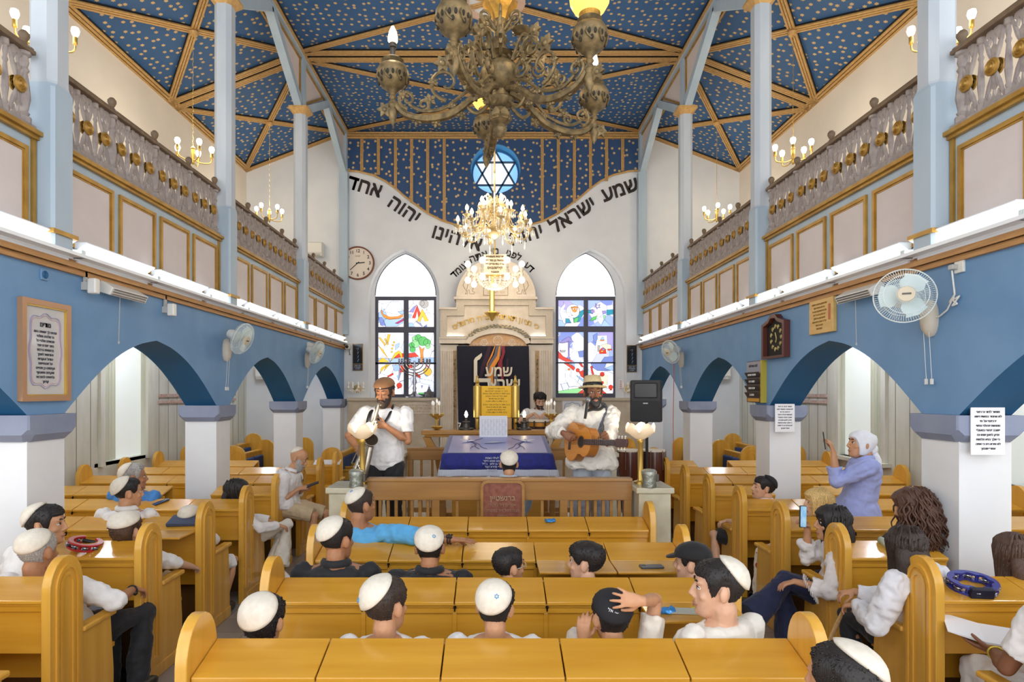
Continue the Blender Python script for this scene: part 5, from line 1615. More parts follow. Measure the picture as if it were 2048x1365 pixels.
# framed prayer on the left
r = wroot('framed_prayer', -1, 4.27, 2.335, 'tall framed prayer sheet with wavy border on the left blue wall', 'picture')
W_, H_ = .235, .355
MB().plate([(-W_, -H_), (W_, -H_), (W_, H_), (-W_, H_)], [[(-W_ + .04, -H_ + .04), (W_ - .04, -H_ + .04), (W_ - .04, H_ - .04), (-W_ + .04, H_ - .04)]], -.035, 0, 'y').build('frame', mat('copper_frame', '#b98f6c', .35, .3), r, bevel=.006)
MB().plate([(-W_ + .035, -H_ + .035), (W_ - .035, -H_ + .035), (W_ - .035, H_ - .035), (-W_ + .035, H_ - .035)], [[(-W_ + .048, -H_ + .048), (W_ - .048, -H_ + .048), (W_ - .048, H_ - .048), (-W_ + .048, H_ - .048)]], -.03, 0, 'y').build('inner_frame', M_brass, r)
sh = MB().box(-W_ + .045, W_ - .045, -.014, -.006, -H_ + .045, H_ - .045).build('sheet', mat('glazed_grey_paper', '#cfccc9', .08, spec=.8), r)
def wavy(mb, w, h, amp, rad, y, m=0, n=96):
    pts = []
    for k in range(n + 1):
        a = 2 * PI * k / n
        c, s = math.cos(a), math.sin(a)
        sc = 1 / max(abs(c) ** 4 + abs(s) ** 4, 1e-6) ** .25
        rr = sc * (1 + amp * math.cos(8 * a))
        pts.append((w * c * rr, y, h * s * rr))
    mb.tube(pts, rad, 5, m, flat=.5)
b = MB(); wavy(b, .15, .255, .05, .007, -.016, 0); wavy(b, .138, .24, .05, .004, -.016, 1)
b.build('border', [mat('lilac_border', '#a9a3bd', .5), mat('rose_border', '#cfaeb4', .5)], sh)
text('prayer_lettering', 'מודים', .045, facing((0, -.016, .185)), M_print, sh, bold=.002)
for k, t in enumerate(('אנחנו לך שאתה הוא', 'ה׳ אלהינו ואלהי', 'אבותינו אלהי כל', 'בשר יוצרנו יוצר', 'בראשית ברכות', 'והודאות לשמך', 'הגדול והקדוש', 'על שהחייתנו', 'וקימתנו כן תחיינו', 'ותקימנו ותאסוף', 'גלויותינו לחצרות', 'קדשך')):
    text('prayer_lettering', t, .026, facing((0, -.016, .135 - k * .032)), M_print, sh)

# right wall boards
r = wroot('wooden_plaque', 1, 5.79, 2.775, 'light wooden plaque with engraved verses above the right arch', 'plaque')
MB().box(-.21, .21, -.04, 0, -.165, .165).build('board', mat('birch_board', '#dcb670', .45, col2='#cfa75f', scale=4, stretch=(1, 5, 5)), r, bevel=.006)
for k in range(8):
    text('engraved_lettering', ('אני מאמין באמונה שלמה', 'בביאת המשיח ואף', 'על פי שיתמהמה עם כל', 'זה אחכה לו בכל יום', 'שיבוא והיה ה׳ למלך', 'על כל הארץ ביום ההוא', 'יהיה ה׳ אחד', 'ושמו אחד')[k], .026, facing((-.02, -.042, .12 - k * .034)), mat('burnt_line', '#a07c3f', .6), r)
MB().box(.14, .17, -.044, -.039, -.05, .1).build('memorial_flame', mat('reddish_inlay', '#b5653c', .5), r)
r = wroot('dark_emblem_frame', 1, 6.73, 2.66, 'dark arch topped frame with gold emblems on the right blue wall', 'picture')
o = [(-.27, -.24), (.27, -.24), (.27, .16), (.22, .17), (.12, .2), (.06, .25), (-.06, .25), (-.12, .2), (-.22, .17), (-.27, .16)]
i_ = [(x * .84, z * .86 - .005) for x, z in o]
MB().plate(o, [i_], -.07, 0, 'y').build('frame', mat('mahogany_frame', '#5b2f25', .35), r, bevel=.008)
MB().prism([(x * .86, z * .88 - .005) for x, z in o], -.02, -.005, 'y').build('black_ground', mat('black_velvet_ground', '#1d1917', .8), r)
b = MB()
for k in range(11):
    a = 2 * PI * k / 11
    c = Vector((.12 * math.cos(a), -.024, .13 * math.sin(a) - .01))
    b.tube([c + Vector((math.cos(j * .9) * .018 * (1 + (k + j) % 2 * .5), 0, math.sin(j * .9) * .022)) for j in range(6)], .005, 5)
    b.ball(tuple(c), (.012, .004, .014), 6)
b.tube([(-.02, -.024, .05), (.01, -.024, -.02), (-.01, -.024, -.06)], .008, 5)
b.build('gold_emblems', mat('gold_relief', '#cdbd7e', .4, .5), r)
r = wroot('notice_rack', 1, 7.25, 2.165, 'narrow dark notice rack with four name slots above the second right capital', 'notice board')
MB().box(-.2, .2, -.05, 0, -.25, .25).build('back_board', mat('walnut_rack', '#4f3d33', .45), r, bevel=.004)
MB().box(.2, .235, -.06, 0, -.25, .25).build('brass_side', mat('yellow_strip', '#b5a53c', .45), r)
MB().box(-.19, .19, -.055, -.048, .1, .24).build('header_sheet', mat('grey_header', '#9b9aa5', .5), r)
text('header_lettering', 'לוח התפילות', .045, facing((0, -.058, .19)), M_print, r)
for k in range(4):
    z = .05 - k * .08
    s = MB().add([(-.19, -.05, z), (.19, -.05, z), (.19, -.085, z + .06), (-.19, -.085, z + .06), (-.19, -.04, z), (.19, -.04, z), (.19, -.075, z + .065), (-.19, -.075, z + .065)], [(0, 1, 2, 3), (7, 6, 5, 4), (0, 4, 5, 1), (1, 5, 6, 2), (2, 6, 7, 3), (3, 7, 4, 0)]).build('name_slot', mat('slot_black', '#3a332f', .4), r)
    text('slot_lettering', ('פרשת השבוע', 'ראש חדש', 'שבת שלום', 'מנחה ב')[k], .04, facing((0, -.075, z + .032)), M_paper, s)
MB().box(-.15, .15, -.06, -.048, -.24, -.2).build('wood_block', M_wood, r)
for (X, Y, z0, z1, w, lab) in ((3.345, 4.055, 1.62, 1.94, .115, 'white printed notice over the front of the nearest right capital'), (3.335, 6.855, 1.585, 1.905, .112, 'white printed notice over the front of the second right capital')):
    r = empty('paper_notice', (X, Y, z0)); tag(r, lab, 'notice', 'paper notices on the right pillars')
    h = z1 - z0
    MB().box(-w, w, 0, .006, 0, h).build('sheet', M_paper, r)
    for k in range(9):
        text('notice_lettering', ('מזמור לדוד ה׳ רועי', 'לא אחסר בנאות דשא', 'ירביצני על מי', 'מנוחות ינהלני נפשי', 'ישובב ינחני במעגלי', 'צדק למען שמו גם', 'כי אלך בגיא צלמות', 'לא אירא רע כי אתה', 'עמדי שבטך')[k], .021, facing((0, -.002, h - .03 - k * .031)), M_print, r)
# dark plaques, camera, sconces on the far wall
for px, py, lab in ((716, 715, 'narrow dark memorial plaque left of the left stained window'), (1263, 718, 'narrow dark memorial plaque right of the right stained window')):
    r = empty('memorial_plaque', (wx(px), YB - .002, wz(py))); tag(r, lab, 'plaque', 'dark memorial plaques')
    MB().box(-.11, .11, -.03, 0, -.29, .29).build('frame', M_gold, r, bevel=.004)
    MB().box(-.1, .1, -.034, -.02, -.14, .28).build('upper_glass', mat('black_glass', '#1d222b', .1), r)
    MB().box(-.1, .1, -.034, -.02, -.28, -.15).build('lower_plate', mat('slate_plate', '#3c4452', .3), r)
    b = MB()
    for k in range(4): b.tube([(-.03 + .02 * k, -.036, .18 - .08 * k), (.02, -.036, .2 - .08 * k), (.0, -.036, .14 - .08 * k)], .004, 4)
    b.build('etching', mat('silver_line', '#b9bfc9', .4), r)
    for k in range(3): text('plate_lettering', ('לזכר עולם', 'משפחת לוי', 'תנצב״ה')[k], .03, facing((0, -.036, -.18 - k * .035)), M_paper, r)
r = empty('security_camera', (wx(700), YB - .01, wz(700))); tag(r, 'white dome security camera beside the left dark plaque', 'camera')
MB().box(-.06, .03, -.2, -.02, .0, .1).build('housing', M_ivory, r, bevel=.02)
MB().ball((-.015, -.2, .05), .035, 10).build('lens', M_blackp, r, smooth='all')
MB().tube([(0, -.02, .05), (0, -.06, -.05), (.02, -.05, -.12), (-.01, -.03, -.1)], .008, 5).build('cable', M_darkm, r)
for px, lab in ((715, 'crystal wall sconce low left of the left stained window'), (1258, 'crystal wall sconce low right of the right stained window')):
    r = empty('crystal_sconce', (wx(px), YB - .002, wz(778))); tag(r, lab, 'lamp', 'crystal wall sconces')
    MB().lathe([(.001, 0), (.09, 0), (.07, .03), (.03, .05)], 14, M=Mx).build('back_plate', M_goldarm, r, smooth=True)
    for k in range(4):
        a = -.9 + .6 * k
        x, y = .2 * math.sin(a), -.08 - .12 * math.cos(a)
        arm = MB().tube([(0, -.04, 0), (x * .5, y * .5, -.09), (x, y, 0)], .009, 6).build('arm', M_crystal, r)
        MB().lathe([(.01, 0), (.04, .02), (.02, .03), (.015, .08), (.024, .1), (.012, .14), (.001, .15)], 10, (x, y, 0)).build('glass_bulb', M_crystal, arm, smooth=True)
        d = MB()
        for q in range(4): d.ball((x + .03 * math.cos(q * 1.6), y + .03 * math.sin(q * 1.6), -.04), (.008, .008, .02), 6)
        d.build('drops', M_crystal, arm)
r = empty('wall_sign', (wx(1241), YB - .002, wz(770))); tag(r, 'small white vertical sign beside the right stained window', 'sign')
MB().box(-.035, .035, -.012, 0, -.12, .12).build('plate', M_paper, r)
for k in range(5): MB().box(-.02, .02, -.014, -.011, .07 - k * .04, .085 - k * .04).build('print', mat('red_print', '#c96a63', .6), r)

# heaters, spot speakers, sockets along the blue walls
def heater(s_, y, z, lab, cord=True):
    r = wroot('wall_heater', s_, y, z, lab, 'heater', 'quartz wall heaters')
    MB().prism([(0, .05), (-.03, .06), (-.13, .0), (-.1, -.06), (0, -.03)], -.25, .25, 'x').build('body', M_ivory, r, bevel=.005)
    for k in range(3):
        MB().tube([(-.23, -.122 + k * .01, -.012 - k * .018), (.23, -.122 + k * .01, -.012 - k * .018)], .008, 6).build('quartz_bar', mat('silver_quartz', '#c5c8cc', .2, .8), r)
    if cord:
        q = MB().tube([(-.05, -.06, -.05), (-.05, -.05, -.42)], .003, 5).ball((-.05, -.05, -.43), (.008, .008, .014), 6)
        q.build('pull_cord', M_greyp, r)
heater(-1, 5.1, 2.89, 'white quartz heater with pull cord on the left blue wall')
heater(1, 5.15, 2.89, 'white quartz heater beside the large fan on the right blue wall')
heater(-1, 10.55, 2.84, 'far white quartz heater above the second left fan', False)
for y, z, lab in ((4.68, 2.87, 'small white spot speaker left of the left heater'), (5.82, 2.84, 'small white spot speaker right of the left heater')):
    r = wroot('spot_speaker', -1, y, z, lab, 'speaker', 'spot speakers on the left wall')
    MB().box(-.012, .012, -.03, -.01, .02, .16).box(-.02, .02, -.05, 0, -.03, .03).build('bracket', M_greyp, r)
    MB().box(-.03, .03, -.12, -.05, -.06, .06).build('head', M_ivory, r, bevel=.012)
r = wroot('wall_socket', -1, 4.27, 2.88, 'blue painted round socket under the left gallery edge', 'socket')
MB().box(-.035, .035, -.012, 0, -.04, .04).build('plate', M_blue, r, bevel=.004)
MB().lathe([(.022, 0), (.028, .006), (.022, .012), (.001, .004)], 14, (0, 0, .01), M=Mx).build('ring', M_deep, r)
r = wroot('wall_socket', 1, 4.1, 2.92, 'white double socket with plug at upper right of the large fan', 'socket')
MB().box(-.04, .04, -.02, 0, -.06, .06).build('plate', M_ivory, r, bevel=.005)
MB().box(-.045, .0, -.06, -.02, -.035, .0).build('plug', M_greyp, r, bevel=.006)
cd = wroot('fan_cable', 1, 4.25, 2.7, 'looped white cable from the large right fan to its socket', 'cable')
pts = [(.125, -.045, .18), (.13, -.03, .02), (.1, -.02, -.02), (.14, -.02, -.05), (.1, -.025, -.06), (.16, -.02, .0), (.07, -.02, -.03), (.12, -.02, .02), (.05, -.02, -.08), (-.03, -.02, -.12), (-.1, -.03, -.11)]
p2 = []
for i in range(len(pts) - 1):
    for k in range(6): p2.append(tuple(Vector(pts[i]).lerp(Vector(pts[i + 1]), k / 6)))
MB().tube(p2, .006, 6).build('cord', M_ivory, cd, smooth='all')

def wall_fan(s_, y, z, head, normal, lab, dia=.42):
    """bracket on the wall at (y,z); head centre and facing given in world space"""
    r = wroot('wall_fan', s_, y, z, lab, 'fan', 'white oscillating wall fans')
    inv = r.matrix_world.inverted() if False else wallbox('', s_, y, y, z, z).inverted()
    hc = inv @ Vector(head)
    nrm = (inv.to_3x3() @ Vector(normal)).normalized()
    b = MB()
    b.loft([[(w * math.cos(2 * PI * i / 14), d, zz + hgt * math.sin(2 * PI * i / 14)) for i in range(14)] for w, hgt, d, zz in ((.055, .13, 0, -.02), (.06, .14, -.03, -.02), (.045, .11, -.07, -.01), (.02, .05, -.085, 0))])
    b.build('wall_bracket', mat('fan_beige', '#cfc4b2', .45), r, smooth=True)
    back = hc - nrm * .16
    MB().tube([(0, -.07, .06), tuple(Vector((0, -.07, .06)).lerp(back, .6) + Vector((0, 0, .01))), tuple(back)], [.022, .02, .026], 8).build('neck', M_greyp, r, smooth=True)
    u = nrm.cross(Vector((0, 0, 1))).normalized(); v = u.cross(nrm)
    Mh = Matrix((u, v, nrm)).transposed().to_4x4(); Mh.translation = hc
    MB().lathe([(.001, -.21), (.045, -.2), (.06, -.16), (.06, -.09), (.05, -.07), (.001, -.07)], 16, M=Mh).build('motor', M_ivory, r, smooth=True)
    g_ = MB(); R = dia / 2
    for k in range(72):
        a = 2 * PI * k / 72
        c, s = math.cos(a), math.sin(a)
        g_.tube([Mh @ Vector((rr * c, rr * s, zz)) for rr, zz in ((.05, .045), (R * .7, .04), (R * .95, .015), (R, -.02), (R * .93, -.055), (R * .6, -.075), (.05, -.075))], .0013, 4)
    for rr, zz in ((R, -.02), (R * .72, .04), (R * .7, -.072)):
        g_.tube([Mh @ Vector((rr * math.cos(2 * PI * k / 40), rr * math.sin(2 * PI * k / 40), zz)) for k in range(41)], .004 if rr == R else .0025, 6)
    g_.build('grille', mat('grille_wire', '#e4ece8', .4), r)
    bl_ = MB()
    for k in range(3):
        a0 = 2 * PI * k / 3
        rings = []
        for t in range(7):
            rr = .03 + (R * .86 - .03) * t / 6
            wd = .5 + .35 * math.sin(PI * min(1, t / 5))
            rings.append([Mh @ Vector((rr * math.cos(a0 + w), rr * math.sin(a0 + w), -.01 + .03 * w + e)) for w, e in ((-wd, 0), (0, .004), (wd, 0), (wd, -.003), (0, 0), (-wd, -.003))])
        bl_.loft(rings)
    bl_.build('blades', M_frost, r, smooth=True)
    hb = MB().lathe([(.001, .055), (.05, .05), (.056, .04), (.056, .02), (.001, .02)], 18, M=Mh).build('badge', mat('badge_beige', '#d6c8ad', .4), r, smooth=True)
    q = MB().box(-.026, .026, -.006, .006, .052, .057, M=Mh).build('badge_strip', M_darkm, hb)
    c = MB()
    for x in (-.03, .025):
        c.tube([(x, -.05, -.12), (x, -.03, -.46)], .002, 5)
        c.box(x - .008, x + .008, -.038, -.022, -.5, -.46)
    c.build('pull_cords', M_ivory, r)
wall_fan(1, 4.36, 2.6, (2.83, 4.12, 2.71), (-.42, -.9, .06), 'large white wall fan with round cage nearest the camera on the right', .37)
wall_fan(-1, 7.15, 2.56, (-2.93, 7.05, 2.66), (.92, -.1, -.38), 'white wall fan above the second left pillar', .38)
wall_fan(-1, 10.25, 2.6, (-2.95, 10.1, 2.7), (.92, -.12, -.36), 'far white wall fan on the left blue wall', .4)
wall_fan(1, 10.1, 2.6, (2.93, 9.95, 2.7), (-.85, -.35, -.28), 'far white wall fan on the right blue wall', .4)

# ------------------------------------------------------------------ things by the ark and on the sill
M_silverm = mat('polished_silver', '#a9a9b0', .25, .9)
r = empty('silver_menorah', (wx(829) * 1.005, YB + .06, ZSILL)); tag(r, 'tall silver branched menorah standing on the left window sill', 'menorah')
b = MB().lathe([(.001, 0), (.2, 0), (.19, .03), (.1, .06), (.05, .1), (.03, .16), (.045, .2), (.025, .26), (.05, .34), (.03, .42), (.04, .48), (.02, .54), (.02, .8)], 18, lobes=6, amp=.05)
b.build('stem', M_silverm, r, smooth=True)
for k, w in enumerate((.1, .19, .27, .33)):
    for sg in (-1, 1):
        MB().tube([(sg * w * math.sin(t * PI / 16), 0, .76 - w * .85 * math.cos(t * PI / 16) + 0) for t in range(9)], .012, 6).lathe([(.012, 0), (.028, .03), (.02, .06), (.026, .08), (.001, .08)], 8, (sg * w, 0, .76)).build('branch', M_silverm, r, smooth=True)
r = empty('torah_ornament', (wx(858) * 1.0, YB + .02, ZSILL)); tag(r, 'small silver torah crown at the right end of the left window sill', 'crown')
MB().lathe([(.09, 0), (.095, .02), (.085, .03), (.11, .11), (.1, .13), (.07, .12), (.04, .16), (.02, .2), (.001, .2)], 20, lobes=10, amp=.05).build('band', M_silverm, r, smooth=True)
MB().ball((0, 0, .22), .022, 8).tube([(0, 0, .22), (0, 0, .27)], .006, 5).build('finial', M_silverm, r, smooth=True)
for x, lab in ((-.755, 'brass five candle candelabrum at left end of the lectern rail'), (.785, 'brass five candle candelabrum at right end of the lectern rail')):
    r = empty('brass_candelabrum', (x, 8.07, ZP + 1.13)); tag(r, lab, 'candelabrum', 'brass candelabra')
    MB().lathe([(.001, .0), (.03, .0), (.09, .045), (.085, .05), (.02, .035), (.02, .14), (.03, .15), (.09, .19), (.1, .22), (.085, .22), (.001, .2)], 4).build('stand', M_brass, r, bevel=.003)
    for k in range(5):
        a = 2 * PI * k / 5 + .3
        rr = .0 if k == 0 else .065
        c = MB().lathe([(.011, .2), (.011, .33), (.014, .335), (.001, .335)], 8, (rr * math.cos(a), rr * math.sin(a), .03 if k == 0 else 0)).build('candle', M_candle, r, smooth=True)
        MB().lathe([(.01, .335), (.016, .355), (.014, .37), (.001, .395)], 8, (rr * math.cos(a), rr * math.sin(a), .03 if k == 0 else 0)).build('candle_bulb', mat('faint_glow_bulb', '#f4f0e6', .2, emit=.3), c, smooth=True)  # candle bulbs are off, their slight glow is only in the material
r = empty('inscribed_tablet', (wx(832), YB - .1, wz(817))); tag(r, 'white marble tablet with arched inscription below the left stained window', 'plaque')
o = [(-.52, -.12), (.52, -.12), (.52, .04)] + [(.52 - 1.04 * t / 10, .04 + .09 * math.sin(PI * t / 10)) for t in range(1, 10)] + [(-.52, .04)]
MB().prism(o, -.02, 0, 'y').build('slab', M_arkw, r)
for z, t, sz in ((.06, 'בית כנסת זה הוקם לזכר יוסף בן חיים', .06), (0, 'וגרשון בן מרים פרידה בת צבי', .075), (-.07, 'יוסף בן חיים נ׳ ניסן תשנ״ד', .06)):
    text('tablet_lettering', t, sz, facing((0, -.022, z)), M_carve, r)
r = empty('blue_border_prayer', (wx(1143), YB - .1, wz(832))); tag(r, 'framed prayer with blue scalloped border below the right stained window', 'picture')
MB().box(-.24, .24, -.03, 0, -.36, .36).build('frame', mat('pink_frame', '#cdb7a2', .4), r, bevel=.006)
sh = MB().box(-.21, .21, -.034, -.02, -.33, .33).build('sheet', M_paper, r)
b = MB(); wavy(b, .17, .28, .05, .012, -.036); b.build('border', mat('blue_border', '#8ba3c0', .5), sh)
for k in range(9): text('prayer_lettering', ('מודים דרבנן', 'מודים אנחנו לך', 'שאתה הוא ה׳', 'אלהינו ואלהי', 'אבותינו אלהי כל', 'בשר יוצרנו', 'יוצר בראשית', 'ברכות והודאות', 'לשמך הגדול')[k], .035, facing((0, -.036, .19 - k * .048)), M_print, sh)

# loudspeaker on its stand
sp = empty('speaker_stand', (1.98, 7.72, 0)); tag(sp, 'black pole stand with tripod feet behind the guitar player', 'stand')
MB().tube([(0, 0, .1), (0, 0, 1.66)], .018, 10).build('pole', M_blackp, sp, smooth=True)
for k in range(3):
    a = 2 * PI * k / 3 + .5
    MB().tube([(0, 0, .7), (.45 * math.cos(a), .45 * math.sin(a), .02)], .012, 8).ball((.45 * math.cos(a), .45 * math.sin(a), .015), .018, 8).build('leg', M_blackp, sp, smooth=True)
ls = empty('loudspeaker', (1.98, 7.72, 1.66), -.35); tag(ls, 'black loudspeaker on a pole stand right of the guitar player', 'speaker')
q = [(-.19, -.16), (.19, -.16), (.2, -.1), (.14, .17), (-.14, .17), (-.2, -.1)]
MB().prism(q, 0, .53, 'z').build('cabinet', mat('speaker_black', '#2b2b2e', .55), ls, bevel=.02)
MB().prism(rrect(-.175, .175, .02, .27, .03), -.175, -.155, 'y').build('grille', mat('speaker_grille', '#1a1a1c', .6, bump=.3, scale=120, col2='#242427'), ls)
q = MB()
q.loft([[(x, y, z) for x, z in rrect(-w, w, .4 - h, .4 + h, .02)] for w, h, y in ((.15, .1, -.162), (.14, .09, -.17), (.06, .04, -.1))], 0)
q.build('horn', mat('horn_black', '#38383b', .35), ls)
MB().box(-.03, .03, -.18, -.174, .23, .245).build('badge', M_greyp, ls)
for x, lab in ((1.93, 'brown conga drum standing left behind the right pews'), (2.28, 'brown conga drum standing right behind the right pews')):
    r = empty('conga_drum', (x, 8.5, 0)); tag(r, lab, 'drum', 'conga drums')
    MB().lathe([(.1, .3), (.12, .4), (.155, .8), (.165, 1.0), (.15, 1.22), (.001, 1.22)], 20).build('shell', mat('mahogany_shell', '#55281d', .25, coat=.6), r, smooth=True)
    MB().lathe([(.152, 1.2), (.158, 1.2), (.158, 1.225), (.001, 1.23)], 20).build('skin_head', M_cream_sock, r, smooth=True)
    for k in range(6):
        a = 2 * PI * k / 6
        MB().tube([(.165 * math.cos(a), .165 * math.sin(a), 1.22), (.175 * math.cos(a), .175 * math.sin(a), .95)], .006, 5).build('tension_rod', M_silverm, r)
    for k in range(3):
        a = 2 * PI * k / 3
        MB().tube([(.1 * math.cos(a), .1 * math.sin(a), .5), (.15 * math.cos(a), .15 * math.sin(a), 0)], .012, 6).build('leg', M_darkm, r)

# ------------------------------------------------------------------ things lying on the desks
def on_desk(name, px, py, Y, lab, cat, z=.945, rz=0, tilt=-.26, group=None):
    """on a sloping desk lid: x from the pixel, height from the lid"""
    q = P(px, py, Y)
    r = empty(name, (q.x, Y, z)); r.rotation_euler = (-tilt, 0, rz)
    return tag(r, lab, cat, group)
def desk_z(Y, y0): return .905 + (Y - (y0 - .035)) / .235 * .063 + .001
def phone(name, px, Y, y0, lab, rz, flat=False, col='#20242c'):
    z = .9055 if flat else desk_z(Y, y0)
    r = on_desk(name, px, 0, Y, lab, 'phone', z, rz, 0 if flat else -.261)
    MB().prism(rrect(-.037, .037, -.075, .075, .012), 0, .009, 'z').build('case', mat('phone_case_' + name + col[1:], col, .3), r, bevel=.002)
    MB().prism(rrect(.002, .034, .035, .072, .008), .009, .012, 'z').build('camera_bump', mat('phone_lens', '#3f4650', .2), r, bevel=.002)
    return r
phone('mobile_phone', 1303, 3.9, 4.10, 'black mobile phone on the folded out desk leaf in the middle block', PI / 2 + .05, True, '#3a4654')
phone('mobile_phone', 322, 5.95, 5.83, 'dark blue mobile phone lying on a left pew desk before the grey haired man', -.6, False, '#22365a')
r = phone('mobile_phone', 1365, 3.11, 3.29, 'pale mobile phone lying on the folded out leaf beside a yellow card', PI / 2 - .1, True, '#b9beb4')
r = on_desk('yellow_card', 1405, 0, 3.12, 'yellow card with a black figure lying under the boy in white', 'card', .9055, .1, 0)
MB().box(-.04, .05, -.05, .05, 0, .003).build('sheet', mat('lime_card', '#c9d43a', .5), r)
MB().tube([(-.03, -.02, .004), (0, .02, .004), (.02, -.01, .004), (.04, .03, .004)], .006, 5).build('figure', M_blackp, r)
for px, Y, y0, lab in ((1100, 5.08, 4.98, 'blue and white wrapper on the fourth middle pew desk'), (1332, 3.1, 3.29, 'blue wrapper on the second middle pew leaf by the raised arm')):
    r = on_desk('sweet_wrapper', px, 0, Y, lab, 'wrapper', desk_z(Y, y0) if Y > 4 else .9055, .3)
    b = MB()
    rings = []
    for k in range(7):
        t = k / 6
        rr = .012 + .012 * abs(math.cos(t * PI * 2))
        rings.append([(-.04 + .08 * t, rr * math.cos(a * PI / 4) * (1.2 + .3 * math.sin(a + k)), .014 + .6 * rr * math.sin(a * PI / 4)) for a in range(8)])
    b.loft(rings)
    b.build('foil', mat('blue_foil', '#3b8fd6', .25, .3), r)
def tambourine(name, px, Y, y0, lab, m, rz, moon):
    z = desk_z(Y, y0) + .002
    r = on_desk(name, px, 0, Y, lab, 'tambourine', z, rz, -.261)
    b = MB()
    n = 40
    a0, a1 = (25, 335) if moon else (0, 360)
    for zlo, zhi in ((0, .012), (.038, .05)):
        o = []; i_ = []
        for k in range(n + 1):
            a = math.radians(a0 + (a1 - a0) * k / n)
            w = .03 + (.008 * math.sin(math.radians(a0 + (a1 - a0) * k / n) * 8) if not moon else .004)
            o.append((.125 * math.cos(a), .105 * math.sin(a))); i_.append(((.125 - w) * math.cos(a), (.105 - w) * math.sin(a)))
        if moon: b.prism(o + i_[::-1], zlo, zhi, 'z')
        else: b.plate(o[:-1], [i_[:-1]], zlo, zhi, 'z')
    for k in range(0, n, 5):
        a = math.radians(a0 + (a1 - a0) * (k + .5) / n)
        b.tube([(.1 * math.cos(a), .085 * math.sin(a), .005), (.1 * math.cos(a), .085 * math.sin(a), .045)], .01, 6)
    b.build('frame', m, r, bevel=.003)
    for k in range(0, n, 5):
        a = math.radians(a0 + (a1 - a0) * (k + 3) / n)
        MB().lathe([(.001, .014), (.02, .015), (.022, .017), (.01, .021), (.022, .03), (.02, .034), (.001, .035)], 10, (.112 * math.cos(a), .095 * math.sin(a), 0)).build('jingle', M_silverm, r, smooth=True)
    if moon:
        MB().tube([(.07, -.04, .025), (.07, .04, .025)], .014, 8).build('grip', M_blackp, r, smooth=True)
    else:
        MB().prism([(-.07, -.108), (.05, -.108), (.05, -.075), (-.07, -.075)], -.001, .052, 'z').build('grip', mat('dark_grip', '#15182f', .5), r, bevel=.004)
M_redp = mat('red_plastic', '#b3202c', .25, coat=.4); M_bluep = mat('blue_plastic', '#26328f', .25, coat=.4)
tambourine('tambourine', 168, 4.25, 4.15, 'red crescent tambourine on a left pew desk', M_redp, PI / 2 + .25, True)
tambourine('tambourine', 1943, 3.39, 3.31, 'blue round tambourine on a right pew desk', M_bluep, -.1, False)
r = on_desk('open_book', 370, 0, 5.09, 'dark blue prayer book lying on a left pew desk under the outstretched arm', 'book', desk_z(5.09, 4.99), .1)
MB().box(-.12, .12, -.09, .08, 0, .03).build('cover', mat('navy_cover', '#3c4a66', .6, col2='#33405a', scale=60), r, bevel=.006)
MB().box(-.115, .118, -.085, .07, .004, .026).build('pages', M_paper, r)
r = on_desk('open_book', 655, 0, 9.3, 'open white prayer book on the farthest left pew desk', 'book', desk_z(9.3, 9.19), .1)
MB().box(-.2, .2, -.1, .09, 0, .012).build('pages', M_paper, r, bevel=.004)
r = on_desk('cloth_bag', 1795, 0, 4.26, 'pale green cloth bag lying on a right pew desk', 'bag', .94, 0, 0)
rings = []
for k in range(9):
    t = k / 8
    rings.append([((-.1 + .22 * t), (.07 + .03 * math.sin(t * 5)) * math.cos(a * PI / 6), max(-.01, .03 + (.03 + .02 * math.sin(t * 7 + a)) * math.sin(a * PI / 6))) for a in range(12)])
MB().loft(rings).build('fabric', mat('pale_green_cloth', '#c6d2c0', .8, col2='#a9c9c4', scale=8), r, smooth='all')

r = wroot('hanging_cord', 1, 10.42, 2.7, 'thin orange red cord hanging down by the third right pillar', 'cord')
MB().tube([(0, -.06, .2), (.004, -.06, -.4), (-.004, -.07, -1.2), (.0, -.06, -2.0)], .006, 6).build('cord', mat('orange_cord', '#d3664a', .5), r)
# ------------------------------------------------------------------ people
HEAD = [(-.121, .066, .03, .012), (-.114, .082, .012, .028), (-.1, .091, -.004, .041), (-.08, .093, -.028, .052), (-.05, .091, -.052, .061), (-.02, .092, -.078, .067), (.01, .089, -.094, .072), (.04, .093, -.1, .076), (.07, .087, -.096, .073), (.09, .072, -.083, .063), (.105, .048, -.062, .047), (.114, .02, -.036, .024), (.118, -.006, -.012, .003)]
def head_pt(z, phi, e=0.0):
    z = max(-.121, min(.118, z))
    for (z0, f0, b0, w0), (z1, f1, b1, w1) in zip(HEAD[:-1], HEAD[1:]):
        if z <= z1:
            t = (z - z0) / (z1 - z0)
            f, b, w = f0 + (f1 - f0) * t, b0 + (b1 - b0) * t, w0 + (w1 - w0) * t
            break
    c, s = math.cos(phi), math.sin(phi)
    mid, hf = (f + b) / 2, (f - b) / 2
    p = Vector((w * (abs(s) ** .88) * (1 if s >= 0 else -1), mid + hf * (abs(c) ** .88) * (1 if c >= 0 else -1), z))
    if e:
        d = (p - Vector((0, -.008, .015)))
        p += d.normalized() * e
    return p
def ik(a, c, l1, l2, pole):
    a, c = Vector(a), Vector(c)
    d = c - a
    L = min(d.length, (l1 + l2) * .995)
    dn = d.normalized()
    x = (l1 * l1 - l2 * l2 + L * L) / (2 * L)
    h = math.sqrt(max(0, l1 * l1 - x * x))
    p = Vector(pole); p = p - dn * p.dot(dn)
    p = p.normalized() if p.length > 1e-5 else dn.orthogonal().normalized()
    return a + dn * x + p * h, a + dn * L
def limb(mb, pts, rad, n=10):
    pts = [Vector(p) for p in pts]
    mb.tube(pts, rad, n)
    for p, r in zip(pts, rad):
        mb.ball(tuple(p), r * .99, n)
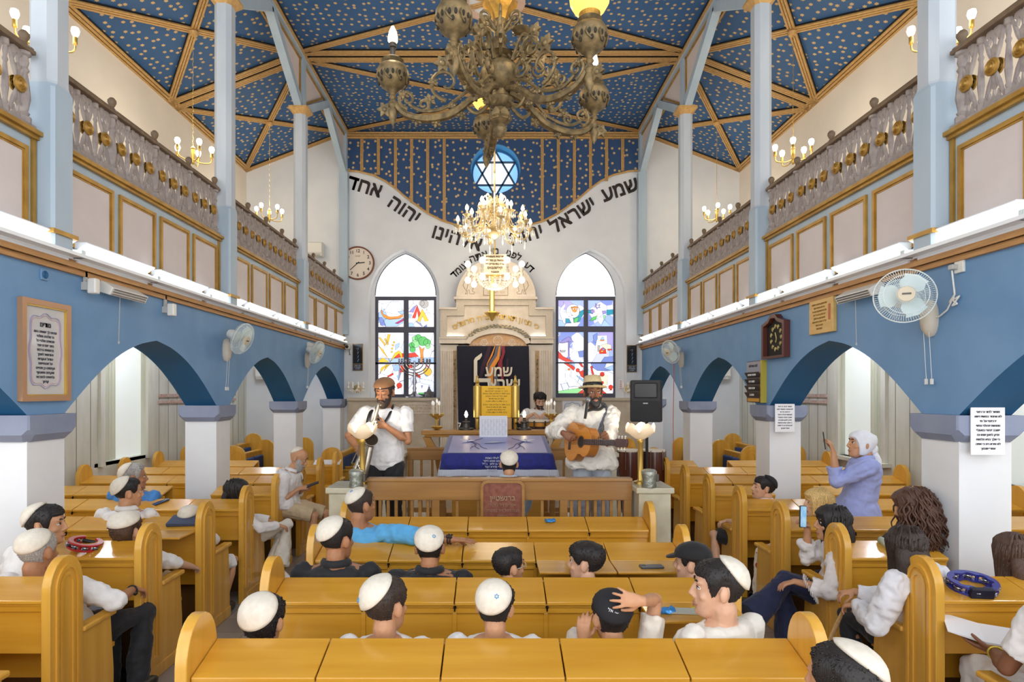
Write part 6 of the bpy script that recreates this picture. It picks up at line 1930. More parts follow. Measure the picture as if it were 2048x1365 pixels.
def curve3(p, n=4):
    q = [p[0]] + list(p) + [p[-1]]
    out = []
    for i in range(1, len(q) - 2):
        for k in range(n):
            t = k / n
            out.append(.5 * (2 * q[i] + (q[i + 1] - q[i - 1]) * t + (2 * q[i - 1] - 5 * q[i] + 4 * q[i + 1] - q[i + 2]) * t * t + (3 * q[i] - q[i - 1] - 3 * q[i + 1] + q[i + 2]) * t ** 3))
    return out + [p[-1]]
def hand(mb, w, d, n, right, curl=.5, spread=.12, k=1.0, thumb=.5):
    """palm, four fingers and a thumb; d towards the fingers, n the way the palm faces"""
    w, d = Vector(w), Vector(d).normalized()
    n = Vector(n); n = (n - d * n.dot(d)).normalized()
    th = d.cross(n) if right else n.cross(d)
    def ring(c, a, b):
        return [c + th * a * math.cos(2 * PI * i / 10) + n * b * math.sin(2 * PI * i / 10) for i in range(10)]
    mb.loft([ring(w - d * .02 * k, .026 * k, .02 * k), ring(w + d * .01 * k, .03 * k, .019 * k), ring(w + d * .05 * k, .041 * k, .017 * k), ring(w + d * .085 * k, .042 * k, .015 * k), ring(w + d * .095 * k, .036 * k, .01 * k)])
    for j, (off, L, r) in enumerate(((.031, .073, .0094), (.0105, .082, .0096), (-.0105, .076, .0092), (-.031, .06, .0084))):
        c_ = curl[j] if hasattr(curl, '__len__') else curl * (1 + .08 * j)
        b = w + (d * (.083 - .004 * abs(j - 1)) + th * off) * k
        fd = (d + th * (spread * (1.3 - j) / 1.5)).normalized()
        pts = [b - fd * .015 * k, b]
        ang = 0
        for seg, (fr, cw) in enumerate(((.46, .75), (.31, 1.0), (.23, .7))):
            ang += c_ * cw
            b = b + (fd * math.cos(ang) + n * math.sin(ang)) * L * fr * k
            pts.append(b)
        limb(mb, pts, [r * k, r * k * 1.05, r * k, r * k * .92, r * k * .78], 8)
    b = w + (d * .022 + th * .022 + n * .006) * k
    td = (d * .62 + th * .72 + n * (.2 + .5 * thumb)).normalized()
    p1 = b + td * .038 * k
    td2 = (d * .85 + th * (.45 - .5 * thumb) + n * (.25 + .5 * thumb)).normalized()
    p2 = p1 + td2 * .032 * k
    p3 = p2 + (td2 + d * .1 - th * .2 * thumb).normalized() * .024 * k
    limb(mb, [b - td * .01, p1, p2, p3], [.015 * k, .0125 * k, .0105 * k, .0085 * k], 8)
TORSO = [(-.14, .085, .07), (-.06, .14, .105), (.04, .162, .12), (.16, .165, .122), (.32, .15, .112), (.48, .148, .108), (.64, .162, .116), (.78, .172, .116), (.88, .172, .1), (.95, .15, .085), (.985, .092, .068), (1.0, .066, .06)]
SKIN = {'fair': '#d9ab8d', 'mid': '#c8946f', 'tan': '#b07b58', 'dark': '#86593f'}
HAIRC = {'black': '#1a1615', 'dark': '#2c211b', 'brown': '#46342a', 'grey': '#8d8a86', 'blonde': '#b79a63', 'auburn': '#4a3226', 'none': '#000000'}
def skin_mat(s): return mat('skin_' + s, SKIN[s], .5, col2=tuple(int(SKIN[s][i:i + 2], 16) * .95 for i in (1, 3, 5)), scale=25, spec=.35)
def hair_mat(h): return mat('hair_' + h, HAIRC[h], .55, col2=tuple(min(255, int(HAIRC[h][i:i + 2], 16) * 1.35) for i in (1, 3, 5)), scale=60, stretch=(3, 3, .6), bump=.4)
M_kip = mat('cream_kippah', '#e6decf', .8, col2='#dcd3c2', scale=40, bump=.15)
M_kipblack = mat('black_kippah', '#1b1b20', .8)
M_kipstar = mat('blue_embroidery', '#5aa6d8', .7)
M_eyew = mat('eye_white', '#e9e4df', .3)
M_iris = mat('eye_dark', '#2a1b14', .2)
M_lip = mat('lip', '#b27c69', .5)
clouds = bpy.data.textures.new('folds', 'MARBLE')
clouds.noise_scale = .12
clouds.turbulence = 12
clouds.noise_depth = 2
clouds.marble_type = 'SOFT'
def cloth_mat(name, col, r=.8, col2=None):
    return mat(name, col, r, col2=col2 or tuple(int(col.lstrip('#')[i:i + 2], 16) * .95 for i in (0, 2, 4)), scale=14, bump=.15, bscale=90, sheen=.1)
def remesh(o, vox, smooth=2, fold=0.0):
    m = o.modifiers.new('union', 'REMESH'); m.mode = 'VOXEL'; m.voxel_size = vox; m.use_smooth_shade = True
    s = o.modifiers.new('smooth', 'SMOOTH'); s.factor = .5; s.iterations = smooth
    if fold:
        d = o.modifiers.new('folds', 'DISPLACE'); d.texture = clouds; d.strength = fold * .8; d.mid_level = .5; d.texture_coords = 'LOCAL'
        s = o.modifiers.new('soften', 'SMOOTH'); s.factor = .5; s.iterations = 1
def star6(mb, c, u, v, r, rad=.0016):
    for a0 in (90, -90):
        q = [c + u * r * math.cos(math.radians(a0 + 120 * i)) + v * r * math.sin(math.radians(a0 + 120 * i)) for i in range(4)]
        mb.tube(q, rad, 4)
class Person:
    def __init__(s, label, head, pelvis, yaw, skin='mid', hk=1.0, hyaw=0, hpitch=0, hroll=0, sw=.185, g=1.0, floor=0.0, standing=False, twist=0):
        """head: world centre of the head; pelvis: world (x, y, z); yaw 0 faces the ark, +90 faces left, 180 faces the camera"""
        s.pel_w, s.yaw, s.hk, s.g, s.sw, s.skin = Vector(pelvis), math.radians(yaw), hk, g, sw, skin
        s.root_loc = Vector((pelvis[0], pelvis[1], floor))
        s.Mw = Matrix.Translation(s.root_loc) @ Matrix.Rotation(s.yaw, 4, 'Z')
        s.inv = s.Mw.inverted()
        s.label = label
        s.pel = s.inv @ s.pel_w
        s.hc = s.inv @ Vector(head)
        s.H = Matrix.Translation(s.hc) @ Matrix.Rotation(math.radians(hyaw), 4, 'Z') @ Matrix.Rotation(math.radians(hpitch), 4, 'X') @ Matrix.Rotation(math.radians(hroll), 4, 'Y') @ Matrix.Scale(hk, 4)
        hb = s.hc - Vector((0, .045, .1)) * hk
        s.nb = s.hc + Vector((0, -.045 * hk, -.124 * hk))
        s.nb = s.nb + (Vector((s.pel.x, s.pel.y, s.nb.z)) - s.nb) * .18
        s.mb = MB()
        s.tw = math.radians(twist)
        s.mid = s.pel.lerp(s.nb, .5) + Vector((0, -.03, 0))
        s.torso(s.mb, 0)
        limb(s.mb, [s.nb + Vector((0, 0, -.03)), s.nb.lerp(hb, .5), hb + Vector((0, .01, .03))], [.058 * hk * g ** .5, .052 * hk * g ** .5, .052 * hk])
        rings = []
        for z, f, b, w in HEAD:
            rings.append([s.H @ head_pt(z, 2 * PI * i / 22) for i in range(22)])
        s.mb.loft(rings)
        for sx in (-1, 1):   # ears
            M = s.H @ Matrix.Translation((sx * .079, -.014, .0)) @ Matrix.Rotation(sx * -.45, 4, 'Z')
            s.mb.ball((0, 0, 0), (.012, .022, .034), 8, M=M)
        M = s.H
        s.mb.tube([M @ Vector(p) for p in ((0, .086, .03), (0, .1, .005), (0, .113, -.022), (0, .095, -.034))], [.009, .011, .0135, .008], 8)
        for sx in (-1, 1):
            s.mb.ball((sx * .011, .1, -.03), .009, 8, M=M)
            s.mb.ball((sx * .03, .078, .036), (.024, .016, .009), 8, M=M)
            s.mb.ball((sx * .042, .066, -.022), (.022, .018, .018), 8, M=M)
        s.mb.ball((0, .084, -.055), (.026, .016, .02), 8, M=M)
        s.mb.ball((0, .084, -.098), (.02, .014, .014), 8, M=M)
        k = (s.nb.z - s.pel.z) / .52
        s.k = max(.62, min(1.05, .35 + .65 * hk * (1.0 if standing else max(k, .7))))
        c, sn = math.cos(s.tw), math.sin(s.tw)
        drop = s.nb - (s.nb - s.mid).normalized() * .052 * hk
        s.sh = {sd: drop + Vector((sd * s.sw * c, sd * s.sw * sn, -.0)) for sd in (-1, 1)}
        s.arms, s.legs, s.kids = {}, {}, []
    def spine(s, t):
        if t < 0: return s.pel + (s.pel - s.mid).normalized() * (-t) * (s.nb - s.pel).length
        a = s.pel.lerp(s.mid, t); b = s.mid.lerp(s.nb, t)
        return a.lerp(b, t)
    def torso(s, mb, inf, t0=-1, t1=2, flare=0, m=0):
        rings = []
        prof = [p for p in TORSO if t0 <= p[0] <= t1]
        for t, hw, hd in prof:
            c = s.spine(t)
            tan = (s.spine(t + .05) - s.spine(t - .05)).normalized()
            a = s.tw * max(0, min(1, t))
            u = Vector((math.cos(a), math.sin(a), 0)); u = (u - tan * u.dot(tan)).normalized()
            v = tan.cross(u)
            e = inf + (flare * max(0, .35 - t) if flare else 0)
            w = hw * s.sw / .185 * s.g + e; d = hd * s.g * (s.sw / .185) ** .5 + e
            rings.append([c + u * w * math.copysign(abs(math.cos(q)) ** .85, math.cos(q)) + v * d * math.copysign(abs(math.sin(q)) ** .85, math.sin(q)) for q in [2 * PI * i / 20 for i in range(20)]])
        mb.loft(rings, m)
    def arm(s, sd, wrist, pole=(0, -.3, -1), hdir=None, palm=(0, 0, -1), curl=.5, spread=.12, thumb=.5, handed=True, lens=None):
        """wrist, hdir and palm in world space"""
        a = s.sh[sd]
        w = s.inv @ Vector(wrist)
        l1, l2 = lens or (.29 * s.k, .255 * s.k)
        e, w2 = ik(a, w, l1, l2, pole)
        R = s.inv.to_3x3()
        d = (R @ Vector(hdir)) if hdir else (w2 - e)
        s.arms[sd] = (a, e, w2)
        kk = s.k
        q = [a, a.lerp(e, .4), e, e.lerp(w2, .3), e.lerp(w2, .75), w2]
        limb(s.mb, q, [r * kk * s.g ** .5 for r in (.05, .045, .037, .039, .03, .025)])
        if handed:
            hand(s.mb, w2, d, R @ Vector(palm), sd > 0, curl, spread, kk * .93, thumb)
        return s.Mw @ w2
    def leg(s, sd, knee, ankle, toe=None, foot=True):
        """local positions"""
        hip = s.pel + Vector((sd * .088 * s.g, 0, -.02))
        kn, an = Vector(knee), Vector(ankle)
        s.legs[sd] = (hip, kn, an)
        kk = s.k
        limb(s.mb, [hip, hip.lerp(kn, .5), kn, kn.lerp(an, .3), kn.lerp(an, .7), an], [r * kk * s.g ** .5 for r in (.088, .072, .055, .055, .042, .036)])
        d = Vector(toe) if toe else Vector((sd * .03, 1, 0))
        s.legs[sd] += (d.normalized(),)
        dd = d.normalized()
        limb(s.mb, [an + Vector((0, 0, -.03)), an + dd * .07 + Vector((0, 0, -.05)), an + dd * .15 + Vector((0, 0, -.06))], [.036 * kk, .034 * kk, .026 * kk])
    def sit_legs(s, knee_dx=.1, reach=.42):
        zk = s.pel.z + .02
        for sd in (-1, 1):
            s.leg(sd, (s.pel.x + sd * knee_dx, s.pel.y + reach * s.k, zk), (s.pel.x + sd * (knee_dx + .01), s.pel.y + reach * s.k + .02, .09))
    def add(s, mbld, name, m, vox=.0085, smooth=3, fold=.014, parent=None, rem=True, shade='all'):
        o = mbld.build(name, m, parent or s.root, smooth=shade)
        if rem: remesh(o, vox, smooth, fold)
        return o
    def done(s, vox=.0062):
        s.root = s.mb.build('person', skin_mat(s.skin), smooth='all')
        s.root.matrix_world = s.Mw
        tag(s.root, s.label, 'person')
        remesh(s.root, vox, 2)
        return s
    def sleeve(s, mb, sd, length, ease=.016, cuff=1.0):
        a, e, w = s.arms[sd]
        kk = s.k * s.g ** .5
        path = [(a, .051), (a.lerp(e, .5), .049), (e, .041), (e.lerp(w, .5), .038), (w, .031)]
        tot = {'cap': 1, 'short': 1.45, 'elbow': 2.1, 'three': 3.0, 'long': 3.85}[length]
        pts, rad = [], []
        i = 0
        while i <= tot and i < 4:
            pts.append(path[int(i)][0]); rad.append(path[int(i)][1] * kk + ease); i += 1
        fr = tot - int(tot)
        j = int(tot)
        if fr > .01 and j < 4:
            pts.append(path[j][0].lerp(path[j + 1][0], fr)); rad.append((path[j][1] + (path[j + 1][1] - path[j][1]) * fr) * kk + ease * cuff)
        mb.tube(pts, rad, 14)
        for p, r in list(zip(pts, rad))[:-1]:
            mb.ball(tuple(p), r * .98, 12)
    def shirt(s, m, sl='short', hem=-.1, ease=.017, flare=0, collar=False, name='shirt', fold=.014, cuff=1.25):
        b = MB()
        s.torso(b, ease, hem, .99, flare)
        for sd in s.arms:
            s.sleeve(b, sd, sl, ease, cuff)
        if sl == 'cap':
            pass
        o = s.add(b, name, m, fold=fold)
        if collar:
            c = MB()
            up = (s.hc - s.nb).normalized()
            ctr = s.nb + Vector((0, .005, -.005))
            ring = [ctr + Vector((.073 * s.hk * math.cos(q), .07 * s.hk * math.sin(q), .02 - .035 * max(0, math.sin(q)))) for q in [2 * PI * i / 20 + PI * .62 for i in range(18)]]
            c.tube(ring, .014, 6, flat=1.7)
            s.add(c, 'collar', m, rem=False)
        return o
    def trousers(s, m, length='long', ease=.016, name='trousers'):
        b = MB()
        s.torso(b, ease * .9, -1, .17)
        for sd, (h, k, a, d) in s.legs.items():
            kk = s.k * s.g ** .5
            pts = [h, h.lerp(k, .5), k]
            rad = [.09 * kk + ease, .076 * kk + ease, .06 * kk + ease]
            if length == 'long':
                pts += [k.lerp(a, .5), a + Vector((0, 0, .01))]; rad += [.056 * kk + ease, .05 * kk + ease]
            elif length == 'wide':
                pts += [k.lerp(a, .5), a + Vector((0, 0, .03))]; rad += [.075 * kk + ease, .1 * kk + ease]
            else:
                pts = [h, h.lerp(k, .5), h.lerp(k, .95)]; rad = [.09 * kk + ease, .08 * kk + ease, .075 * kk + ease]
            b.tube(pts, rad, 14)
            for p, r in list(zip(pts, rad))[:-1]: b.ball(tuple(p), r * .98, 12)
        return s.add(b, name, m)
    def shoes(s, m, sole=None):
        for sd, (h, k, a, d) in s.legs.items():
            b = MB()
            f = Vector((d.x, d.y, d.z))
            limb(b, [a + Vector((0, 0, -.035)) - f * .03, a + f * .06 + Vector((0, 0, -.045)), a + f * .15 + Vector((0, 0, -.055)), a + f * .19 + Vector((0, 0, -.06))], [.045, .045, .04, .026])
            s.add(b, 'shoe', m, .007, 2, 0)
    def hair(s, hm, th=.013, front=.072, side=-.005, back=-.065, noise_=.004, sideburn=0, widow=0, name='hair', zmin=None):
        rings = []
        N_, T_ = 44, 12
        for j in range(T_ + 1):
            t = j / T_
            ring = []
            for i in range(N_):
                ph = 2 * PI * i / N_
                a = abs((ph + PI) % (2 * PI) - PI)
                if a < .95: zh = front - widow * math.cos(a * 1.5)
                elif a < 1.2: zh = front + (side - sideburn - front) * (a - .95) / .25
                elif a < 1.42: zh = side - sideburn
                elif a < 1.55: zh = side - sideburn + (.03 - side + sideburn) * (a - 1.42) / .13
                elif a < 1.9: zh = .03
                elif a < 2.1: zh = .03 + (back - .03) * (a - 1.9) / .2
                else: zh = back
                z = .118 + (zh - .118) * (t ** .8)
                e = th * (1 - .55 * max(0, t - .3) / .5 if t < .8 else .45 * (1 - (t - .8) / .2 * 1.4))
                p = head_pt(z, ph, e)
                if noise_: p += (p.normalized()) * noise.noise(p * 55 + Vector((s.pel_w.x * 9, 0, 0))) * noise_
                ring.append(s.H @ p)
            rings.append(ring)
        b = MB().loft(rings, 0, True)
        s.hth = th + noise_ * .4
        rnd = random.Random(int(s.pel_w.x * 1000) + 5)
        nst = 900 if th > .007 else 250
        for q in range(nst):
            j = rnd.randint(1, T_ - 1); i = rnd.randint(0, N_ - 1)
            a, b2 = rings[j][i], rings[j + 1][(i + rnd.choice((-1, 0, 1))) % N_]
            out = (a - s.hc).normalized()
            L = rnd.uniform(.012, .022) * (.4 + th * 40) * (1 - .6 * j / T_)
            dr = ((b2 - a).normalized() + Vector((rnd.uniform(-.3, .3), rnd.uniform(-.3, .3), rnd.uniform(-.2, .2))) * (1 + noise_ * 40)).normalized()
            w = dr.cross(out).normalized() * rnd.uniform(.0015, .003)
            a0 = a - out * .004
            m1 = a + dr * L * .5 + out * (.0012 + noise_ * .12); e1 = a + dr * L + out * (-.001 + noise_ * .1)
            b.add([a0 - w, a0 + w, m1 + w, m1 - w, e1, a0 - out * .006 + dr * L * .5], [(0, 1, 2, 3), (3, 2, 4), (0, 3, 5), (1, 5, 2), (0, 5, 1), (3, 4, 5), (2, 5, 4)])
        return s.add(b, name, hair_mat(hm), rem=False)
    def kippah(s, m=None, tilt=(0, -.6, .8), ang=50, emblem=None, e=.018):
        m = m or M_kip
        ax = Vector(tilt).normalized()
        u = ax.orthogonal().normalized(); v = ax.cross(u)
        C_ = Vector((0, -.008, .015))
        def surf(d):
            lo, hi = .03, .16
            for _ in range(18):
                m_ = (lo + hi) / 2
                q = C_ + d * m_
                if q.z >= .118: hi = m_; continue
                b_ = head_pt(q.z, math.atan2(q.x / .076, (q.y + .004) / .097))
                mid = Vector((0, -.004, q.z))
                if (q - mid).length < (b_ - mid).length: lo = m_
                else: hi = m_
            return lo
        e = getattr(s, 'hth', .0) + .009
        def pt(th_, ph, e_):
            d = ax * math.cos(th_) + (u * math.cos(ph) + v * math.sin(ph)) * math.sin(th_)
            return C_ + d * (surf(d) + e_)
        rings = []
        for j in range(9):
            rings.append([s.H @ pt(math.radians(ang) * max(j, .05) / 8, 2 * PI * i / 30, e + .004 * (1 - (j / 8) ** 3)) for i in range(30)])
        rings.append([s.H @ pt(math.radians(ang), 2 * PI * i / 30, e - .012) for i in range(30)])
        o = s.add(MB().loft(rings), 'kippah', m, rem=False)
        if emblem:
            d = Vector(emblem).normalized()
            r = surf(d)
            c = C_ + d * (r + e + .005)
            uu = d.cross(Vector((0, 0, 1))).normalized(); vv = uu.cross(d)
            b = MB(); star6(b, c, uu, vv, .0115)
            b2 = MB(); b2.add(b.v, b.f, 0, s.H)
            s.add(b2, 'emblem', M_kipstar, rem=False, parent=o)
        return o
    def beard(s, hm, th=.012, low=-.135, top=-.03, mous=True):
        rings = []
        for j in range(9):
            t = j / 8
            ring = []
            for i in range(25):
                ph = -1.75 + 3.5 * i / 24
                edge = min(1, (1 - abs(ph) / 1.75) * 5)
                zt = top + .045 * min(1, abs(ph) / 1.3) - (.035 if abs(ph) < .45 else 0)
                z = zt + (-.118 - zt) * t
                e = th * math.sin(PI * (.12 + .8 * t)) * edge - .004
                p = head_pt(z, ph, e) + Vector((0, 0, (low + .118) * t * edge))
                p += p.normalized() * noise.noise(p * 70) * .004
                ring.append(s.H @ p)
            rings.append(ring)
        b = MB().loft(rings, 0, False, False)
        if mous:
            b.tube([s.H @ Vector(q) for q in ((-.036, .086, -.062), (-.018, .101, -.046), (0, .105, -.043), (.018, .101, -.046), (.036, .086, -.062))], [.004, .0085, .008, .0085, .004], 7)
        return s.add(b, 'beard', hair_mat(hm), rem=False)
    def face(s, hm='dark', closed=False, lips=True):
        for sx in (-1, 1):
            e = MB().ball((sx * .031, .079, .012), (.0135, .011, .0085 if not closed else .006), 10, M=s.H)
            eye = s.add(e, 'eye', M_eyew if not closed else skin_mat(s.skin), rem=False)
            if not closed:
                s.add(MB().ball((sx * .031, .0875, .012), (.0065, .004, .0065), 8, M=s.H), 'iris', M_iris, rem=False, parent=eye)
            l = MB().tube([s.H @ Vector((sx * x, y, z)) for x, y, z in ((.017, .089, .013 if not closed else .008), (.031, .0905, .021 if not closed else .006), (.046, .08, .014 if not closed else .008))], .0022, 5)
            s.add(l, 'eyelash', M_iris, rem=False)
            b = MB().tube([s.H @ Vector((sx * x, y, z)) for x, y, z in ((.013, .0945, .038), (.03, .093, .043), (.05, .078, .035))], [.004, .0048, .002], 6)
            s.add(b, 'eyebrow', hair_mat(hm), rem=False)
        if lips:
            b = MB().tube([s.H @ Vector(q) for q in ((-.024, .088, -.063), (-.01, .099, -.06), (0, .1, -.062), (.01, .099, -.06), (.024, .088, -.063))], [.003, .005, .0045, .005, .003], 6)
            b.tube([s.H @ Vector(q) for q in ((-.02, .089, -.067), (0, .099, -.071), (.02, .089, -.067))], [.003, .0058, .003], 6)
            s.add(b, 'lips', M_lip, rem=False)
    def long_hair(s, hm, length=.35, w=.085, th=.016, curl=0, front=.06, fwd=0, name='hair'):
        """cap plus a mass of locks falling from the crown behind the ears"""
        b = MB()
        rings = []
        N_, T_ = 40, 12
        for j in range(T_ + 1):
            t = j / T_
            ring = []
            for i in range(N_):
                ph = 2 * PI * i / N_
                a = abs((ph + PI) % (2 * PI) - PI)
                zh = front if a < .8 else front + (-.1 - front) * (a - .8) / .35 if a < 1.15 else -.1
                z = .118 + (zh - .118) * t ** .8
                p = head_pt(z, ph, th * (1 if t < .9 else .6))
                p += p.normalized() * noise.noise(p * 40) * .004
                ring.append(s.H @ p)
            rings.append(ring)
        b.loft(rings)
        rnd = random.Random(int(s.pel_w.x * 1000))
        s.hth = th
        if not curl:      # solid mass under the single locks
            rg = []
            for t in range(8):
                u = t / 7
                z = .05 - (length + .02) * u / s.hk
                wx_ = (.072 + .02 * math.sin(min(1, u * 1.4) * PI)) * (1 - .35 * max(0, u - .6) / .4)
                yc = -.055 - .012 * math.sin(u * PI) - .03 * min(1, u * 3) + fwd * u
                rg.append([s.H @ Vector((wx_ * math.cos(2 * PI * i / 16), yc + (.05 - .012 * u) * math.sin(2 * PI * i / 16), z)) for i in range(16)])
            b.loft(rg)
        n = 190 if not curl else 260
        for q in range(n):
            ph = PI + rnd.uniform(-1.8, 1.8)
            z0 = rnd.uniform(-.05, .113) if not curl else rnd.uniform(-.09, .114)
            p = s.H @ head_pt(z0, ph, th * 1.0)
            out = Vector((p.x - s.hc.x, p.y - s.hc.y, 0))
            out = out.normalized() if out.length > .01 else Vector((0, -1, 0))
            L = (length + z0) * rnd.uniform(.85, 1.03)
            pts = []
            k1, k2 = rnd.uniform(0, 6), rnd.uniform(.45, 1.25)
            nt_ = 8 if not curl else 15
            for t in range(nt_ + 1):
                u = t / nt_
                if curl:
                    pp = p + Vector((0, 0, -L * u)) + out * curl * k2 * math.sin(min(1, u * 1.2 + .12) * PI * .5)
                    pp += Vector((math.cos(k1 + u * 19), math.sin(k1 + u * 19), 0)) * .012
                else:
                    zz = z0 - L * u / s.hk
                    sp = head_pt(max(zz, -.06), ph, th + .003)
                    low_ = max(0, -.06 - zz)
                    sp = Vector((sp.x * (1 + low_ * .6), sp.y * (1 - low_ * .3) - low_ * .12, zz if zz < .1 else sp.z))
                    pp = s.H @ sp + Vector((0, fwd * u, 0)) + Vector((math.sin(k1 + u * 3), math.cos(k1 + u * 2), 0)) * .004
                pts.append(pp)
            rr = (.0085 if not curl else .0075)
            b.tube(pts, [rr * (1 - .75 * (t / len(pts)) ** 2) for t in range(len(pts))], 5)
        return s.add(b, name, hair_mat(hm), rem=False)
    def watch(s, sd, m, name='watch', fr=.88, r=.031):
        a, e, w = s.arms[sd]
        c = e.lerp(w, fr); d = (w - e).normalized()
        u = d.orthogonal().normalized(); v = d.cross(u)
        b = MB().tube([c + (u * math.cos(q) + v * math.sin(q)) * r * s.k for q in [2 * PI * i / 16 for i in range(17)]], .006, 6)
        b.ball(tuple(c + v * r * s.k), (.015, .015, .015), 8)
        s.add(b, name, m, rem=False)
    def glasses(s, m):
        b = MB()
        for sx in (-1, 1):
            b.tube([s.H @ Vector((sx * .033 + .024 * math.cos(q), .098 - abs(math.cos(q)) * .004, .01 + .019 * math.sin(q))) for q in [2 * PI * i / 14 for i in range(15)]], .002, 5)
            b.tube([s.H @ Vector((sx * x, y, z)) for x, y, z in ((.057, .094, .014), (.077, .04, .012), (.079, -.015, .006))], .002, 5)
        b.tube([s.H @ Vector((-.009, .1, .014)), s.H @ Vector((.009, .1, .014))], .002, 5)
        s.add(b, 'glasses', m, rem=False)

W = lambda px, py, Y: P(px, py, Y)
M_wt = cloth_mat('white_cotton', '#eceae8')
M_blackc = cloth_mat('black_cotton', '#1e1e22')
M_lblue = cloth_mat('light_blue_cotton', '#5fb0e4')
M_paleb = cloth_mat('pale_blue_shirt', '#bfd2e6')
M_lav = cloth_mat('lavender_shirt', '#a3aee4')
M_beige = cloth_mat('beige_linen', '#cdb795')
M_creamt = cloth_mat('cream_trousers', '#e6dfd2')
M_navyc = cloth_mat('navy_cotton', '#1d2547')
M_grayj = cloth_mat('grey_cotton', '#8e939b')
M_shoe = mat('black_shoe', '#1d1b1b', .4)
M_sneak = mat('white_shoe', '#e6e3df', .5)

def seated(label, px, py, Y, pel=None, yaw=0, seatz=.5, lean=(0, 0), legs=True, **kw):
    h = W(px, py, Y)
    pl = pel or (h.x + lean[0], Y + .08 + lean[1], seatz)
    p = Person(label, h, pl, yaw, **kw)
    return p
def lap(p, sd, dx=.12, dy=.3, dz=.1):
    w = p.Mw @ (p.pel + Vector((sd * dx, dy, dz)))
    d = p.Mw.to_3x3() @ Vector((-sd * .5, 1, -.1))
    p.arm(sd, w, (sd * .6, -.5, -.6), d, (0, 0, -1), .45)
def simple(label, px, py, Y, shirt, sl='short', hair='dark', hairkw=None, kip=None, trous=None, collar=False, pel=None, yaw=0, **kw):
    """someone seated with hands on the lap"""
    p = seated(label, px, py, Y, pel, yaw, **kw)
    for sd in (-1, 1): lap(p, sd)
    p.sit_legs()
    p.done()
    p.shirt(shirt, sl, collar=collar)
    p.trousers(trous or M_grayj, 'long'); p.shoes(M_shoe)
    if hair != 'none': p.hair(hair, **(hairkw or {}))
    if kip is not None: p.kippah(**kip)
    return p
# ---- middle block, seated behind the nearest pew
YA1, YB1, YC1 = 2.78, 3.64, 4.45
p = simple('boy with white satin cap and dark curly hair at left end behind the nearest pew', 528, 1248, YA1, M_wt, hair='black', hairkw=dict(th=.02, noise_=.012), kip=dict(tilt=(-.12, -.66, .74), ang=49, e=.026), hk=1.0, sw=.16, g=.88, seatz=.46)
p = simple('boy with starred white cap and short brown hair, head turned right, in white T-shirt', 772, 1214, YA1, M_wt, hair='dark', kip=dict(tilt=(-.35, -.55, .75), ang=52, emblem=(-.5, -.82, .3), e=.02), hk=1.06, sw=.165, g=.9, hyaw=-28, hairkw=dict(th=.016, back=-.05), seatz=.46)
p = simple('boy with starred white cap seen straight from behind in a white T-shirt', 990, 1217, YA1, M_wt, hair='black', kip=dict(tilt=(-.18, -.68, .72), ang=51, emblem=(.1, -.8, .62), e=.018), hk=.98, sw=.17, g=.9, hyaw=-8, hroll=6, hairkw=dict(th=.014), seatz=.46)
# boy holding his hand on his black cap
p = seated('boy in cream T-shirt holding one hand on his black lettered cap', 1222, 1238, YA1, seatz=.42, hk=.98, sw=.16, g=.86, skin='mid', hyaw=10)
hd = W(1258, 1212, YA1 - .02)
p.arm(1, W(1284, 1203, YA1 - .15), (.6, 1, .25), (-1, -.0, .12), (-.15, 1, -.3), .22, .35, lens=(.26, .25))
p.arm(-1, W(1166, 1282, YA1 + .0), (-.3, .6, -1), (.05, .1, 1), (.5, 1, 0), .4, lens=(.26, .24))
p.sit_legs(); p.done(.0052)
p.shirt(cloth_mat('cream_tee', '#e9dfd0'), 'short'); p.trousers(M_grayj); p.shoes(M_shoe)
p.hair('black', th=.015)
k_ = p.kippah(M_kipblack, (-.1, -.6, .8), 54, e=.02)
b = MB()
text('cap_lettering', 'ישראל', .022, p.H @ Matrix.Translation((-.03, -.116, .078)) @ Matrix.Rotation(math.radians(-38), 4, 'X') @ facing((0, 0, 0), -18), M_paper, k_)
# boy in profile at the right end
p = seated('boy with white cap in left profile at right end of the nearest pew', 1436, 1180, YA1, yaw=25, hk=1.08, sw=.18, g=.9, skin='fair', hyaw=52, seatz=.46)
for sd in (-1, 1): lap(p, sd)
p.sit_legs(); p.done(); p.shirt(cloth_mat('offwhite_tee', '#e8e3d8'), 'short'); p.trousers(M_grayj); p.shoes(M_shoe)
p.hair('black', th=.018, front=.058, side=-.02, back=-.05); p.kippah(tilt=(0, -.72, .7), ang=46, e=.022); p.face('black')
# ---- row behind the second pew
simple('man in black shirt with starred white cap, leftmost behind the second pew', 674, 1082, YB1, M_blackc, hair='black', kip=dict(tilt=(-.2, -.6, .78), ang=50, e=.016, emblem=(-.75, -.6, .3)), hyaw=-25, hk=1.08, sw=.205, skin='tan', collar=True, hairkw=dict(th=.013, back=-.03))
simple('man in black shirt with starred white cap, in front of the outstretched arm', 860, 1098, YB1, M_blackc, hair='black', kip=dict(tilt=(0, -.68, .74), ang=50, e=.018, emblem=(.25, -.72, .62)), hk=1.02, sw=.2, skin='tan', collar=True, hairkw=dict(th=.014, back=-.05))
p = simple('bare headed boy with clear glasses in the middle row, head turned right', 1018, 1136, YB1, M_grayj, hair='black', hyaw=-55, hk=.95, sw=.15, g=.82, skin='mid', seatz=.4, hairkw=dict(th=.016, back=-.04))
p.glasses(mat('clear_frame', '#d9cdbd', .2)); p.face('black')
p = simple('bare headed boy with thick black hair looking left', 1172, 1128, YB1, M_wt, hair='black', hyaw=62, hk=1.0, sw=.15, g=.82, skin='fair', seatz=.4, hairkw=dict(th=.024, front=.045, side=-.0, back=-.04))
p.face('black')
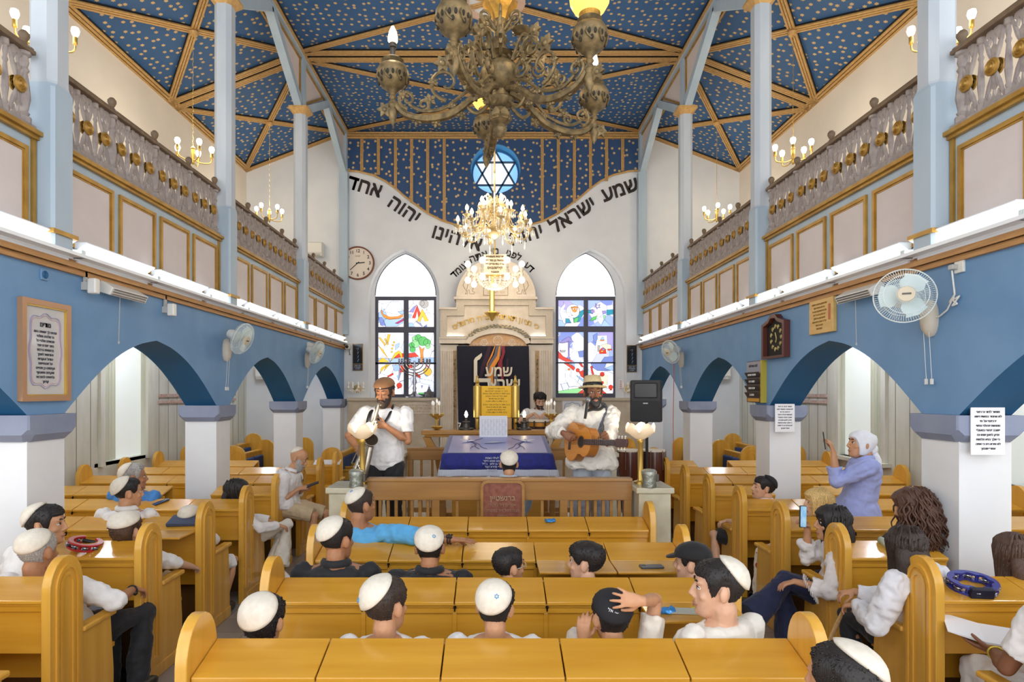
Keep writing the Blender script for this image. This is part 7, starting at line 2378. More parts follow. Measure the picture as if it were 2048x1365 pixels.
p = simple('boy in black baseball cap and black shirt at right end behind the second pew', 1385, 1130, YB1, M_blackc, hair='black', hyaw=55, hk=1.0, sw=.15, g=.84, skin='fair', seatz=.4)
b = MB()
rings = []
for j in range(9):
    z = .124 - .085 * j / 8
    rings.append([p.H @ (head_pt(z, 2 * PI * i / 28, .018) + Vector((0, 0, .006))) for i in range(28)])
b.loft(rings)
br_ = [(.074 * math.sin(a), .085 + .075 * math.cos(a) * (1 if abs(a) < PI / 2 else 0)) for a in [-PI / 2 + PI * i / 12 for i in range(13)]]
b.add([p.H @ Vector((x, y, z - .25 * (y - .08))) for z in (.045, .053) for x, y in br_], [tuple(range(12, -1, -1)), tuple(range(13, 26))] + [(i, i + 1, 14 + i, 13 + i) for i in range(12)] + [(12, 0, 13, 25)])
p.add(b, 'baseball_cap', cloth_mat('black_cap_cloth', '#17171a'), rem=False)
# ---- row behind the third pew: man in light blue with the outstretched arm
p = seated('man in sky blue T-shirt with starred white cap stretching his arm along the desk', 722, 1012, YC1, yaw=-20, hk=1.05, sw=.205, g=1.05, skin='tan', hyaw=-18, hpitch=4)
p.arm(1, W(908, 1080, 4.2), (0, -1, .4), (1, .05, -.06), (0, 0, -1), .12, .25, lens=(.29, .26))
lap(p, -1); p.sit_legs(); p.done(.0055); p.shirt(M_lblue, 'elbow', ease=.02); p.trousers(M_navyc); p.shoes(M_shoe)
p.hair('dark', th=.006, back=-.06, front=.06, noise_=.002); p.kippah(tilt=(-.15, -.5, .85), ang=50, e=.012, emblem=(.0, -.55, .83)); p.face('dark')
p.watch(1, mat('leather_bands', '#2b221d', .6), 'bracelets', .86); p.watch(1, mat('leather_bands', '#2b221d', .6), 'bracelets', .93)
# ---- boy half out of the frame at the bottom
make_pew('pew', CL, 5, (.04, 1.55, 0), 'middle pew under the bottom edge of the photo, seat of the boy lowest at right', 'pews of the middle block', arms=False)
simple('boy with white cap and dark hair cut off by the bottom edge of the photo', 1684, 1376, 2.02, M_wt, hair='black', kip=dict(tilt=(.45, -.35, .82), ang=46, e=.02), hk=1.08, sw=.16, g=.88, yaw=0, hyaw=30, pel=(1.15, 2.0, .46), hairkw=dict(th=.02))
# ---- inside the barrier
bn = empty('wooden_bench', (.12, 5.86, 0)); tag(bn, 'small wooden bench behind the slatted barrier under the man in pale blue', 'bench')
MB().box(-.4, .4, -.16, .16, .46, .5).build('seat', M_honey, bn, bevel=.006)
for sx in (-1, 1): MB().box(sx * .36 - .03, sx * .36 + .03, -.14, .14, 0, .46).build('leg', M_honey, bn, bevel=.004)
simple('man in pale blue shirt with white cap seen from behind before the covered table', 1018, 930, 5.72, M_paleb, sl='long', hair='black', kip=dict(tilt=(0, -.7, .72), ang=52, e=.014), hk=1.0, sw=.19, skin='mid', collar=True, pel=(.13, 5.84, .58), hairkw=dict(th=.01, back=-.075))
# ---- left block
p = seated('grey haired man in white T-shirt and black trousers, elbow on the nearest left armrest', 76, 1106, 3.68, pel=(-2.74, 3.8, .5), hk=1.1, sw=.2, g=1.08, skin='tan', hyaw=-5)
p.arm(1, (-2.38, 3.98, .74), (.8, -.8, -.4), (.3, 1, -.5), (-.2, -.2, -1), .5)
lap(p, -1)
for sd in (-1, 1): p.leg(sd, (p.pel.x + .24 + sd * .1, .3 + .02 * sd, .52), (p.pel.x + .26 + sd * .1, .22, .09))
p.done(); p.shirt(M_wt, 'elbow', ease=.022); p.trousers(M_blackc, ease=.022); p.shoes(M_shoe)
p.hair('grey', th=.008, noise_=.003, back=-.05); p.kippah(tilt=(.05, -.55, .83), ang=54, e=.012); p.watch(1, M_blackp); 
p = simple('young man with white cap and black hair in right profile beside the nearest left pillar', 92, 1052, 3.93, M_wt, hair='black', kip=dict(tilt=(0, -.75, .66), ang=50, e=.022), yaw=-25, hyaw=-50, hk=1.05, sw=.17, g=.9, skin='mid', pel=(-3.02, 3.78, .5), hairkw=dict(th=.02, side=-.02, front=.06))
p.face('black')
p = seated('man with brown wavy hair and white cap seen from behind, beige shorts', 252, 1066, 4.42, pel=(-2.74, 4.56, .5), hk=1.05, sw=.19, skin='fair')
p.arm(1, (-2.4, 4.86, .62), (1, -.3, 0), (0, 1, -.4), (-.5, 0, -1), .5); lap(p, -1); p.sit_legs(); p.done()
p.shirt(M_wt, 'elbow'); p.trousers(M_beige, 'short'); p.shoes(M_shoe); p.hair('brown', th=.02, noise_=.014, back=-.08); p.kippah(tilt=(0, -.3, .95), ang=54, e=.022)
p = simple('man with white cap and black fade haircut in white shirt, right profile', 256, 988, 5.24, M_wt, hair='black', kip=dict(tilt=(-.05, -.72, .69), ang=52, e=.022), hyaw=-42, hk=1.06, sw=.2, skin='mid', collar=True, hairkw=dict(th=.018, side=.0, back=-.03))
p.face('black')
p = seated('grey haired man with white cap in blue shirt laying his arm along the desk', 268, 957, 6.08, pel=(-3.62, 6.2, .5), hk=1.06, sw=.2, skin='tan', hyaw=-55)
p.arm(1, W(343, 1014, 5.93), (0, -.5, -1), (1, -.05, -.1), (0, 0, -1), .25, lens=(.33, .31)); lap(p, -1); p.sit_legs(); p.done()
p.shirt(cloth_mat('azure_shirt', '#3f7fc4'), 'short'); p.trousers(M_grayj); p.shoes(M_shoe); p.hair('grey', th=.022, noise_=.014, front=.08); p.kippah(tilt=(-.1, -.78, .62), ang=48, e=.026); p.face('grey')
p = seated('child in white cap and white T-shirt mostly hidden behind the third left end panel', 380, 1042, 5.2, pel=(-2.68, 5.36, .45), hk=.95, sw=.14, g=.8, skin='mid')
p.arm(1, (-2.62, 5.3, .8), (1.2, .3, -.6), (-1, .2, .3), (0, 0, -1), .5, lens=(.22, .2)); lap(p, -1)
p.leg(-1, (-.1, .3, .44), (-.1, .3, .09)); p.leg(1, (.24, .3, .46), (.22, .12, .1)); p.done()
p.shirt(M_wt, 'short', ease=.02); p.trousers(cloth_mat('white_shorts', '#e6e6e6'), 'short'); p.shoes(M_shoe); p.hair('dark'); p.kippah(tilt=(0, -.35, .93), ang=54, e=.018)
p = seated('woman with long dark hair and cream trousers, legs crossed into the left aisle', 474, 985, 6.14, pel=(-2.68, 6.24, .5), yaw=-42, hk=1.08, sw=.165, g=.88, skin='mid', hyaw=-42)
p.arm(1, (-2.22, 6.22, .66), (.6, -.8, -.4), (.9, .2, -.3), (-.3, 0, -1), .6); p.arm(-1, (-2.3, 6.35, .66), (-.2, -.2, -1), (.8, -.3, -.1), (0, 0, -1), .6)
I3 = p.inv
p.leg(1, I3 @ Vector((-2.2, 6.42, .62)), I3 @ Vector((-2.22, 6.25, .2)), (I3.to_3x3() @ Vector((.8, -.5, -.3)))); p.leg(-1, I3 @ Vector((-2.3, 6.5, .52)), I3 @ Vector((-2.33, 6.3, .1)), (I3.to_3x3() @ Vector((.9, -.4, 0)))); p.done()
p.shirt(M_wt, 'long', ease=.02); p.trousers(M_creamt, 'wide'); p.shoes(M_sneak); p.long_hair('black', .3); p.face('black')
p = Person('bald bearded man in white and beige shorts perched on an armrest with his phone', W(596, 918, 7.0), (-2.44, 6.98, .74), -88, 'mid', 1.05, hyaw=2, hpitch=-24, sw=.2, g=1.05)
ph_w = W(612, 976, 6.92)
p.arm(1, ph_w + Vector((-.06, -.05, -.0)), (.2, -.6, -.8), (.9, .3, .1), (0, .5, -.6), .7, lens=(.29, .25)); p.arm(-1, ph_w + Vector((-.05, .1, -.03)), (-.6, -.4, -.8), (.9, -.3, .1), (0, -.6, .4), .7)
I3 = p.inv
p.leg(1, I3 @ Vector((-2.05, 6.9, .62)), I3 @ Vector((-2.12, 6.85, .1)), (I3.to_3x3() @ Vector((.9, -.3, 0)))); p.leg(-1, I3 @ Vector((-1.98, 7.12, .6)), I3 @ Vector((-2.0, 7.12, .1)), (I3.to_3x3() @ Vector((.95, .1, 0)))); p.done(.0055)
p.shirt(cloth_mat('white_linen', '#e9e6e6'), 'elbow', ease=.024, collar=True, hem=-.2, flare=.12); p.trousers(M_beige, 'short', ease=.024); p.shoes(M_sneak)
p.beard('grey', .01); p.kippah(tilt=(0, -.62, .78), ang=46, e=.006); p.face('dark')
b = MB()
for sx in (-1, 1): b.tube([p.nb + Vector((sx * .022 + .018 * math.cos(q), .12, -.13 + .016 * math.sin(q))) for q in [2 * PI * i / 12 for i in range(13)]], .002, 4)
b.tube([p.nb + Vector((-.03, .12, -.13)), p.nb + Vector((0, .1, -.06)), p.nb + Vector((.03, .12, -.13))], .002, 4)
p.add(b, 'hanging_glasses', M_blackp, rem=False)
r = empty('mobile_phone', ph_w + Vector((.07, .02, .03))); r.rotation_euler = (.35, .2, -1.35); tag(r, 'dark mobile phone in the hands of the bald bearded man', 'phone')
MB().prism(rrect(-.037, .037, -.075, .075, .012), 0, .009, 'z').build('case', M_blackp, r, bevel=.002)
# ---- right block
p = Person('woman in white headscarf and lavender shirt standing and filming with a phone', W(1722, 890, 5.36), (3.27, 5.42, .92), 72, 'mid', 1.0, hyaw=14, hpitch=6, sw=.175, g=.95, standing=True)
fw = W(1660, 905, 5.3)
p.arm(-1, fw + Vector((.03, 0, -.0)), (0, .4, -1), (-.25, .1, 1), (-.6, .5, 0), .55); p.arm(1, W(1686, 955, 5.5), (.2, -.4, -1), (-.4, .3, 1), (-1, .3, 0), 1.0)
for sd in (-1, 1): p.leg(sd, (p.pel.x + sd * .09, p.pel.y + .02, .48), (p.pel.x + sd * .1, p.pel.y, .09))
p.done(.0055); p.shirt(M_lav, 'three', hem=-.15, ease=.03, flare=.2, collar=True, cuff=1.6); p.trousers(M_blackc, 'long'); p.shoes(M_shoe); p.face('dark')
b = MB()
rings = []
for j in range(10):
    t = j / 9
    ring = []
    for i in range(32):
        ph = 2 * PI * i / 32
        a = abs((ph + PI) % (2 * PI) - PI)
        zh = .055 if a < .7 else .055 - .14 * min(1, (a - .7) / .9)
        z = .118 + (zh - .118) * t ** .8
        ring.append(p.H @ (head_pt(z, ph, .016 if t < .95 else .008) + Vector((0, -.012 * (a > 1.6), 0))))
    rings.append(ring)
b.loft(rings)
b.ball((0, -.105, -.03), (.05, .04, .05), 12, M=p.H)
for sx in (-.02, .02, .0):
    b.tube([p.H @ Vector(q) for q in ((sx, -.11, -.05), (sx * 1.6, -.14, -.12), (sx * 2, -.14, -.22), (sx * 2.4, -.13, -.3 + abs(sx)))], [.022, .03, .032, .012], 8, flat=.5)
p.add(b, 'headscarf', cloth_mat('white_scarf', '#eceef4'), rem=False)
r = empty('mobile_phone', fw + Vector((-.045, .02, .1))); r.rotation_euler = (1.45, -.12, 1.1); tag(r, 'dark mobile phone held up by the woman in the headscarf', 'phone')
MB().prism(rrect(-.037, .037, -.075, .075, .012), 0, .009, 'z').build('case', M_blackp, r, bevel=.002)
p = seated('dark haired boy in black shorts and white socks, left profile, hand over a right armrest', 1527, 978, 6.1, pel=(2.72, 6.22, .5), yaw=45, hk=.98, sw=.155, g=.85, skin='fair', hyaw=35, hpitch=8)
p.arm(-1, (2.4, 6.16, .72), (-.6, -.8, .1), (-1, .1, -.3), (0, 0, -1), .7, lens=(.26, .24)); lap(p, 1)
I3 = p.inv
p.leg(-1, I3 @ Vector((2.3, 6.25, .56)), I3 @ Vector((2.28, 6.05, .12)), I3.to_3x3() @ Vector((-.9, -.3, 0))); p.leg(1, I3 @ Vector((2.4, 6.48, .5)), I3 @ Vector((2.4, 6.4, .1)), I3.to_3x3() @ Vector((-.9, .3, 0))); p.done()
p.shirt(M_wt, 'short', collar=True); p.trousers(M_blackc, 'short'); p.shoes(M_sneak); p.hair('black', th=.018, front=.05, side=-.01, back=-.05); p.face('black', True); p.kippah(M_kipblack, (0, -.65, .76), 46, e=.02)
p = seated('blonde woman with short hair in a floral dress, left profile', 1636, 1008, 5.26, pel=(2.84, 5.4, .5), yaw=40, hk=1.0, sw=.17, skin='fair', hyaw=42)
for sd in (-1, 1): lap(p, sd)
p.sit_legs(); p.done()
fl_ = mat('floral_cotton', '#efe6d6', .8, col2='#efe6d6')
nt = fl_.node_tree
vo = nt.nodes.new('ShaderNodeTexVoronoi'); vo.inputs['Scale'].default_value = 9
cr2 = nt.nodes.new('ShaderNodeValToRGB'); cr2.color_ramp.interpolation = 'CONSTANT'
cr2.color_ramp.elements[0].color = lin('#c4543c'); cr2.color_ramp.elements[1].color = lin('#efe6d6'); cr2.color_ramp.elements[1].position = .3
tcc = nt.nodes.new('ShaderNodeTexCoord'); nt.links.new(tcc.outputs['Object'], vo.inputs['Vector']); nt.links.new(vo.outputs['Distance'], cr2.inputs[0]); nt.links.new(cr2.outputs[0], nt.nodes['Principled BSDF'].inputs['Base Color'])
p.shirt(fl_, 'short', name='dress'); p.trousers(fl_, 'long', name='skirt'); p.shoes(M_shoe); p.long_hair('blonde', .1, th=.026, front=.06); p.face('blonde')
p = seated('woman with black hair in fringed white shawl and navy trousers filming with a phone', 1664, 1048, 4.42, pel=(2.6, 4.52, .5), yaw=62, hk=1.05, sw=.17, g=.92, skin='mid', hyaw=18)
ph2 = W(1607, 1034, 4.4)
p.arm(1, ph2 + Vector((.08, .1, -.1)), (.2, .1, -1), (-.6, -.3, .7), (-.8, -.5, 0), .6); p.arm(-1, (2.2, 4.38, .66), (-.3, -.8, -.4), (-.9, .2, -.3), (0, 0, -1), .4)
I3 = p.inv
p.leg(-1, I3 @ Vector((2.26, 4.62, .6)), I3 @ Vector((1.93, 4.5, .33)), I3.to_3x3() @ Vector((-.9, -.1, .1))); p.leg(1, I3 @ Vector((2.3, 4.75, .5)), I3 @ Vector((2.3, 4.65, .1)), I3.to_3x3() @ Vector((-.9, 0, 0))); p.done(.0055)
p.shirt(cloth_mat('white_gauze', '#e4dfdd'), 'three', ease=.035, hem=-.1, flare=.15, cuff=2.2, name='shawl', fold=.025); p.trousers(M_navyc, 'wide', ease=.02)
b = MB()
for sd, (h, k_, a, d) in p.legs.items():
    s_ = MB()
    limb(s_, [a + Vector((0, 0, -.055)) - d * .03, a + d * .08 + Vector((0, 0, -.075)), a + d * .18 + Vector((0, 0, -.075))], [.02, .022, .018])
    s_.tube([a + d * .06 + Vector((-.04, 0, -.06)), a + d * .07 + Vector((0, 0, -.01)), a + d * .06 + Vector((.04, 0, -.06))], .006, 5)
    p.add(s_, 'sandal', M_shoe, rem=False)
p.long_hair('black', .32, th=.02, front=.05); p.face('black')
fr2 = MB()
a, e, w = p.arms[-1]
c0 = e.lerp(w, .55)
for i in range(26):
    q = 2 * PI * i / 26
    o_ = Vector((.075 * math.cos(q), .075 * math.sin(q) * .6, .075 * math.sin(q)))
    fr2.tube([c0 + o_, c0 + o_ * 1.1 + Vector((0, .0, -.04))], .003, 4)
p.add(fr2, 'fringe', M_wt, rem=False)
r = empty('mobile_phone', ph2); r.rotation_euler = (1.5, .15, .55); tag(r, 'mobile phone with lit blue screen held by the black haired woman', 'phone')
MB().prism(rrect(-.04, .04, -.08, .08, .012), -.009, 0, 'z').build('case', M_blackp, r, bevel=.002)
MB().prism(rrect(-.036, .036, -.075, .075, .01), 0, .0015, 'z').build('screen', mat('lit_phone_screen', '#6fa3c9', .2, col2='#b9d3df', scale=14, emit=.4), r)
p = seated('woman with big curly brown hair in black top reading beside the nearest right pillar', 1826, 1016, 4.37, pel=(2.98, 4.56, .5), yaw=30, hk=1.05, sw=.16, skin='mid', hyaw=32, hpitch=-18)
for sd in (-1, 1): lap(p, sd)
p.sit_legs(); p.done(); p.shirt(M_blackc, 'cap', ease=.012, fold=.005, name='top'); p.trousers(M_navyc); p.shoes(M_shoe); p.long_hair('auburn', .3, th=.03, curl=.075, front=.07); p.face('dark')
p = seated('woman with long dark hair in white shirt holding a folded straw fan', 1812, 1096, 3.58, pel=(2.62, 3.7, .5), yaw=22, hk=1.02, sw=.17, g=.92, skin='mid', hyaw=-35)
p.arm(-1, (2.3, 3.78, .7), (-.6, -.8, -.3), (-.5, .8, -.3), (0, 0, -1), .6); p.arm(1, (2.36, 3.92, .74), (.5, -.3, -1), (-1, .2, -.2), (0, 0, -1), .7)
I3 = p.inv
p.leg(-1, I3 @ Vector((2.42, 4.08, .52)), I3 @ Vector((2.4, 3.95, .1))); p.leg(1, I3 @ Vector((2.62, 4.08, .52)), I3 @ Vector((2.6, 4.0, .1))); p.done(.0055)
p.shirt(cloth_mat('white_poplin', '#e9e9ee'), 'long', ease=.03, collar=True, cuff=.9, fold=.02); p.trousers(M_blackc); p.shoes(M_shoe); p.long_hair('dark', .26, th=.018)
r = empty('hand_fan', (2.27, 3.86, .68)); r.rotation_euler = (.25, .3, .6); tag(r, 'folded straw hand fan hanging from the hand of the woman in white', 'fan')
MB().loft([[(x * w, -.012 * w, z), (x * w, .012 * w, z)] if False else [(w * math.cos(q), .006 * math.sin(q), z) for q in [2 * PI * i / 8 for i in range(8)]] for w, z, x in ((.012, .02, 1), (.02, -.05, 1), (.035, -.15, 1), (.028, -.25, 1), (.008, -.34, 1))]).build('blade', mat('straw', '#c9a878', .7, col2='#b8945f', scale=40), r, smooth=True)
p = simple('woman with straight brown hair at the right edge of the photo', 2030, 1112, 3.6, M_creamt, sl='short', hair='none', hk=1.05, sw=.165, yaw=0, skin='mid')
p.long_hair('brown', .3, th=.02, front=.06)
p = seated('person with brown arms holding white pages, cut off by the lower right corner', 2120, 1150, 2.75, pel=(2.82, 2.86, .5), yaw=8, hk=1.0, sw=.18, skin='dark')
p.arm(-1, (2.56, 3.06, .72), (-.8, -.5, -.6), (-.5, .75, .12), (.2, .1, 1), .25, lens=(.31, .29)); p.arm(1, (2.82, 3.1, .72), (.5, -.4, -1), (-.4, .9, .1), (-.3, .2, 1), .3, lens=(.31, .29))
p.sit_legs(); p.done(.0055); p.shirt(M_wt, 'short'); p.trousers(M_wt, 'long', ease=.03); p.shoes(M_shoe); p.hair('black'); p.watch(-1, mat('gold_watch', '#d9c04e', .3, .6))
r = empty('white_booklet', (2.58, 3.17, .765)); r.rotation_euler = (.16, .1, -.5); tag(r, 'open white booklet held by brown hands at the lower right corner', 'booklet')
MB().add([(-.16, -.1, .02), (0, -.1, 0), (.16, -.1, .02), (.16, .1, .02), (0, .1, 0), (-.16, .1, .02), (-.16, -.1, .026), (0, -.1, .012), (.16, -.1, .026), (.16, .1, .026), (0, .1, .012), (-.16, .1, .026)], [(0, 1, 4, 5), (1, 2, 3, 4), (6, 11, 10, 7), (7, 10, 9, 8), (0, 6, 7, 1), (1, 7, 8, 2), (2, 8, 9, 3), (3, 9, 10, 4), (4, 10, 11, 5), (5, 11, 6, 0)]).build('pages', M_paper, r)
# ------------------------------------------------------------------ musicians
def stand_legs(p, spread=.1):
    for sd in (-1, 1):
        p.leg(sd, (p.pel.x + sd * spread, p.pel.y + .03, p.pel.z - .43), (p.pel.x + sd * (spread + .01), p.pel.y, .09))
# saxophone player
YS = 5.92
p = Person('man in white T-shirt and brown cap playing a saxophone on the platform', W(770, 787, YS - .06), (-1.07, YS, ZP + .95), 178, 'tan', 1.06, hyaw=-12, hpitch=-14, sw=.2, g=1.0, floor=ZP, standing=True)
YX = YS - .30
lh, rh = W(760, 853, YX + .06), W(716, 908, YX + .08)
p.arm(-1, lh + Vector((.05, .03, -.0)), (-.9, -.3, -1), (-1, -.25, .25), (-.3, .8, .2), (.7, .8, .9, 1.0)); p.arm(1, rh + Vector((-.02, .05, .05)), (.9, -.5, -.6), (.35, -.4, -.7), (.8, .6, 0), .9)
stand_legs(p); p.done(.0052); p.shirt(M_wt, 'short', hem=-.2, ease=.016); p.trousers(M_blackc); p.shoes(M_shoe)
p.hair('dark', th=.014, front=.055, side=-.02, back=-.06, sideburn=.02); p.beard('dark', .013, -.13); p.face('dark', closed=True)
rings = []
for j in range(9):
    z = .128 - .075 * j / 8
    rings.append([p.H @ (head_pt(z, 2 * PI * i / 28, .021) + Vector((0, 0, .012))) for i in range(28)])
cap_ = p.add(MB().loft(rings), 'brown_cap', cloth_mat('brown_wool', '#9a6c45'), rem=False)
p.add(MB().ball((-.01, .112, .075), (.008, .004, .008), 8, M=p.H), 'badge', M_kip, rem=False, parent=cap_)
sx_ = empty('saxophone', (W(735, 870, YX))); tag(sx_, 'silver and bronze saxophone held by the man in the brown cap', 'saxophone')
o0 = sx_.location.copy()
mouth = p.Mw @ (p.H @ Vector((0, .1, -.066)))
S = lambda px, py, d=0: W(px, py, YX + d) - o0
M_sax = mat('silver_saxophone', '#b5afa3', .3, .8, col2='#9a8f7d', scale=18)
b = MB()
top, bow, bell = S(750, 838, .03), S(712, 938, 0), S(741, 890, -.06)
b.tube(curve3([mouth - o0 + Vector((0, -.045, -.012)), mouth - o0 + Vector((-.0, -.12, .0)), S(754, 822, .02), top], 5), [.011, .012, .012, .013, .014, .014, .015, .016, .016, .017, .018, .018, .019, .019, .02, .02], 10)
main = [top.lerp(bow, t / 8) for t in range(9)]
b.tube(main, [.019 + .0012 * t for t in range(9)], 12)
bowc = curve3([bow, bow + Vector((.0, -.02, -.07)), bow + Vector((.05, -.07, -.09)), bow + Vector((.095, -.1, -.03)), bell], 5)
b.tube(bowc, [.029 + .0004 * i for i in range(len(bowc))], 12)
bd = Vector((.25, -.8, .5)).normalized()
b.tube([bell, bell + bd * .05, bell + bd * .08, bell + bd * .1, bell + bd * .104], [.036, .042, .05, .062, .062], 20)
b.build('body', M_sax, sx_, smooth=True)
u_ = bd.orthogonal().normalized(); v_ = bd.cross(u_)
MB().loft([[bell + bd * .1045 + (u_ * math.cos(2 * PI * i / 20) + v_ * math.sin(2 * PI * i / 20)) * r_ for i in range(20)] for r_ in (.001, .058)], 0, False).build('bell_mouth', mat('dark_bell_inside', '#3a332b', .3, .8), sx_)
b = MB()
for t in range(11):
    c = top.lerp(bow, .06 + t * .088) + Vector((.022, -.03, 0))
    b.ball(tuple(c), (.02, .012, .018), 8)
    b.tube([c + Vector((-.01, 0, .02)), c + Vector((.014, -.012, -.03))], .004, 5)
b.tube([top + Vector((-.03, -.01, -.02)), bow + Vector((-.04, -.01, .05))], .005, 6)
b.tube([top + Vector((.03, -.02, -.04)), bow + Vector((.05, -.03, .12))], .005, 6)
b.build('keys', mat('bright_keys', '#c9c4b8', .2, .9), sx_, smooth=True)
MB().tube([mouth - o0 + Vector((0, .012, .0)), mouth - o0 + Vector((0, -.06, -.014))], [.008, .014], 10).build('mouthpiece', mat('pale_brass_mouthpiece', '#c3b58c', .3, .8), sx_, smooth=True)
st_ = MB()
L_ = lambda *q: p.Mw @ (p.nb + Vector(q)) - o0
for sd in (-1, 1):
    st_.tube(curve3([L_(sd * .07, -.04, .02), L_(sd * .078, .06, -.01), L_(sd * .05, .135, -.1), L_(.01, .165, -.2)], 4), .013, 6, flat=.35)
st_.tube([L_(.01, .165, -.2), S(752, 848, .04)], .008, 6)
st_.tube(curve3([L_(.1, -.03, -.02), L_(.12, .09, -.04), L_(.135, .155, -.12), L_(.15, .165, -.25), L_(.16, .15, -.4)], 4), .02, 6, flat=.35)
st_.build('strap', M_blackp, sx_, smooth=True)

# guitar player and singer
YG_ = 5.95
p = Person('singing man in straw hat and loose white shirt playing a guitar on the platform', W(1186, 788, YG_ - .05), (.98, YG_, ZP + .95), 172, 'dark', 1.06, hyaw=14, hpitch=2, sw=.19, g=.98, floor=ZP, standing=True)
YI = YG_ - .27
gc = W(1156, 884, YI)
ax_ = Vector((.4, -.915, .06)).normalized()      # along the neck
gn = Vector((-.9, -.42, .12)); gn = (gn - ax_ * gn.dot(ax_)).normalized()
gu = gn.cross(ax_).normalized()
if gu.z < 0: gu = -gu
Mg = Matrix((ax_, gu, gn)).transposed().to_4x4(); Mg.translation = gc
gt = empty('guitar'); gt.matrix_world = Mg; tag(gt, 'honey coloured acoustic guitar held by the man in the straw hat', 'guitar')
pluck = Mg @ Vector((-.0, .01, .05)); fret = Mg @ Vector((.42, -.02, .01))
p.arm(1, pluck + Vector((-.1, -.02, .07)), (.9, -.4, -.5), (.75, -.35, -.45), (.3, .9, -.2), (.5, .6, .7, .8)); p.arm(-1, fret + Vector((.05, .06, -.06)), (-.6, -.3, -1), (-.3, -.35, .85), (-.4, .5, .1), 1.0)
stand_legs(p); p.done(.0052)
p.shirt(cloth_mat('cream_linen', '#e9e4d9'), 'long', hem=-.2, ease=.024, flare=.22, collar=True, fold=.022, cuff=.8); p.trousers(cloth_mat('pale_jeans', '#b9c1cd')); p.shoes(M_shoe)
p.hair('black', th=.014, front=.05, side=-.03, back=-.05); p.beard('black', .014, -.138); p.face('black')
hat = MB()
hat.lathe([(.001, .168), (.05, .172), (.072, .165), (.082, .12), (.088, .075), (.1, .066), (.128, .064), (.134, .06), (.128, .056), (.094, .054), (.085, .05)], 28, (0, -.006, .0))
hh_ = MB().add([Matrix.Diagonal((1, 1.18, 1, 1)) @ Vector(v) for v in hat.v], hat.f, 0, p.H @ Matrix.Rotation(.05, 4, 'X'))
ho = p.add(hh_, 'straw_hat', mat('straw_hat_weave', '#dcc79a', .7, col2='#cdb585', scale=80, bump=.3), rem=False)
p.add(MB().add([Matrix.Diagonal((1, 1.18, 1, 1)) @ Vector(v) for v in MB().lathe([(.0895, .078), (.0915, .078), (.0875, .104), (.085, .104)], 28, (0, -.006, 0)).v], MB().lathe([(.0895, .078), (.0915, .078), (.0875, .104), (.085, .104)], 28).f, 0, p.H @ Matrix.Rotation(.05, 4, 'X')), 'hat_band', M_blackp, rem=False, parent=ho)
def gout(sc=1.0, n=40):
    pts = []
    for i in range(n + 1):
        t = i / n
        x = -.25 + .48 * t
        w = .188 * math.sin(PI * min(1, t / .62)) ** .6 if t < .31 else None
        lower = .19 * max(0, 1 - ((t - .3) / .3) ** 2) ** .5 if abs(t - .3) < .3 else 0
        upper = .14 * max(0, 1 - ((t - .77) / .23) ** 2) ** .5 if abs(t - .77) < .23 else 0
        waist = .118 if .42 < t < .72 else 0
        pts.append((x, max(lower, upper, waist) * sc))
    return pts
up_ = gout()
out_ = up_[1:-1] + [(x, -w) for x, w in up_[-2:0:-1]]
out_ = [(-.25, 0)] + out_[:len(out_) // 2] + [(.23, 0)] + out_[len(out_) // 2:]
gb = MB().prism(out_, -.09, 0, 'z').build('body', mat('dark_honey_sides', '#a5682a', .25, coat=.5), gt, bevel=.006)
MB().prism([(x * .985, y * .97) for x, y in out_], .001, .004, 'z').build('top_board', mat('honey_spruce', '#d98f35', .25, col2='#cf8229', scale=4, stretch=(.4, 8, 1), coat=.5), gt)
MB().lathe([(.001, .0), (.046, 0), (.046, .002), (.001, .002)], 24, (.06, 0, .004)).build('sound_hole', M_blackp, gt)
MB().loft([[(.06 + r_ * math.cos(2 * PI * i / 24), r_ * math.sin(2 * PI * i / 24), z_) for i in range(24)] for r_, z_ in ((.047, .004), (.047, .007), (.058, .007), (.058, .004))], 0, False).build('rosette', mat('rosette_inlay', '#6b4424', .4), gt)
MB().box(-.15, -.12, -.08, .08, .004, .014).build('bridge', mat('rosewood', '#3a211a', .4), gt, bevel=.003)
MB().box(.12, .6, -.027, .027, .004, .014).box(.2, .6, -.024, .024, -.014, .004).build('neck', mat('neck_rosewood', '#4a3530', .4), gt, bevel=.004)
fb = MB()
for k in range(15):
    fb.box(.16 + .44 * (1 - .94 ** k) / (1 - .94 ** 15), .162 + .44 * (1 - .94 ** k) / (1 - .94 ** 15), -.026, .026, .014, .0155)
fb.build('frets', M_silverm, gt)
MB().prism([(.6, -.027), (.63, -.038), (.77, -.034), (.78, .0), (.77, .034), (.63, .038), (.6, .027)], -.008, .008, 'z').build('headstock', mat('headstock_brown', '#4a2420', .3, coat=.5), gt, bevel=.003)
for k in range(3):
    for sg in (-1, 1):
        MB().tube([(.65 + .045 * k, sg * .03, 0), (.65 + .045 * k, sg * .052, 0)], .004, 6).ball((.65 + .045 * k, sg * .056, 0), (.01, .006, .008), 8).build('tuning_peg', M_ivory, gt, smooth=True)
sb = MB()
for k in range(6): sb.tube([(-.13, -.025 + .01 * k, .017), (.64, -.02 + .008 * k, .018)], .0008, 4)
sb.build('strings', M_silverm, gt)
ig = Mg.inverted()
stp = [ig @ (p.Mw @ (p.nb + Vector(q))) for q in ((.09, -.07, .0), (-.05, -.08, .03), (-.115, .02, .0), (-.1, .13, -.1), (-.05, .17, -.25))] + [Vector((.18, .08, -.02))]
MB().tube(curve3(stp, 4), .03, 8, flat=.1).build('strap', mat('patterned_strap', '#4a4d55', .7, col2='#787c86', scale=50), gt, smooth=True)
mc = empty('microphone'); 
mp_, me_ = W(1176, 800, YG_ - .32), W(1170, 838, YG_ - .3)
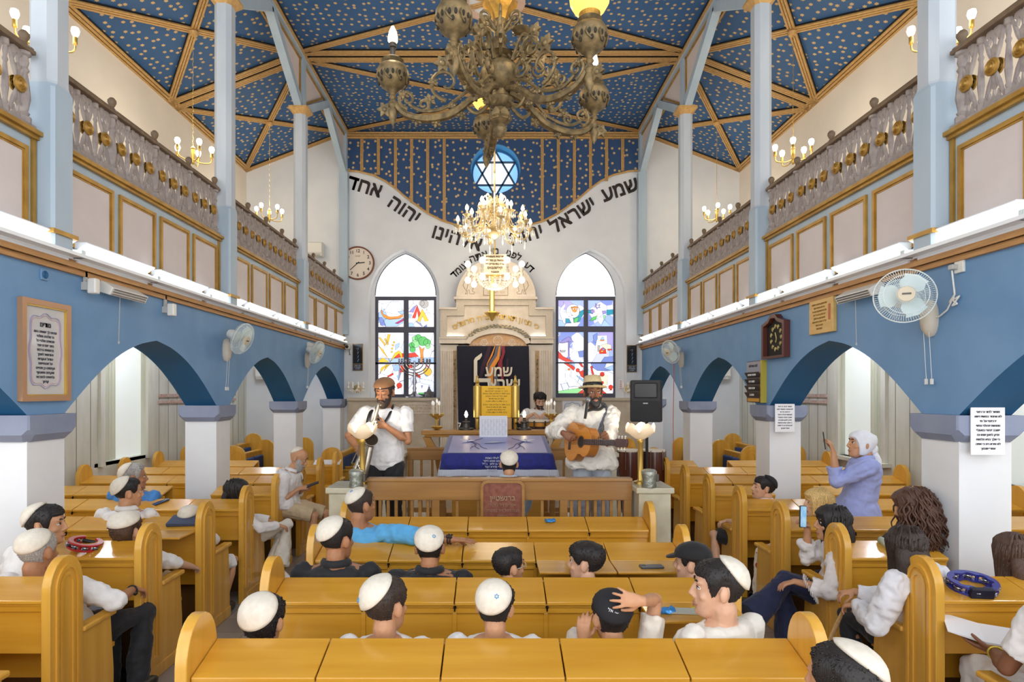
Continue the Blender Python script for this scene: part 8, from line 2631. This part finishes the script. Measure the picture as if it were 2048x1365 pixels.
tag(mc, 'black microphone on a neck holder before the singing man', 'microphone')
mc.location = mp_
dv = me_ - mp_
MB().tube([Vector((0, 0, 0)) + dv * .08, dv], [.016, .013], 12).build('handle', M_blackp, mc, smooth=True)
MB().ball((0, 0, .0), (.025, .025, .03), 14).build('grille', mat('mic_mesh', '#85868a', .4, .6), mc, smooth='all')
hn = [p.Mw @ (p.nb + Vector(q)) - mp_ for q in ((-.09, -.03, .03), (-.1, .06, .01), (-.06, .14, -.02), (.0, .19, -.02))] + [dv * .6]
MB().tube(curve3(hn, 4), .014, 8).build('neck_holder', M_blackp, mc, smooth=True)

# drummer before the ark
ZD = .28
struct(MB().box(-1.5, 1.5, 9.5, YB - .02, 0, ZD * .5).box(-1.35, 1.35, 9.7, YB - .02, ZD * .5, ZD).build('floor_ark_step', M_marble))
YD = 10.1
p = Person('drummer in white T-shirt with dark trim standing before the ark, looking down at his drum', W(1079, 803, YD - .05), (.74, YD, ZD + .93), 180, 'fair', 1.08, hpitch=-22, hyaw=10, sw=.2, g=1.0, floor=ZD, standing=True)
dr = W(1078, 838, YD - .36)
p.arm(1, dr + Vector((-.08, .06, .08)), (.9, -.4, -.5), (.5, -.8, -.3), (0, 0, -1), .4); p.arm(-1, dr + Vector((.1, .08, .08)), (-.9, -.4, -.5), (-.5, -.8, -.3), (0, 0, -1), .4)
stand_legs(p); p.done(.006); p.shirt(M_wt, 'short', hem=-.2, ease=.018); p.trousers(M_blackc); p.shoes(M_shoe)
p.hair('black', th=.03, noise_=.02, front=.06); p.beard('dark', .006, -.122); p.face('dark', closed=True)
b = MB()
ring = [p.nb + Vector((.078 * math.cos(q), .078 * math.sin(q), .0 - .02 * math.sin(q))) for q in [2 * PI * i / 24 for i in range(25)]]
b.tube(ring, .009, 6)
p.add(b, 'neck_trim', M_navyc, rem=False)
for sd in (-1, 1):
    a, e, w = p.arms[sd]
    c = a.lerp(e, .74); d = (e - a).normalized(); u = d.orthogonal().normalized(); v = d.cross(u)
    p.add(MB().tube([c + (u * math.cos(q) + v * math.sin(q)) * .066 for q in [2 * PI * i / 20 for i in range(21)]], .007, 6), 'sleeve_trim', M_navyc, rem=False)
d_ = empty('hand_drum', (dr.x, dr.y, ZD)); tag(d_, 'goblet drum with dark band and golden rim played before the ark', 'drum')
zt = dr.z - ZD
MB().lathe([(.12, 0), (.13, .02), (.09, .2), (.08, .45), (.14, zt - .22), (.165, zt - .1), (.165, zt - .03), (.001, zt - .03)], 22).build('shell', mat('dark_drum_shell', '#3b2a22', .4, coat=.3), d_, smooth=True)
MB().lathe([(.168, zt - .12), (.172, zt - .12), (.172, zt - .06), (.168, zt - .06)], 22).build('golden_band', mat('amber_band', '#c8892f', .35, .3), d_, smooth=True)
MB().lathe([(.17, zt - .05), (.176, zt - .04), (.172, zt - .02), (.15, zt - .012), (.001, zt - .01)], 22).build('skin_head', M_cream_sock, d_, smooth=True)
for k in range(6):
    a = 2 * PI * k / 6
    MB().box(.168, .185, -.012, .012, zt - .14, zt - .03, 0, Matrix.Rotation(a, 4, 'Z')).build('lug', M_darkm, d_)
finish_texts()
